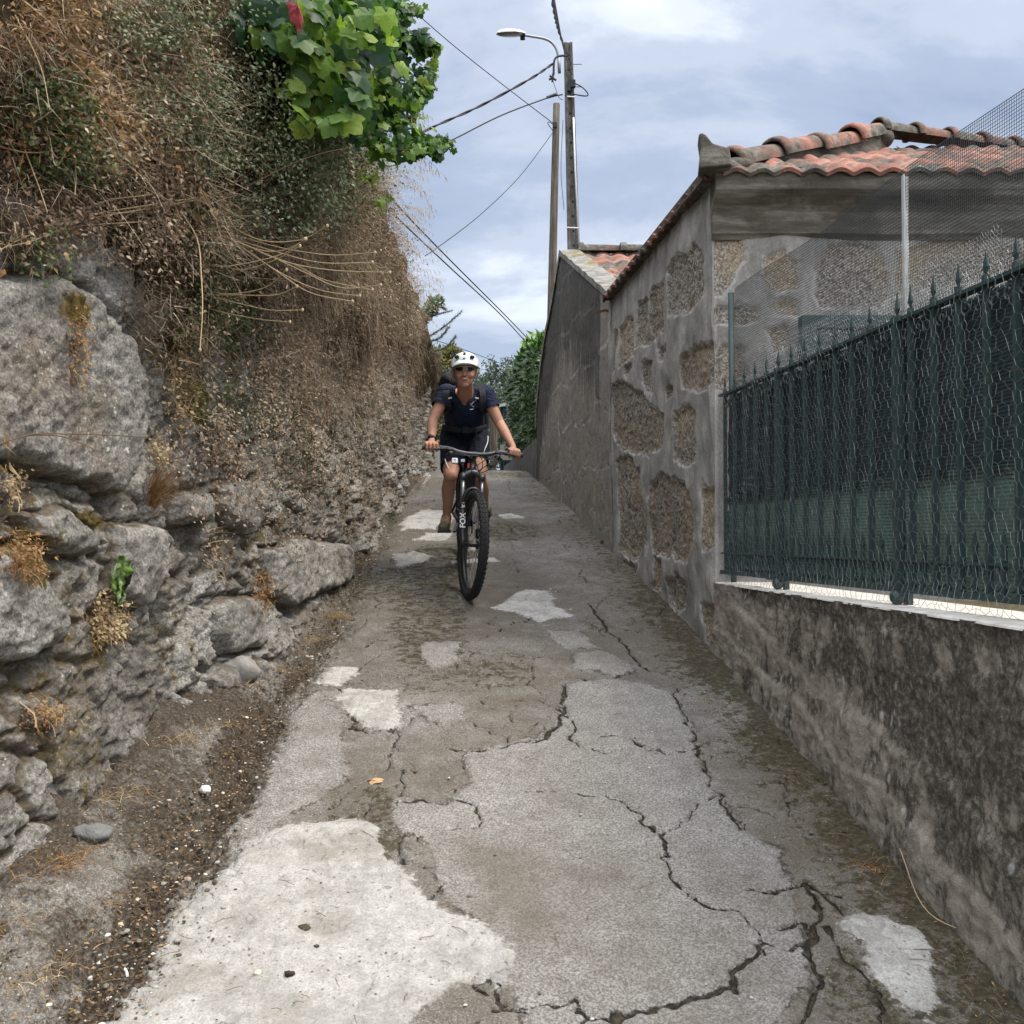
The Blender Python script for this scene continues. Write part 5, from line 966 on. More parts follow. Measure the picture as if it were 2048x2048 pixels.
cloth('pale_netting', ZB-.012, 2.085, .016, (.062, .100, .090), 'paler sea-green woven shade cloth along the bottom of the fence', .30, (.014, .025, .027), .011)
cloth('dark_netting', 2.05, 2.65, .028, (.022, .040, .046), 'very dark green shade cloth behind the upper fence bars', .10, (.008, .014, .018), .008)
# chicken wire in front
def hexmesh(y0_, y1_, z0_, z1_, s, jit):
    dy = s*math.sqrt(3); dz = s*1.5; A_, B2 = [], []; J = {}
    nj = int((z1_-z0_)/dz); ni = int((y1_-y0_)/dy)
    for j in range(nj):
        for i in range(ni):
            o = .5 if j % 2 else 0
            a = (i+o, j-1/3.); l = (i+o-.5, j); r = (i+o+.5, j); top_ = (i+o-.5, j+2/3.)
            def q(t): return J.setdefault((round(t[0]*2), round(t[1]*3)), (y0_+t[0]*dy+rng.normal()*jit, z0_+t[1]*dz+rng.normal()*jit))
            A_ += [q(a), q(a), q(l)]; B2 += [q(l), q(r), q(top_)]
    return np.array(A_), np.array(B2)
A_, B2 = hexmesh(1.95, 5.76, 1.60, 2.80, .0235, .0045)
def cwx(y, z): return fx(y, -.030)+.010*vn(y*3, z*3, 0, 31)+.006*vn(y*12, z*12, 0, 32)+np.where(z > ZTp+.03, .03, 0)-.02*np.clip((1.70-z)/.06, 0, 1)
def sk(Q): y, z = Q[:, 0]+.05*vn(Q[:, 0]*2.2, Q[:, 1]*2.5, 2, 33)+.012*vn(Q[:, 0]*14, Q[:, 1]*14, 2, 36), Q[:, 1]+.035*vn(Q[:, 0]*2, Q[:, 1]*2.5, 5, 34)+.012*vn(Q[:, 0]*14, Q[:, 1]*14, 2, 35); return np.stack([cwx(y, z), y, np.maximum(z, ZC+.006)], -1)
tl = ZTp+.05+.03*vn(A_[:, 0]*1.5, 0*A_[:, 0], 0, 77)+.05*((A_[:, 0] > 3.7) & (A_[:, 0] < 4.6)); ok = A_[:, 1] < tl
m = Mat('galvanised_wire', .45, .5, .6); mat_wire = m.done(m.mix(m.noise(30, 3), (.09, .10, .10), (.26, .28, .275)))
b = MB(); prisms(b, sk(A_[ok]), sk(B2[ok]), .0007, 3); tag(b.build('chicken_wire', mat_wire), 'crumpled galvanised chicken wire tied over the front of the green fence', 'wire mesh')
# second, finer roll of wire lying along the top behind the spears
A_, B2 = hexmesh(3.2, 5.2, 2.62, 2.83, .011, .0015)
def sk2(Q): y, z = Q[:, 0], Q[:, 1]; return np.stack([fx(y, .035)+.02*np.sin((z-2.62)*18)+.008*vn(y*9, z*9, 0, 3), y, z+.03*vn(y*1.4, 0*y, 0, 5)], -1)
b = MB(); prisms(b, sk2(A_), sk2(B2), .0008, 3); tag(b.build('wire_netting', simple('bright_wire', (.36, .38, .38), .4, .5, .4)), 'bright fine wire netting bulging above the fence top rail', 'wire mesh')
# tall bird net and its posts
net = thing('bird_net', (fx(4)+.06, 4, ZC), 'tall dark fine-meshed bird net stretched above the green fence', 'net')
nx_ = lambda y, z: fx(y, .075)+.012*vn(y*1.3, z*1.5, 0, 61)
b = MB(); cs = .0125; ya_, yb_, za_, zb_ = 1.95, 5.74, 2.30, 3.26
yv = np.arange(ya_, yb_, cs); zv = np.linspace(za_, zb_, 9)
def npnt(y, z):
    e = .018*np.sin((y-ya_)/1.85*np.pi*1.0)**2*((z-za_)/(zb_-za_))**3; return np.stack([nx_(y, z), y+.010*vn(y*2, z*3, 0, 63), z-e], -1)
for i in range(8): prisms(b, npnt(yv, np.full(len(yv), zv[i])), npnt(yv, np.full(len(yv), zv[i+1])), .0010, 3)
hz = np.arange(za_, zb_+.001, cs); yl = np.linspace(ya_, yb_, 40)
HY, HZ = np.meshgrid(yl[:-1], hz, indexing='ij'); HY2, _ = np.meshgrid(yl[1:], hz, indexing='ij'); prisms(b, npnt(HY.ravel(), HZ.ravel()), npnt(HY2.ravel(), HZ.ravel()), .0010, 3)
mat_net = simple('black_net', (.035, .045, .055), .5, .4); b.build('mesh', mat_net, net)
b = MB(); tube(b, npnt(yl, np.full(40, zb_)), .0016, 4); b.build('edge_cord', mat_net, net)
mat_alu = simple('weathered_alloy', (.48, .49, .47), .5, .5, .3, .3, 20)
yp = 3.855; b = MB(); x_ = fx(yp, .062); box(b, (x_, yp, (ZC+3.23)/2), (.004, .024, 3.23-ZC)); box(b, (x_+.012, yp+.013, (ZC+3.23)/2), (.024, .003, 3.23-ZC)); b.build('post', mat_alu, net)
b = MB(); x_ = fx(5.74, .055); tube(b, [[x_, 5.74, ZC], [x_-.006, 5.74, 3.235]], .017, 10); b.build('post', mat_iron, net, smooth=True)

# ================================================================ POLES, LAMP, CABLES
m = Mat('weathered_concrete', .9, .2); c = m.ramp(m.noise(14, 7, .75, v=m.mapv((1, 1, .4))), [(.3, (.035, .034, .03)), (.5, (.10, .098, .088)), (.7, (.20, .197, .18))]); mat_pole = m.done(c, m.bump(m.noise(60, 5), .005))
mat_band = simple('band', (.65, .65, .65), .5)
up_ = thing('utility_pole', (.82, 13, 2.7), 'tall weathered concrete utility pole with rows of bolt holes, carrying the street lamp', 'utility pole')
pt_, pb_ = P(1136, 88, 13), P(1149, 560, 13); pb2 = pb_+(pb_-pt_)*((2.7-pb_[2])/(pb_[2]-pt_[2])) ; pb2 = pt_+(pt_-pb_)*((2.7-pt_[2])/(pt_[2]-pb_[2]))
def pole_at(t): return pb2+(pt_-pb2)*t
b = MB(); w0, w1 = .20, .105; V = []
for t in np.linspace(0, 1, 16):
    c0 = pole_at(t); w_ = w0+(w1-w0)*t; gr_ = .018 if t < .999 else 0
    for dx, dy in ((-.5, -.4), (-.22, -.4), (-.16, -.4+.1), (.16, -.4+.1), (.22, -.4), (.5, -.4), (.5, .4), (-.5, .4)): V.append(c0+np.array([dx*w_, dy*w_*1.3, 0]))
n8 = 8; i, j = np.meshgrid(np.arange(15), np.arange(n8), indexing='ij'); i, j = i.ravel(), j.ravel(); b.add(np.array(V), [np.stack([i*n8+j, i*n8+(j+1) % n8, (i+1)*n8+(j+1) % n8, (i+1)*n8+j], 1), (np.arange(8)+15*8)[None]]); b.build('shaft', mat_pole, up_)
mat_blk = simple('black_rubber', (.012, .013, .015), .6, .4); mat_hole = simple('hole_dark', (.01, .01, .01), .9)
b = MB()
for t in np.linspace(.42, .97, 17): b = MB(); c0 = pole_at(t); w_ = w0+(w1-w0)*t; lathe(b, [(0, 0), (.013, 0), (.013, .012), (0, .012)], c0+np.array([0, -.4*1.3*w_+.1*1.3*w_-.008, 0]), 10, M=np.array([[1, 0, 0], [0, 0, -1], [0, 1, 0]]).T); b.build('bolt_hole', mat_hole, up_)
for py in (132, 177):
    b = MB(); c0 = P(1141, py, 13); tube(b, [c0+np.array([0, -.05, 0]), c0+np.array([.14, -.05, 0])], .006, 6); b.build('bolt', mat_wire, up_)
b = MB(); tube(b, [P(1147, 235, 12.92), P(1150, 330, 12.92), P(1159, 505, 12.92)], .012, 8); b.build('conduit', simple('white_conduit', (.6, .62, .62), .5), up_, smooth=True)
b = MB(); 
for py, x0_, x1_ in ((193, 1136, 1148), (455, 1134, 1155)): b = MB(); tube(b, [P(x0_-2, py, 12.86), P(x1_+2, py+1, 12.86)], .008, 6); b.build('tie_band', mat_band, up_)
b = MB(); c0 = P(1146, 168, 12.9); box(b, c0, (.06, .06, .09)); tube(b, [c0, c0+np.array([-.02, 0, -.16])], .015, 6); box(b, P(1138, 172, 12.9), (.04, .06, .14)); b.build('cable_clamp', mat_blk, up_)
lamp = thing('street_lamp', P(1118, 130, 13), 'grey street lamp on a curved arm bolted to the top of the concrete pole', 'street lamp')
b = MB(); tube(b, [P(1119, 146, 12.93), P(1117, 115, 12.93)], .021, 10); tube(b, bez([P(1117, 115, 12.93), P(1112, 97, 12.92), P(1102, 84, 12.9), P(1087, 77, 12.87), P(1065, 73, 12.8), P(1046, 70, 12.7)], 24), .016, 10); b.build('arm', simple('lamp_arm', (.22, .25, .28), .45, .5, .4), lamp, smooth=True)
h0, h1 = P(1047, 70, 12.72), P(996, 66, 12.3); d_ = unit(h1-h0); L = np.linalg.norm(h1-h0); s_ = unit(np.cross(d_, (0, 0, 1))); u_ = np.cross(s_, d_); b = MB(); V = []; prof = [(0, .045, .03), (.08, .06, .045), (.3, .09, .055), (.6, .105, .055), (.85, .08, .045), (.97, .04, .025), (1, .01, .008)]
for t, w_, h_ in prof:
    for a in np.linspace(0, np.pi, 11): V.append(h0+d_*L*t+s_*math.cos(a)*w_+u_*math.sin(a)*h_)
b.add(np.array(V), [gridf(7, 11), np.array([np.arange(11)])]); b.build('lamp_head', simple('lamp_shell', (.5, .53, .52), .4), lamp, smooth=True)
b = MB(); V = []
for t, w_, h_ in prof:
    for a in np.linspace(0, np.pi, 9): V.append(h0+d_*L*(.12+.85*t)+s_*math.cos(a)*w_*.9-u_*(math.sin(a)*h_*.55+.0)-u_*.001)
b.add(np.array(V), [gridf(7, 9, True), np.array([np.arange(9)]), gridf(7, 9)[:, ::-1][:0]]); V2 = []
b.build('lens', simple('grey_lens', (.10, .11, .10), .2, .6), lamp, smooth=True)
b = MB(); box(b, h0+d_*.03-u_*.03, (.06, .05, .05)); b.build('bracket', mat_blk, lamp)
wp = thing('wooden_pole', (.5, 12.8, 2.7), 'shorter bare wooden pole leaning beside the concrete utility pole', 'pole')
m = Mat('weathered_wood', .9, .15); c = m.ramp(m.noise(9, 7, .7, v=m.mapv((5, 5, .3))), [(.3, (.045, .038, .03)), (.5, (.11, .095, .075)), (.7, (.20, .175, .14))]); mat_wood = m.done(c, m.bump(m.noise(20, 6, v=m.mapv((6, 6, .3))), .01))
a_, c_ = P(1113, 208, 12.8), P(1103, 620, 12.8); c2 = c_+(c_-a_)*.7; b = MB(); pts = [c2+(a_-c2)*t for t in np.linspace(0, 1, 12)]; tube(b, pts, np.linspace(.062, .043, 12), 14); b.build('shaft', mat_wood, wp, smooth=True)
b = MB(); tube(b, bez([P(1107, 250, 12.74), P(1098, 244, 12.74), P(1096, 248, 12.74), P(1106, 262, 12.74)], 12), .005, 5); box(b, P(1110, 250, 12.74), (.05, .03, .06)); b.build('hook', mat_blk, wp)
CG = 'overhead cables strung to the poles'
def cable(pts, r, lab, twist=False, grp=None, n=40):
    p = bez([P(*q) for q in pts], n); b = MB()
    if twist:
        a = np.linspace(0, n*1.1, n*4); pp = bez([P(*q) for q in pts], n*4); T = unit(np.gradient(pp, axis=0)); u_, v_, _ = frame(T[0])
        for k in range(2): tube(b, pp+r*.55*(np.cos(a+k*np.pi)[:, None]*u_+np.sin(a+k*np.pi)[:, None]*v_), r*.7, 5)
    else: tube(b, p, r, 6)
    tag(b.build('cable', mat_blk, smooth=True), lab, 'cable', grp)
cable([(640, 352, 11.5), (760, 310, 11.8), (860, 257, 12), (960, 212, 12.4), (1060, 158, 12.7), (1108, 126, 12.95)], .014, 'thick twisted black cable rising left to right to the pole below the lamp', True)
cable([(640, 375, 11), (800, 326, 11.5), (900, 282, 12), (1000, 232, 12.4), (1092, 197, 12.8), (1125, 189, 12.9)], .009, 'thinner smooth black cable running left to right into the concrete pole under the thick one')
b = MB(); tube(b, [P(1094, 195, 12.82), P(1112, 189, 12.87)], [.018, .022], 8); tag(b.build('cable_splice', mat_blk), 'black cable splice sleeve beside the concrete pole', 'cable splice')
cable([(780, -20, 11), (900, 85, 11.5), (1000, 165, 12.2), (1108, 248, 12.76)], .005, 'thin wire descending from upper left to the top of the wooden pole')
cable([(1108, 262, 12.76), (1040, 352, 12), (960, 430, 11), (878, 493, 10), (850, 512, 9.5)], .0045, 'thin wire dropping left from the wooden pole to the bank')
cable([(780, 390, 9), (807, 424, 9.5), (900, 520, 12), (1000, 620, 15), (1068, 690, 18)], .008, 'upper of the two parallel cables dropping to the laurel hedge')
cable([(790, 430, 9), (816, 456, 9.5), (900, 535, 12), (1000, 628, 15), (1066, 700, 18)], .008, 'lower of the two parallel cables dropping to the laurel hedge')
cable([(1142, 128, 12.9), (1120, 70, 9), (1108, 20, 6.5), (1095, -90, 4)], .010, 'twisted cable passing overhead from the pole top towards the viewer', True)
cable([(1144, 150, 12.9), (1128, 100, 10), (1112, 20, 7), (1090, -110, 4)], .006, 'smooth cable passing overhead beside the twisted one')
cable([(870, 680, 22), (930, 700, 25), (1010, 730, 30), (1060, 748, 33)], .008, 'faint distant wire crossing behind the helmet')
cable([(1148, 166, 12.9), (1165, 175, 12.9), (1176, 188, 12.9), (1170, 192, 12.9), (1145, 188, 12.9)], .008, 'loop of black cable bulging right of the concrete pole', n=24)
cable([(1136, 112, 12.9), (1120, 112, 12.88), (1109, 120, 12.86), (1107, 150, 12.86)], .014, 'short thick drop cable curving over the pole clamp', n=20)
b = MB(); c0 = P(1106, 156, 12.85)
for q in ((-.05, 0, -.02), (.04, 0, -.03), (-.01, 0, -.05), (0, 0, .05), (-.04, 0, .03)): tube(b, [c0, c0+np.array(q)], .014, 6)
tag(b.build('cable_connector', mat_blk), 'black clustered cable connector hanging left of the concrete pole', 'cable connector')
cable([(1106, 162, 12.85), (1112, 180, 12.86), (1118, 195, 12.86), (1126, 200, 12.88)], .004, 'thin looping lead from the connector to the pole', n=14)
cable([(1107, 505, 12.6), (1128, 420, 12.85), (1122, 340, 12.85), (1126, 240, 12.9)][1:], .004, 'thin ground wire running down between the two poles', n=12)

# ================================================================ FAR END OF THE LANE
mat_conc = simple('grey_concrete', (.24, .235, .21), .9, .2, 0, .4, 6, .006, 40)
b = MB(); V = []
for i, y in enumerate(np.linspace(12.12, 17, 30)): V += [[xhouse(12.1)-.16*(y-12.1)*.55-.01, y, 2.3], [xhouse(12.1)-.16*(y-12.1)*.55, y, 3.05+.006*math.sin(i)], [xhouse(12.1)-.16*(y-12.1)*.55+.2, y, 3.06], [xhouse(12.1)-.16*(y-12.1)*.55+.2, y, 2.3]]
b.add(np.array(V), gridf(30, 4)); b.add(np.array(V[:4]), np.array([[0, 3, 2, 1]])); tag(b.build('garden_wall', mat_pole), 'low grey stained wall below the laurel hedge at the end of the lane', 'wall')
def crown(b, c0, rad, n, size, T=LEAF_T, Fc=LEAF_F, t0=0, t1=1, k=0, up=.3, shell=.45, wl=.5):
    c0, rad = np.array(c0, float), np.array(rad, float); d = unit(rng.normal(size=(n, 3))); r = (shell+(1-shell)*rng.random(n)**.5)*(1+.30*vn(d[:, 0]*2.3+k, d[:, 1]*2.3, d[:, 2]*2.3, 5)+.16*vn(d[:, 0]*6+k, d[:, 1]*6, d[:, 2]*6, 6))
    q = c0+d*rad*r[:, None]; keep = vn(q[:, 0]*3.1/rad[0]*.6+k, q[:, 1]*2/rad[0], q[:, 2]*3/rad[0], 9) > -.45; q, d = q[keep], d[keep]; n = len(q)
    s = size*(.6+.8*rng.random(n)); tn_ = np.clip(t0+(t1-t0)*(.45+.35*vn(q[:, 0]*2/rad[0]*.8, q[:, 1]/rad[0]*2, q[:, 2]*2/rad[0], 3)+.2*rng.normal(size=n)), 0, 1)
    place(b, T, Fc, q, d+rng.normal(size=(n, 3))*.6+np.array([0, 0, up]), d*.4+rng.normal(size=(n, 3))*.7+[0, 0, .7], np.stack([s, s*wl*2, s], -1), tone=tn_)
def limbs(base, tips, r, mat, parent, name='trunk'):
    b = MB(); fork = np.array(base, float)+(np.mean(tips, 0)-np.array(base))*.45; tube(b, bez([base, (np.array(base)+fork)/2+rng.normal(size=3)*.03, fork], 10), np.linspace(r, r*.7, 10), 10)
    for t_ in tips: tube(b, bez([fork, (fork+np.array(t_))/2+rng.normal(size=3)*.1, t_], 10), np.linspace(r*.6, r*.15, 10), 7)
    b.build(name, mat, parent, smooth=True)
ml_laurel = leafmat('laurel_leaf', [(0, (.008, .030, .004)), (.4, (.022, .066, .008)), (.75, (.07, .17, .015)), (1, (.22, .40, .03))], .22, .33, .35)
hd = thing('laurel_hedge', (.35, 15, 2.9), 'tall glossy dark green laurel hedge with pale new leaves on top, end of the lane', 'hedge')
b = MB(); n = 5200; q = np.stack([rng.random(n), rng.random(n), rng.random(n)], -1); 
Yq = 13.6+q[:, 1]*3.2; xl = .06+.03*(15-Yq)+.10*vn(q[:, 1]*6, q[:, 2]*6, 0, 3)+.14*vn(q[:, 2]*3, q[:, 1]*2, 0, 7)+.28*np.clip((q[:, 2]-.6)/.4, 0, 1)**2+.14*np.clip((.35-q[:, 2])/.35, 0, 1); Xq = xl+q[:, 0]**2*.8; Zq = 3.0+q[:, 2]*(1.72+.12*vn(Yq*2, Xq*3, 0, 8))
s = .10*(.7+.6*rng.random(n)); tn_ = np.clip(.15+.3*rng.random(n)+.9*np.clip((Zq-4.35)/.5, 0, 1)*(rng.random(n) < .8), 0, 1)
place(b, LEAF_T, LEAF_F, np.stack([Xq, Yq, Zq], -1), np.stack([-.6+rng.normal(size=n)*.5, -.3+rng.normal(size=n)*.5, .1+np.clip((Zq-4.2)*1.5, -.3, 1)+rng.normal(size=n)*.4], -1), np.stack([-.6+rng.normal(size=n)*.4, -.5+rng.normal(size=n)*.4, .7+0*s], -1), np.stack([s*1.1, s*.95, s*1.3], -1), tone=tn_); b.build('foliage', ml_laurel, hd)
limbs((.35, 15, 2.8), [(.1, 14.6, 4.3), (.5, 15.3, 4.4), (.2, 15.8, 4.2), (.6, 14.2, 4.1), (.3, 14.0, 3.9)], .04, mat_bark, hd, 'stems')
b = MB(); box(b, (.62, 15.2, 3.75), (.5, 3.0, 1.5)); 
mat_shadeleaf = simple('inner_leaves', (.012, .022, .008), .9, .1); ell(b, (.62, 15.2, 3.8), (.3, 1.2, .7)); 
# green gate
gt = thing('green_gate', (-.3, 17.6, 2.9), 'dark green corrugated metal gate with a wooden post at the end of the lane', 'gate')
gx0, gx1 = P(1000, 800, 17.6)[0], P(1064, 800, 17.6)[0]; b = MB(); nx2 = 60; xx = np.linspace(gx0, gx1, nx2); V = []
for i, x in enumerate(xx):
    yy = 17.6+.02*(1 if (i//3) % 2 else -1); zt = P(1000+64*(i/nx2), 808-10*(i/nx2), 17.6)[2]; V += [[x, yy, 2.9], [x, yy, zt]]
b.add(np.array(V), gridf(nx2, 2)); b.build('panel', mat_green, gt)
b = MB(); bar(b, P(996, 812, 17.55), P(1066, 798, 17.55), .05, .06, up=(0, 1, 0)); b.build('frame', simple('gate_frame', (.35, .38, .34), .7), gt)
b = MB(); tube(b, [P(987, 830, 17.4), P(988, 930, 17.4)], .07, 10); b.build('post', mat_wood, gt); b = MB(); box(b, (P(1013, 905, 17.3)), (.22, .1, .26)); box(b, P(1034, 880, 17.3), (.04, .04, .8)); b.build('footing', mat_conc, gt)
b = MB(); a_, c_ = P(800, 888, 19), P(925, 905, 19); prism_poly(b, [a_-[0, 0, 1.2], [c_[0], c_[1], a_[2]-1.2], c_, a_], (0, .2, 0)); tag(b.build('boundary_wall', mat_conc), 'low grey boundary wall seen left of the rider at the far end', 'wall')
ml_yel = leafmat('yellowed_leaf', [(0, (.04, .045, .018)), (.5, (.14, .14, .055)), (.8, (.32, .28, .13)), (1, (.5, .44, .24))], .3, .6)
t = thing('yellowed_bush', (-1.5, 20, 2.9), 'yellowish olive bush behind the left shoulder of the rider', 'bush'); b = MB()
for px, py, r_ in ((880, 740, .42), (860, 800, .45), (880, 860, .38), (905, 720, .25), (850, 860, .3)): crown(b, P(px, py, 20), (r_, r_, r_), 1900, .07, k=px, t0=.05, t1=1)
b.build('foliage', ml_yel, t); limbs(P(872, 925, 20), [P(880, 760, 20), P(860, 820, 20), P(895, 800, 20)], .05, mat_bark, t)
ml_far = leafmat('far_leaf', [(0, (.018, .034, .022)), (.5, (.045, .075, .045)), (1, (.11, .15, .09))], .2, .6)
for px, py, rx, rz, Y_, lab in [(985, 790, 1.1, 1.0, 38, 'dark green tree right behind the helmet and above the gate'), (1050, 760, 1.0, 1.0, 42, 'distant tree with ragged top behind the laurel hedge'), (930, 800, 1.0, 1.1, 36, 'dark tree behind the rider'), (1015, 790, .9, .9, 34, 'dark green tree above the green gate'), (1090, 800, 1.4, 1.4, 46, 'distant dark tree mostly hidden by the laurel hedge'), (960, 850, 1.3, .9, 30, 'low dark tree behind the gate post')]:
    c0 = P(px, py, Y_); t = thing('tree', (c0[0], Y_, 3), lab, 'tree', 'distant trees beyond the gate'); b = MB(); crown(b, c0, (rx, rx, rz), 2600, .10, k=px)
    crown(b, c0+[rx*.6, 0, -rz*.7], (rx*.8, rx*.6, rz*.7), 1000, .10, k=px+3); crown(b, c0+[-rx*.5, 0, -rz*.8], (rx*.8, rx*.6, rz*.7), 1000, .10, k=px+7)
    for _ in range(4): crown(b, c0+[rng.normal()*rx*.5, 0, rz*(.75+.3*rng.random())], (.18, .18, .4), 160, .08, k=rng.random()*9)
    b.build('crown', ml_far, t); limbs((c0[0], Y_, 2.9), [c0+[.3, 0, .4], c0+[-.3, 0, .3], c0+[0, 0, .6]], .12, mat_bark, t)
t = thing('low_bush', P(975, 925, 25), 'low dark bush seen through the gap below the gate beside the hand of the rider', 'bush'); b = MB()
for px, py in ((950, 900), (985, 905), (1020, 900), (905, 900)): crown(b, P(px, py, 25), (.5, .4, .6), 900, .09, k=px)
b.build('foliage', ml_far, t); limbs(P(975, 960, 25), [P(950, 905, 25), P(985, 900, 25), P(1020, 905, 25)], .04, mat_bark, t, 'stems')
# monkey-puzzle like branches reaching out at the left
t = thing('monkey_puzzle_tree', (-1.9, 16, 3), 'sparse conifer with long upcurved bristly branches beyond the end of the left wall', 'tree')
b = MB(); lb = MB(); root = P(820, 720, 16)
for br in [[(828, 690), (860, 672), (890, 652), (921, 625)], [(825, 700), (855, 685), (880, 675), (897, 655)], [(828, 715), (860, 705), (890, 695), (910, 675)], [(830, 720), (855, 715), (880, 730), (896, 745)], [(835, 640), (855, 620), (875, 612), (890, 618)], [(830, 680), (845, 650), (855, 625), (880, 600)], [(845, 700), (852, 730), (870, 750)], [(830, 660), (850, 640), (865, 632), (900, 622)]]:
    pth = bez([P(x, y, 16) for x, y in br], 30); tube(b, pth, np.linspace(.016, .006, 30), 6); n = 420; i = rng.integers(4, 30, n); T = unit(np.gradient(pth, axis=0))[i]
    place(lb, LEAF_T, LEAF_F, pth[i], T+rng.normal(size=(n, 3))*.55, rng.normal(size=(n, 3)), np.stack([.045+.03*rng.random(n), .012+0*rng.random(n), .03+0*rng.random(n)], -1), tone=rng.random(n)*.8)
for px, py in ((860, 618), (870, 605), (848, 635)): crown(lb, P(px, py, 16), (.12, .12, .09), 420, .05, k=px, t0=.3, t1=1)
tube(b, [P(800, 760, 16.2), P(815, 720, 16.1), P(830, 680, 16)], [.06, .045, .03], 8)
tube(b, [[-1.9, 16.2, 2.9], P(800, 760, 16.2)], .07, 8); b.build('trunk', mat_bark, t, smooth=True); lb.build('crown', ml_grey, t)
# ================================================================ MOUNTAIN BIKE
mat_tyre = simple('tyre_rubber', (.022, .022, .024), .75, .35, 0, .25, 40, .001, 200)
mat_frame = simple('satin_black_metal', (.020, .021, .023), .38, .5, .2, .2, 10)
mat_blackp = simple('black_plastic', (.018, .018, .02), .5, .45)
mat_steel = simple('brushed_steel', (.42, .42, .42), .3, .5, .9, .1)
mat_spoke = simple('black_spoke', (.03, .03, .03), .4, .5, .5)
mat_stan = simple('grey_stanchion', (.16, .165, .17), .25, .6, .6)
mat_white = simple('white_plastic', (.75, .76, .76), .4, .5, 0, .04)
bike = thing('mountain_bike', (-.33, 7.4, 1.55), 'black mountain bike with knobbly tyres ridden down the lane, front wheel turned slightly', 'bicycle')
AX = np.array([-.262, 6.853, 1.812]); th = R(15); ct, st_ = math.cos(th), math.sin(th)
U0 = np.array([0, .2213, .9752]); F0 = np.array([0, -.9752, .2213]); R0 = np.array([1., 0, 0])
Ff = ct*F0+st_*R0; Rr = ct*R0-st_*F0; lean = R(2.0)
ORI = AX-.045*Ff
def FL(a, f_, u): return ORI+a*Rr+f_*Ff+u*U0
def wheel(C, right, fwd, up, parent, name='front_wheel', r=.365, rt=.030, front=True):
    wt = bpy.data.objects.new(name, None); col.objects.link(wt); wt.empty_display_size = .05; wt.parent = parent; wt.location = Vector(tuple(float(v) for v in C))-parent.location
    def wp_(a, rad, x): return C+fwd*(rad*math.cos(a))+up*(rad*math.sin(a))+right*x
    b = MB(); na, nm = 96, 14; V = []
    for i in range(na):
        a = i*2*math.pi/na
        for j in range(nm): t = j*2*math.pi/nm; V.append(wp_(a, r-rt+rt*math.cos(t)*.98, rt*1.02*math.sin(t)))
    V = np.array(V); i, j = np.meshgrid(np.arange(na), np.arange(nm), indexing='ij'); i, j = i.ravel(), j.ravel(); b.add(V, np.stack([i*nm+j, ((i+1) % na)*nm+j, ((i+1) % na)*nm+(j+1) % nm, i*nm+(j+1) % nm], 1))
    N = 62
    for k in range(N):
        for (off, t, sx, sy) in ((0, -.25, .009, .007), (0, .25, .009, .007), (.5, -.95, .009, .008), (.5, .95, .009, .008), (.5, 0.0, .007, .008)):
            a = (k+off)*2*math.pi/N; c = wp_(a, r-rt+(rt+.0015)*math.cos(t), (rt+.0015)*math.sin(t)); rad = fwd*math.cos(a)+up*math.sin(a); nn = unit(rad*math.cos(t)+right*math.sin(t)); tg = -fwd*math.sin(a)+up*math.cos(a); s = np.cross(nn, tg)
            box(b, c, (sx*1.2, sy*1.6, .008), np.stack([s, tg, nn], 1))
    b.build('tyre', mat_tyre, wt, smooth=False)
    b = MB(); V = []; pr = [(-.015, 0), (-.014, -.012), (-.006, -.022), (.006, -.022), (.014, -.012), (.015, 0)]
    for i in range(72):
        a = i*2*math.pi/72
        for x, dr in pr: V.append(wp_(a, r-2*rt+.008+dr, x))
    i, j = np.meshgrid(np.arange(72), np.arange(6), indexing='ij'); i, j = i.ravel(), j.ravel(); b.add(np.array(V), np.stack([i*6+j, ((i+1) % 72)*6+j, ((i+1) % 72)*6+(j+1) % 6, i*6+(j+1) % 6], 1)); b.build('rim', mat_frame, wt, smooth=True)
    b = MB(); tube(b, [C-right*.052, C-right*.03, C+right*.03, C+right*.052], [.012, .018, .018, .012], 12); tube(b, [C-right*.037, C-right*.030], .028, 14); tube(b, [C+right*.030, C+right*.037], .028, 14); b.build('hub', mat_frame, wt, smooth=True)
    for k in range(32):
        a = k*2*math.pi/32; s = -1 if k % 2 else 1; a2 = a+(.9 if (k//2) % 2 else -.9); b = MB(); tube(b, [wp_(a2, .027, s*.034), wp_(a, r-2*rt-.010, s*.004)], .0011, 4); b.build('spoke', mat_spoke, wt)
    b = MB(); V = []                                        # brake rotor
    for i in range(48):
        a = i*2*math.pi/48
        for rr, x in ((.078, .043), (.092+.002*(i % 2), .043), (.092+.002*(i % 2), .0448), (.078, .0448)): V.append(wp_(a, rr, x))
    i, j = np.meshgrid(np.arange(48), np.arange(4), indexing='ij'); i, j = i.ravel(), j.ravel(); b.add(np.array(V), np.stack([i*4+j, ((i+1) % 48)*4+j, ((i+1) % 48)*4+(j+1) % 4, i*4+(j+1) % 4], 1))
    for i in range(5): a = i*2*math.pi/5; tube(b, [wp_(a, .02, .044), wp_(a+.5, .08, .044)], .003, 4)
    b.build('brake_rotor', mat_steel, wt); return wt
wheel(AX, Rr, Ff, U0, bike)
b0_ = unit(np.array([-.10, .977, .2115])); n0_ = np.array([0, -.2115, .977]); RC = np.array([-.395, 8.03, 2.065]); rr_ = unit(np.cross(b0_, n0_)); rr_ = rr_ if rr_[0] > 0 else -rr_
wheel(RC, rr_, -b0_, n0_, bike, 'rear_wheel')
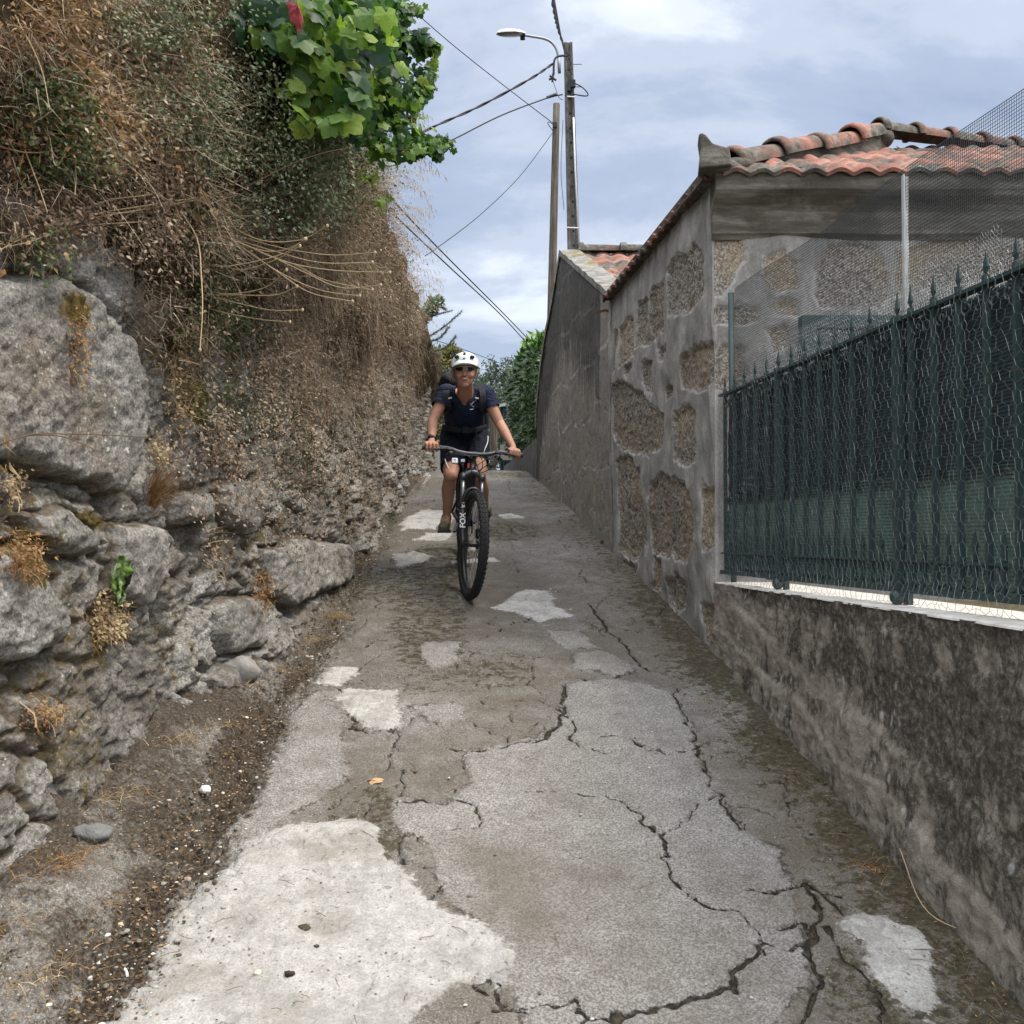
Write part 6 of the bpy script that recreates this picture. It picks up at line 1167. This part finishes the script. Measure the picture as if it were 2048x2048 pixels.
# fork
b = MB(); yy = .47
for s in (-1, 1): tube(b, [FL(s*.066, .01, .26), FL(s*.066, .01, .475)], .0165, 14)
b.build('stanchion', mat_stan, bike, smooth=True)
b = MB()
for s in (-1, 1):
    tube(b, [FL(s*.066, .04, -.015), FL(s*.067, .03, .03), FL(s*.067, .012, .09), FL(s*.066, .01, .285)], [.016, .019, .021, .023], 14)
    tube(b, [FL(s*.066, .01, .272), FL(s*.066, .01, .292)], .026, 14)
tube(b, bez([FL(-.066, .015, .28), FL(-.060, .035, .335), FL(-.035, .045, .375), FL(0, .048, .388), FL(.035, .045, .375), FL(.060, .035, .335), FL(.066, .015, .28)], 22), .012, 8); tube(b, [FL(-.075, .045, 0), FL(.075, .045, 0)], .008, 8); tube(b, [FL(.05, -.005, .06), FL(.05, -.03, .12)], .018, 8)
fk = b.build('fork', mat_frame, bike, smooth=True)
b = MB(); tube(b, bez([FL(-.068, .010, .478), FL(-.045, .012, .495), FL(0, .012, .515), FL(.045, .012, .495), FL(.068, .010, .478)], 18), [.02]*9+[.02]*9, 10)
for s in (-1, 1): tube(b, [FL(s*.066, .01, .455), FL(s*.066, .01, .498)], .0235, 14); tube(b, [FL(s*.066, .01, .498), FL(s*.066, .01, .505)], .014, 10)
b.build('fork_crown', simple('crown_metal', (.06, .065, .075), .35, .5, .5), bike, smooth=True)
def textmesh(txt, size, name, mat, parent, O, xd, yd, extrude=.0006):
    cu = bpy.data.curves.new(name, 'FONT'); cu.body = txt; cu.size = size; cu.extrude = extrude; cu.align_x = 'CENTER'; cu.align_y = 'CENTER'; cu.offset = size*.02
    to = bpy.data.objects.new(name, cu); col.objects.link(to); dg = bpy.context.evaluated_depsgraph_get(); me = bpy.data.meshes.new_from_object(to.evaluated_get(dg)); bpy.data.objects.remove(to)
    xd = unit(np.array(xd, float)); yd = unit(np.array(yd, float)); zd = np.cross(xd, yd); co_ = np.empty(len(me.vertices)*3, np.float32); me.vertices.foreach_get('co', co_); co_ = co_.reshape(-1, 3)
    V = np.asarray(O)+co_[:, :1]*xd+co_[:, 1:2]*yd+co_[:, 2:]*zd; me.vertices.foreach_set('co', V.astype(np.float32).ravel()); me.update(); return link(name, me, mat, parent)
for s, tx in ((-1, 'FOX'), (1, 'FOX')):
    textmesh(tx, .052, 'lettering', mat_white, bike, FL(s*.067, .0345, .165), U0*1.0, -Rr); textmesh('36' if s < 0 else '34', .026, 'lettering', mat_white, bike, FL(s*.066, .036, .262), Rr, U0)
# head tube, stem, bar
b = MB(); tube(b, [FL(0, 0, .515), FL(0, 0, .535), FL(0, 0, .60)], [.030, .026, .027], 14); hb_ = b.build('head_tube', mat_frame, bike, smooth=True)
b = MB(); tube(b, [FL(0, 0, .60), FL(0, 0, .645)], .019, 12); bar(b, FL(0, 0, .625), FL(0, .045, .632), .045, .04); b.build('stem', mat_blackp, bike)
BC = (.05, .632)
bp = [(-.34, .015, .662), (-.26, .025, .664), (-.18, .04, .662), (-.11, .05, .640), (-.05, .05, .632), (.05, .05, .632), (.11, .05, .640), (.18, .04, .662), (.26, .025, .664), (.34, .015, .662)]
BP = bez([FL(*p) for p in bp], 50); b = MB(); tube(b, BP, .0145, 12); b.build('handlebar', simple('bar_metal', (.045, .046, .05), .35, .5, .4), bike, smooth=True)
for s in (-1, 1):
    b = MB(); P0_, P1_ = FL(s*.225, .032, .664), FL(s*.352, .013, .662); tt = np.linspace(0, 1, 12); tube(b, [P0_+(P1_-P0_)*t for t in tt], [.0165+.0012*(i % 2) for i in range(12)], 12); b.build('grip', mat_blackp, bike)
    b = MB(); tube(b, bez([FL(s*.175, .055, .648), FL(s*.20, .085, .645), FL(s*.25, .085, .638), FL(s*.30, .075, .630)], 10), [.009, .008, .007, .006, .006, .006, .005, .005, .005, .006], 8); tube(b, [FL(s*.15, .05, .655), FL(s*.19, .06, .650)], .014, 8); b.build('brake_lever', mat_blackp, bike)
    b = MB(); ell(b, FL(s*.165, .06, .62), (.022, .02, .018)); tube(b, [FL(s*.165, .06, .62), FL(s*.20, .05, .605)], .008, 6); b.build('shifter', mat_blackp, bike, smooth=True)
for i_, L in enumerate([[(-.20, .08, .645), (-.13, .11, .62), (-.03, .11, .585), (.02, .07, .54), (.05, .03, .46), (.06, .02, .30)], [(.20, .08, .645), (.13, .12, .61), (.06, .12, .57), (0, .07, .53), (-.02, .0, .50)], [(.17, .07, .62), (.12, .10, .575), (.06, .09, .53), (.02, .03, .50)], [(-.17, .07, .62), (-.08, .10, .60), (.03, .10, .60), (.06, .05, .54), (.03, -.02, .5)], [(.10, .09, .60), (.13, .10, .56), (.10, .08, .52), (.04, .03, .50)]]):
    b = MB(); tube(b, bez([FL(*p) for p in L], 24), .0028, 6); b.build('cable', mat_blackp, bike, smooth=True)
b = MB(); 
c_ = P(909, 922, FL(0, .1, .6)[1]); box(b, c_, (.042, .03, .038), np.stack([Rr, -Ff, U0], 1)); fl_ = b.build('front_light', mat_white, bike); textmesh('Y', .024, 'mark', mat_blackp, fl_, c_+Ff*.0155, Rr, U0)
md = fl_.modifiers.new('bevel', 'BEVEL'); md.width = .006; md.segments = 3
b = MB(); c_ = P(937, 931, FL(0, .06, .55)[1]); box(b, c_, (.012, .008, .03)); b.build('reflector_tag', simple('red_plastic', (.55, .03, .03), .4), bike)
b = MB(); c_ = P(926, 921, FL(0, .09, .6)[1]); box(b, c_, (.026, .02, .018)); b.build('name_plate', mat_steel, bike)
BB = np.array([-.345, 7.60, 1.965]); ST = np.array([-.355, 7.80, 2.50])
b = MB(); tube(b, [FL(0, 0, .53), BB+[0, 0, .02]], [.034, .030], 12); tube(b, [FL(0, 0, .585), BB*.35+ST*.65], [.024, .019], 12); tube(b, [BB, BB*.3+ST*.7], .02, 12)
for s in (-1, 1): tube(b, [BB+rr_*s*.04, RC+rr_*s*.075], .012, 8); tube(b, [BB*.4+ST*.6, RC+rr_*s*.075], .010, 8)
tube(b, [BB-rr_*.05, BB+rr_*.05], .025, 12); b.build('frame', mat_frame, bike, smooth=True)
b = MB(); tube(b, [BB*.35+ST*.65, ST], .014, 10); b.build('seat_post', mat_frame, bike, smooth=True)
b = MB(); ell(b, ST+[0, -.02, .02], (.045, .12, .025)); ell(b, ST+[0, .08, .02], (.07, .07, .03)); b.build('saddle', mat_blackp, bike, smooth=True)
PL, PR_ = P(889, 1064, 7.46), BB*2-P(889, 1064, 7.46)
b = MB(); bar(b, BB-rr_*.06, PL+rr_*.07, .022, .012); bar(b, BB+rr_*.06, PR_-rr_*.07, .022, .012); b.build('crank', mat_frame, bike)
for p_ in (PL, PR_): b = MB(); box(b, p_+[0, 0, 0], (.095, .10, .014)); [box(b, p_+[x, y, .009], (.004, .004, .008)) for x in (-.04, .04) for y in (-.04, .04)]; b.build('pedal', mat_blackp, bike)
b = MB(); tube(b, [BB+rr_*.045, BB+rr_*.048], .08, 26); b.build('chainring', mat_frame, bike)

# ================================================================ RIDER
m = Mat('tanned_skin', .55, .35); c = m.mix(m.noise(14, 4), (.33, .165, .105), (.43, .235, .16)); m.p.inputs['Subsurface Weight'].default_value = .08; mat_skin = m.done(c, m.bump(m.noise(60, 4), .002))
m = Mat('navy_shirt', .8, .2); mat_shirt = m.done(m.mix(m.noise(8, 4), (.006, .010, .028), (.012, .018, .045)), m.bump(m.noise(9, 5, v=m.mapv((1, 1, 1.8))), .035))
m = Mat('black_shorts', .85, .2); mat_short = m.done(m.mix(m.noise(8, 4), (.004, .006, .014), (.008, .012, .026)), m.bump(m.noise(11, 5), .03))
rider = thing('person', (-.36, 7.6, 1.6), 'smiling person riding the bike, white helmet, sunglasses, navy T-shirt and black shorts', 'person')
def cap(b, p0, r0, p1, r1, n=14):
    p0, p1 = np.asarray(p0, float), np.asarray(p1, float); d = unit(p1-p0); u_, v_, _ = frame(d); L = np.linalg.norm(p1-p0); pts, rs = [], []
    for a in np.linspace(-90, 0, 6)[:-1]: pts.append(p0+d*r0*math.sin(R(a))); rs.append(max(r0*math.cos(R(a)), 1e-4))
    for t in np.linspace(0, 1, 5): pts.append(p0+d*L*t); rs.append(r0+(r1-r0)*t)
    for a in np.linspace(0, 90, 6)[1:]: pts.append(p1+d*r1*math.sin(R(a))); rs.append(max(r1*math.cos(R(a)), 1e-4))
    tube(b, pts, rs, n)
def fuse(b, name, mat, parent, vox=.006, smooth=4, cut=None):
    o = b.build(name, mat, None); md = o.modifiers.new('r', 'REMESH'); md.mode = 'VOXEL'; md.voxel_size = vox; ms = o.modifiers.new('s', 'SMOOTH'); ms.factor = .5; ms.iterations = smooth
    dg = bpy.context.evaluated_depsgraph_get(); me = bpy.data.meshes.new_from_object(o.evaluated_get(dg)); bpy.data.objects.remove(o)
    if cut is not None:
        import bmesh
        bm = bmesh.new(); bm.from_mesh(me); dead = [f for f in bm.faces if cut(f.calc_center_median())]; bmesh.ops.delete(bm, geom=dead, context='FACES'); bm.to_mesh(me); bm.free()
    me.polygons.foreach_set('use_smooth', [True]*len(me.polygons)); me.materials.clear(); return link(name, me, mat, parent)
HC = P(930, 742, 7.13); HR = .074
SL, SR = P(891, 787, 7.36), P(971, 789, 7.38); EL, ER = P(865, 843, 7.24), P(1000, 848, 7.34)
GL, GR = FL(-.292, .022, .664), FL(.292, .022, .664); WL, WR = P(858, 884, 6.99), P(1009, 888, 7.11)
WL = GL+np.array([-.002, .075, .058]); WR = GR+np.array([-.008, .075, .058])
NB = P(930, 786, 7.33); CH = P(931, 806, 7.42); WA = P(930, 842, 7.62); PV = P(929, 868, 7.74)
HL_, HR_ = P(908, 872, 7.72), P(950, 872, 7.72); KL, KR = P(901, 950, 7.32), P(962, 946, 7.42); AL, AR = P(893, 1032, 7.53), P(971, 1030, 7.78)
KR = P(958, 950, 7.40)
fwdL = unit(P(886, 1056, 7.38)-P(892, 1050, 7.56))
b = MB()
# head: looks at the viewer, tilted a little
ell(b, HC+[0, 0, -.005], (HR, .092, .105), nu=22, nv=16); ell(b, HC+[0, -.030, -.062], (.056, .055, .062)); ell(b, HC+[0.002, -.052, -.104], (.028, .026, .022)); cap(b, HC+[.001, -.083, -.016], .009, HC+[.002, -.098, -.042], .0125)
for s in (-1, 1): ell(b, HC+[s*.038, -.062, -.042], (.025, .022, .022)); ell(b, HC+[s*.075, .004, -.02], (.010, .017, .028)); ell(b, HC+[s*.010, -.088, -.045], (.008, .010, .007))
cap(b, HC+[0, .01, -.05], .054, NB+[0, .01, -.03], .060); cap(b, NB+[0, .03, -.03], .060, CH, .10)
for s, S_, E_, W_ in ((-1, SL, EL, WL), (1, SR, ER, WR)):
    cap(b, NB*.5+S_*.5+[0, .02, -.01], .045, S_, .048); cap(b, S_, .050, E_, .036); cap(b, E_, .038, E_*.6+W_*.4, .037); cap(b, E_*.6+W_*.4, .036, W_, .024)
ell(b, CH, (.145, .11, .12)); cap(b, CH, .12, WA, .125); cap(b, WA, .125, PV, .135)
for s, H_, K_, A_ in ((-1, HL_, KL, AL), (1, HR_, KR, AR)):
    cap(b, H_, .085, K_+(H_-K_)*.12, .060); cap(b, K_+(H_-K_)*.1, .056, K_+[0, -.005, 0], .053); ell(b, K_+[0, -.025, .0], (.042, .03, .045)); cf = K_+(A_-K_)*.34+[s*.006, .022, 0]; cap(b, K_, .046, cf, .052); cap(b, cf, .051, K_+(A_-K_)*.68, .038); cap(b, K_+(A_-K_)*.65, .038, A_, .029)
    cap(b, A_, .03, A_+[0, -.06, -.045], .032)
def hand(W_, G_, s):                                    # palm over the grip, fingers curled round it
    ax = unit(FL(s*.352, .013, .662)-FL(s*.225, .032, .664)); top_ = np.array([0, 0, .020]); frd = np.array([Ff[0], Ff[1], Ff[2]])
    cap(b, W_, .024, G_+top_+frd*-.018, .022)
    for k, (o, L_) in enumerate(((-.036, .95), (-.012, 1.0), (.012, .95), (.034, .8))):
        kn = G_+ax*o+np.array([0, 0, .026])+frd*.004; p1 = G_+ax*o*1.02+frd*(.030*L_)+np.array([0, 0, .014]); p2 = G_+ax*o*1.02+frd*(.030*L_)+np.array([0, 0, -.014]); p3 = G_+ax*o*1.02+frd*.008+np.array([0, 0, -.026])
        cap(b, W_*.35+(G_+ax*o*.8)*.65+np.array([0, 0, .014]), .014, kn, .0125, 10); cap(b, kn, .0115, p1, .0100, 10); cap(b, p1, .0100, p2, .0092, 10); cap(b, p2, .0092, p3, .0085, 10)
    t0_ = W_*.4+G_*.6-ax*.02; cap(b, t0_, .014, G_-ax*.048+np.array([0, 0, -.002])-frd*.012, .011, 10); cap(b, G_-ax*.048+np.array([0, 0, -.002])-frd*.012, .011, G_-ax*.052+frd*.018+np.array([0, 0, -.014]), .009, 10)
hand(WL, GL, -1); hand(WR, GR, 1)
body = fuse(b, 'body', mat_skin, rider, .0042, 3)
# T-shirt
b = MB(); ell(b, CH+[0, .01, 0], (.172, .13, .13)); cap(b, CH, .142, WA, .150); cap(b, WA, .150, PV+[0, -.02, .03], .152)
for s, S_, E_ in ((-1, SL, EL), (1, SR, ER)): cap(b, NB*.85+S_*.15+[0, .03, -.015], .066, S_, .066); cap(b, NB+[s*.05, .02, -.02], .05, CH+[s*.07, -.02, .03], .09); e = S_+(E_-S_)*.50; cap(b, S_, .066, e, .060); cap(b, CH+[s*.08, 0, .02], .09, S_, .07)
VN = P(930, 806, 7.3)
def cutshirt(p):
    for S_, E_ in ((SL, EL), (SR, ER)):
        q = np.array(p)-S_; d = E_-S_; t = np.dot(q, d)/np.dot(d, d)
        if t > .47 and np.linalg.norm(q-d*t) < .085: return True
    px, py = topx(p.x, p.y, p.z); return p.y < CH[1]+.06 and py < 810 and abs(px-929) < min(18, 3+(810-py)*.62)
fuse(b, 'shirt', mat_shirt, rider, .006, 6, cutshirt)
# shorts
b = MB(); cap(b, PV+[0, 0, .03], .150, PV+[0, 0, -.04], .148)
for s, H_, K_ in ((-1, HL_, KL), (1, HR_, KR)): cap(b, H_, .108, K_+(H_-K_)*.12, .078)
def cutsh(p):
    for H_, K_, lim in ((HL_, KL, .84), (HR_, KR, .70)):
        q = np.array(p)-H_; d = K_-H_; t = np.dot(q, d)/np.dot(d, d)
        if t > lim and np.linalg.norm(q-d*t) < .11: return True
    return False
fuse(b, 'shorts', mat_short, rider, .006, 5, cutsh)
b = MB(); tube(b, bez([P(976, 872, 7.60), P(975, 885, 7.56), P(969, 900, 7.50), P(966, 912, 7.44)], 12), .0035, 5); b.build('piping', mat_white, rider)
b = MB(); tube(b, bez([P(890, 918, 7.335), P(893, 927, 7.31), P(897, 936, 7.30)], 8), .0035, 5); b.build('piping', mat_white, rider)
# shoes
mat_shoe = simple('olive_shoe', (.085, .095, .055), .8, .3, 0, .35, 60, .003)
for A_, pp in ((AL, PL), (AR, PR_)):
    b = MB(); heel = pp+[0, .09, .04]; toe = pp+[-.006 if A_ is AL else .006, -.10, .032]; cap(b, heel, .036, (heel+toe)/2+[0, 0, .004], .042); cap(b, (heel+toe)/2, .042, toe, .034); cap(b, A_+[0, 0, -.01], .038, heel+[0, -.01, .01], .038); sh = fuse(b, 'shoe', mat_shoe, rider, .005, 3)
    b = MB(); bar(b, pp+[0, .12, .012], pp+[0, -.13, .012], .078, .014, up=(0, 0, 1)); b.build('sole', mat_blackp, sh)
    for k in range(4): b = MB(); y_ = -.05+.03*k; tube(b, bez([pp+[-.032, y_, .062+.01*k], pp+[0, y_-.006, .080+.012*k], pp+[.032, y_, .062+.01*k]], 7), .003, 5); b.build('lace', mat_straw, sh)
# helmet
mat_helm = simple('white_helmet', (.62, .66, .63), .35, .5, 0, .05)
HT = HC+[0, .012, .036]; tilt = R(3); b = MB(); nu_, nv_ = 44, 16; V = []
for i in range(nu_):
    a = i*2*math.pi/nu_
    for j in range(nv_):
        t = j/(nv_-1)*R(96); rdg = 1+.035*math.cos(a*4)*math.sin(t)**1.5*(t < R(85)); rx, ry, rz = .098*rdg, .125*rdg, .098*rdg
        V.append(HT+np.array([rx*math.sin(t)*math.cos(a), ry*math.sin(t)*math.sin(a), rz*math.cos(t)-.018*(math.sin(a) > .2)*(t/R(96))**3]))
V = np.array(V); i, j = np.meshgrid(np.arange(nu_), np.arange(nv_-1), indexing='ij'); i, j = i.ravel(), j.ravel(); b.add(V, np.stack([i*nv_+j, i*nv_+j+1, ((i+1) % nu_)*nv_+j+1, ((i+1) % nu_)*nv_+j], 1)); Vi = HT+(V-HT)*.90; b.add(Vi, np.stack([i*nv_+j, i*nv_+j+1, ((i+1) % nu_)*nv_+j+1, ((i+1) % nu_)*nv_+j], 1)[:, ::-1])
helm = b.build('helmet', mat_helm, rider, smooth=True)
b = MB(); V = []                                                 # visor
for q in (0, 1):
    for i in range(15):
        t = -1+2*i/14; x = .082*t; V += [HT+np.array([x, -.112*math.sqrt(max(0, 1-.62*t*t)), .030-.006*q-.012*t*t]), HT+np.array([x*1.03, -.175+.075*t*t, -.004-.006*q-.010*t*t+.006*t])]
V = np.array(V); f1 = gridf(15, 2); b.add(V, [f1, f1[:, ::-1]+30, np.stack([np.arange(14)*2+1, np.arange(14)*2+3, np.arange(14)*2+33, np.arange(14)*2+31], 1)]); b.build('visor', mat_helm, helm, smooth=False)
for c_, sx, sz, tl_ in (((0.0, -.088, .066), .015, .026, 35), ((-.052, -.098, .046), .026, .013, 12), ((.052, -.098, .046), .026, .013, 12)):
    b = MB(); w_, h_ = sx/2, sz/2; d_ = np.array(c_)/np.array([.098, .125, .098]); nn = unit(d_/np.array([.098, .125, .098])); u_, v_, _ = frame(nn); sgn = 1 if c_[0] >= 0 else -1
    pts = np.array([HT+np.array(c_)*1.0+u_*x*w_*1.2+v_*z*h_*1.2+nn*.010 for x, z in ((-1, -.8), (1, -1), (.9, .9), (-.8, 1))]); prism_poly(b, pts, -nn*.02); b.build('vent', mat_hole, helm)
b = MB(); c_ = np.array([0, -.120, .034]); box(b, HT+c_+[0, -.006, .002], (.022, .01, .005)); b.build('badge', mat_stan, helm)
# hair, glasses, smile, strap, watch
mat_hair = simple('grey_hair', (.30, .27, .24), .8, .2, 0, .3, 60)
b = MB()
for s in (-1, 1):
    for k in range(18): o = rng.normal(size=3)*.006; tube(b, bez([HC+[s*.074, .005, .02]+o, HC+[s*.084, .0, -.015]+o*1.5, HC+[s*.080, .015, -.055]+o*2], 6), [.004, .004, .004, .003, .002, .001], 5)
b.build('hair', mat_hair, rider)
mat_lens = simple('dark_lens', (.012, .012, .015), .08, .7); mat_gf = simple('pale_frame', (.55, .42, .38), .35)
b = MB()
for s in (-1, 1):
    V = [];
    for i in range(9):
        a = i/8; x = s*(.008+.058*a); y = -.098+.052*a**2.2; zt = .012+.002*a; zb = -.014-.006*math.sin(math.pi*min(1, a*1.1))+.012*a**2; V += [HC+[x, y, zt+.004], HC+[x, y-.002, zb+.002]]
    b.add(np.array(V), gridf(9, 2)); tube(b, np.array(V)[::2], .0028, 6, mi=1); tube(b, [V[-2], HC+[s*.078, .0, .012]], .0028, 6, mi=1)
tube(b, [HC+[-.009, -.098, .012], HC+[0, -.102, .004], HC+[.009, -.098, .012]], .0025, 6, mi=1); b.build('sunglasses', [mat_lens, mat_gf], rider)
b = MB(); V = []
for i in range(13): t = -1+2*i/12; x = .030*t; yy = -.092+.020*t*t; V += [HC+[x, yy, -.062+.012*t*t], HC+[x, yy-.001, -.072+.021*t*t]]
V = np.array(V); b.add(V, gridf(13, 2)); b.build('teeth', simple('teeth', (.55, .50, .45), .4), rider)
b = MB(); tube(b, V[::2]+[0, -.001, .002], [.0015]+[.003]*11+[.0015], 6); tube(b, V[1::2]+[0, -.001, -.002], [.0015]+[.0035]*11+[.0015], 6); b.build('lips', simple('lips', (.30, .10, .08), .5), rider)
b = MB()
for s in (-1, 1): tube(b, bez([HC+[s*.080, -.02, .02], HC+[s*.068, -.03, -.055], HC+[s*.02, -.035, -.118]], 10), .004, 5)
b.build('chin_strap', simple('strap_web', (.10, .09, .085), .8), rider)
b = MB(); wv = unit(EL-WL); wc_ = WL+wv*.012; tube(b, [wc_-wv*.011, wc_+wv*.011], .0285, 16); w2 = wc_+[-.004, -.024, .014]; ell(b, w2, (.018, .012, .018)); b.build('watch', mat_blackp, rider, smooth=True)
b = MB()
for q in (((965, 796), (960, 800), (953, 806), (949, 812)), ((953, 800), (947, 806), (950, 811)), ((938+5, 817), (951, 816))): pass
mat_tab = simple('faded_print', (.33, .34, .36), .6)
logo = MB()
def onshirt(px, py): return P(px, py, CH[1]-.150)
for seg, r_ in ((((942, 811), (945, 806), (948, 803)), .007), (((944, 812), (948, 814)), .0045), (((943, 806), (940, 809)), .003), (((949, 802), (953, 799)), .003)):
    tube(logo, [onshirt(*p) for p in seg], r_*.5, 6)
logo.build('chest_logo', mat_tab, rider); logo = MB(); tube(logo, [onshirt(940, 819), onshirt(947, 818)], .0025, 6); logo.build('chest_logo', mat_white, rider)
# backpack
mat_pack = simple('black_pack', (.014, .015, .020), .8, .3, 0, .4, 30, .006, 25)
bk = thing('backpack', CH+[0, .25, .05], 'black backpack on the back of the rider, straps over both shoulders', 'backpack')
b = MB(); BKC = CH+np.array([-.02, .26, .05]); cap(b, BKC+[-.05, -.05, .02], .12, BKC+[-.04, .25, -.12], .13); cap(b, BKC+[.06, -.05, .0], .11, BKC+[.06, .25, -.14], .12); ell(b, P(898, 762, 7.52), (.07, .09, .06), rot=Matrix.Rotation(.5, 3, 'Y')); cap(b, P(884, 768, 7.5), .03, P(901, 746, 7.55), .032); fuse(b, 'bag', mat_pack, bk, .009, 4)
for s, pts in ((-1, [(897, 768), (893, 782), (893, 797), (897, 815), (891, 830)]), (1, [(960, 768), (965, 782), (966, 797), (965, 815), (972, 830)])):
    b = MB(); Ys = [NB[1]+.06, CH[1]-.12, CH[1]-.145, CH[1]-.125, CH[1]+.0]; c_ = bez([P(x, y, Y_) for (x, y), Y_ in zip(pts, Ys)], 16); nn = [np.array([0, -1, .3])]*16
    V = []
    for i in range(16):
        T = unit(c_[min(i+1, 15)]-c_[max(i-1, 0)]); sd = unit(np.cross(T, (0, -1, .2))); V += [c_[i]-sd*.022, c_[i]-sd*.022+np.array([0, -.012, 0]), c_[i]+sd*.022+np.array([0, -.012, 0]), c_[i]+sd*.022]
    b.add(np.array(V), [gridf(16, 4), gridf(16, 4)[:, ::-1][:0]]); b.build('strap', mat_pack, bk)
    b = MB(); q = P(900 if s < 0 else 954, 796, CH[1]-.172); box(b, q, (.027, .004, .010), np.array([[math.cos(.25*s*-1), 0, -math.sin(-.25*s)], [0, 1, 0], [math.sin(-.25*s), 0, math.cos(.25)]])); b.build('reflective_tab', simple('tab', (.6, .6, .6), .5), bk)
b = MB(); bw = [P(884, 853, 7.56), P(905, 858, 7.48), P(930, 860, 7.455), P(955, 858, 7.48), P(974, 853, 7.56)]; V = []
for q in bez(bw, 20): V += [q+[0, 0, -.02], q+[0, -.006, 0], q+[0, 0, .02]]
b.add(np.array(V), gridf(20, 3)); box(b, P(932, 860, 7.44), (.05, .02, .045)); b.build('waist_belt', mat_pack, bk)
b = MB(); tube(b, bez([P(950, 858, 7.45), P(953, 868, 7.42), P(950, 880, 7.42), P(951, 900, 7.42)], 10), .005, 6); b.build('loose_strap', mat_pack, bk)
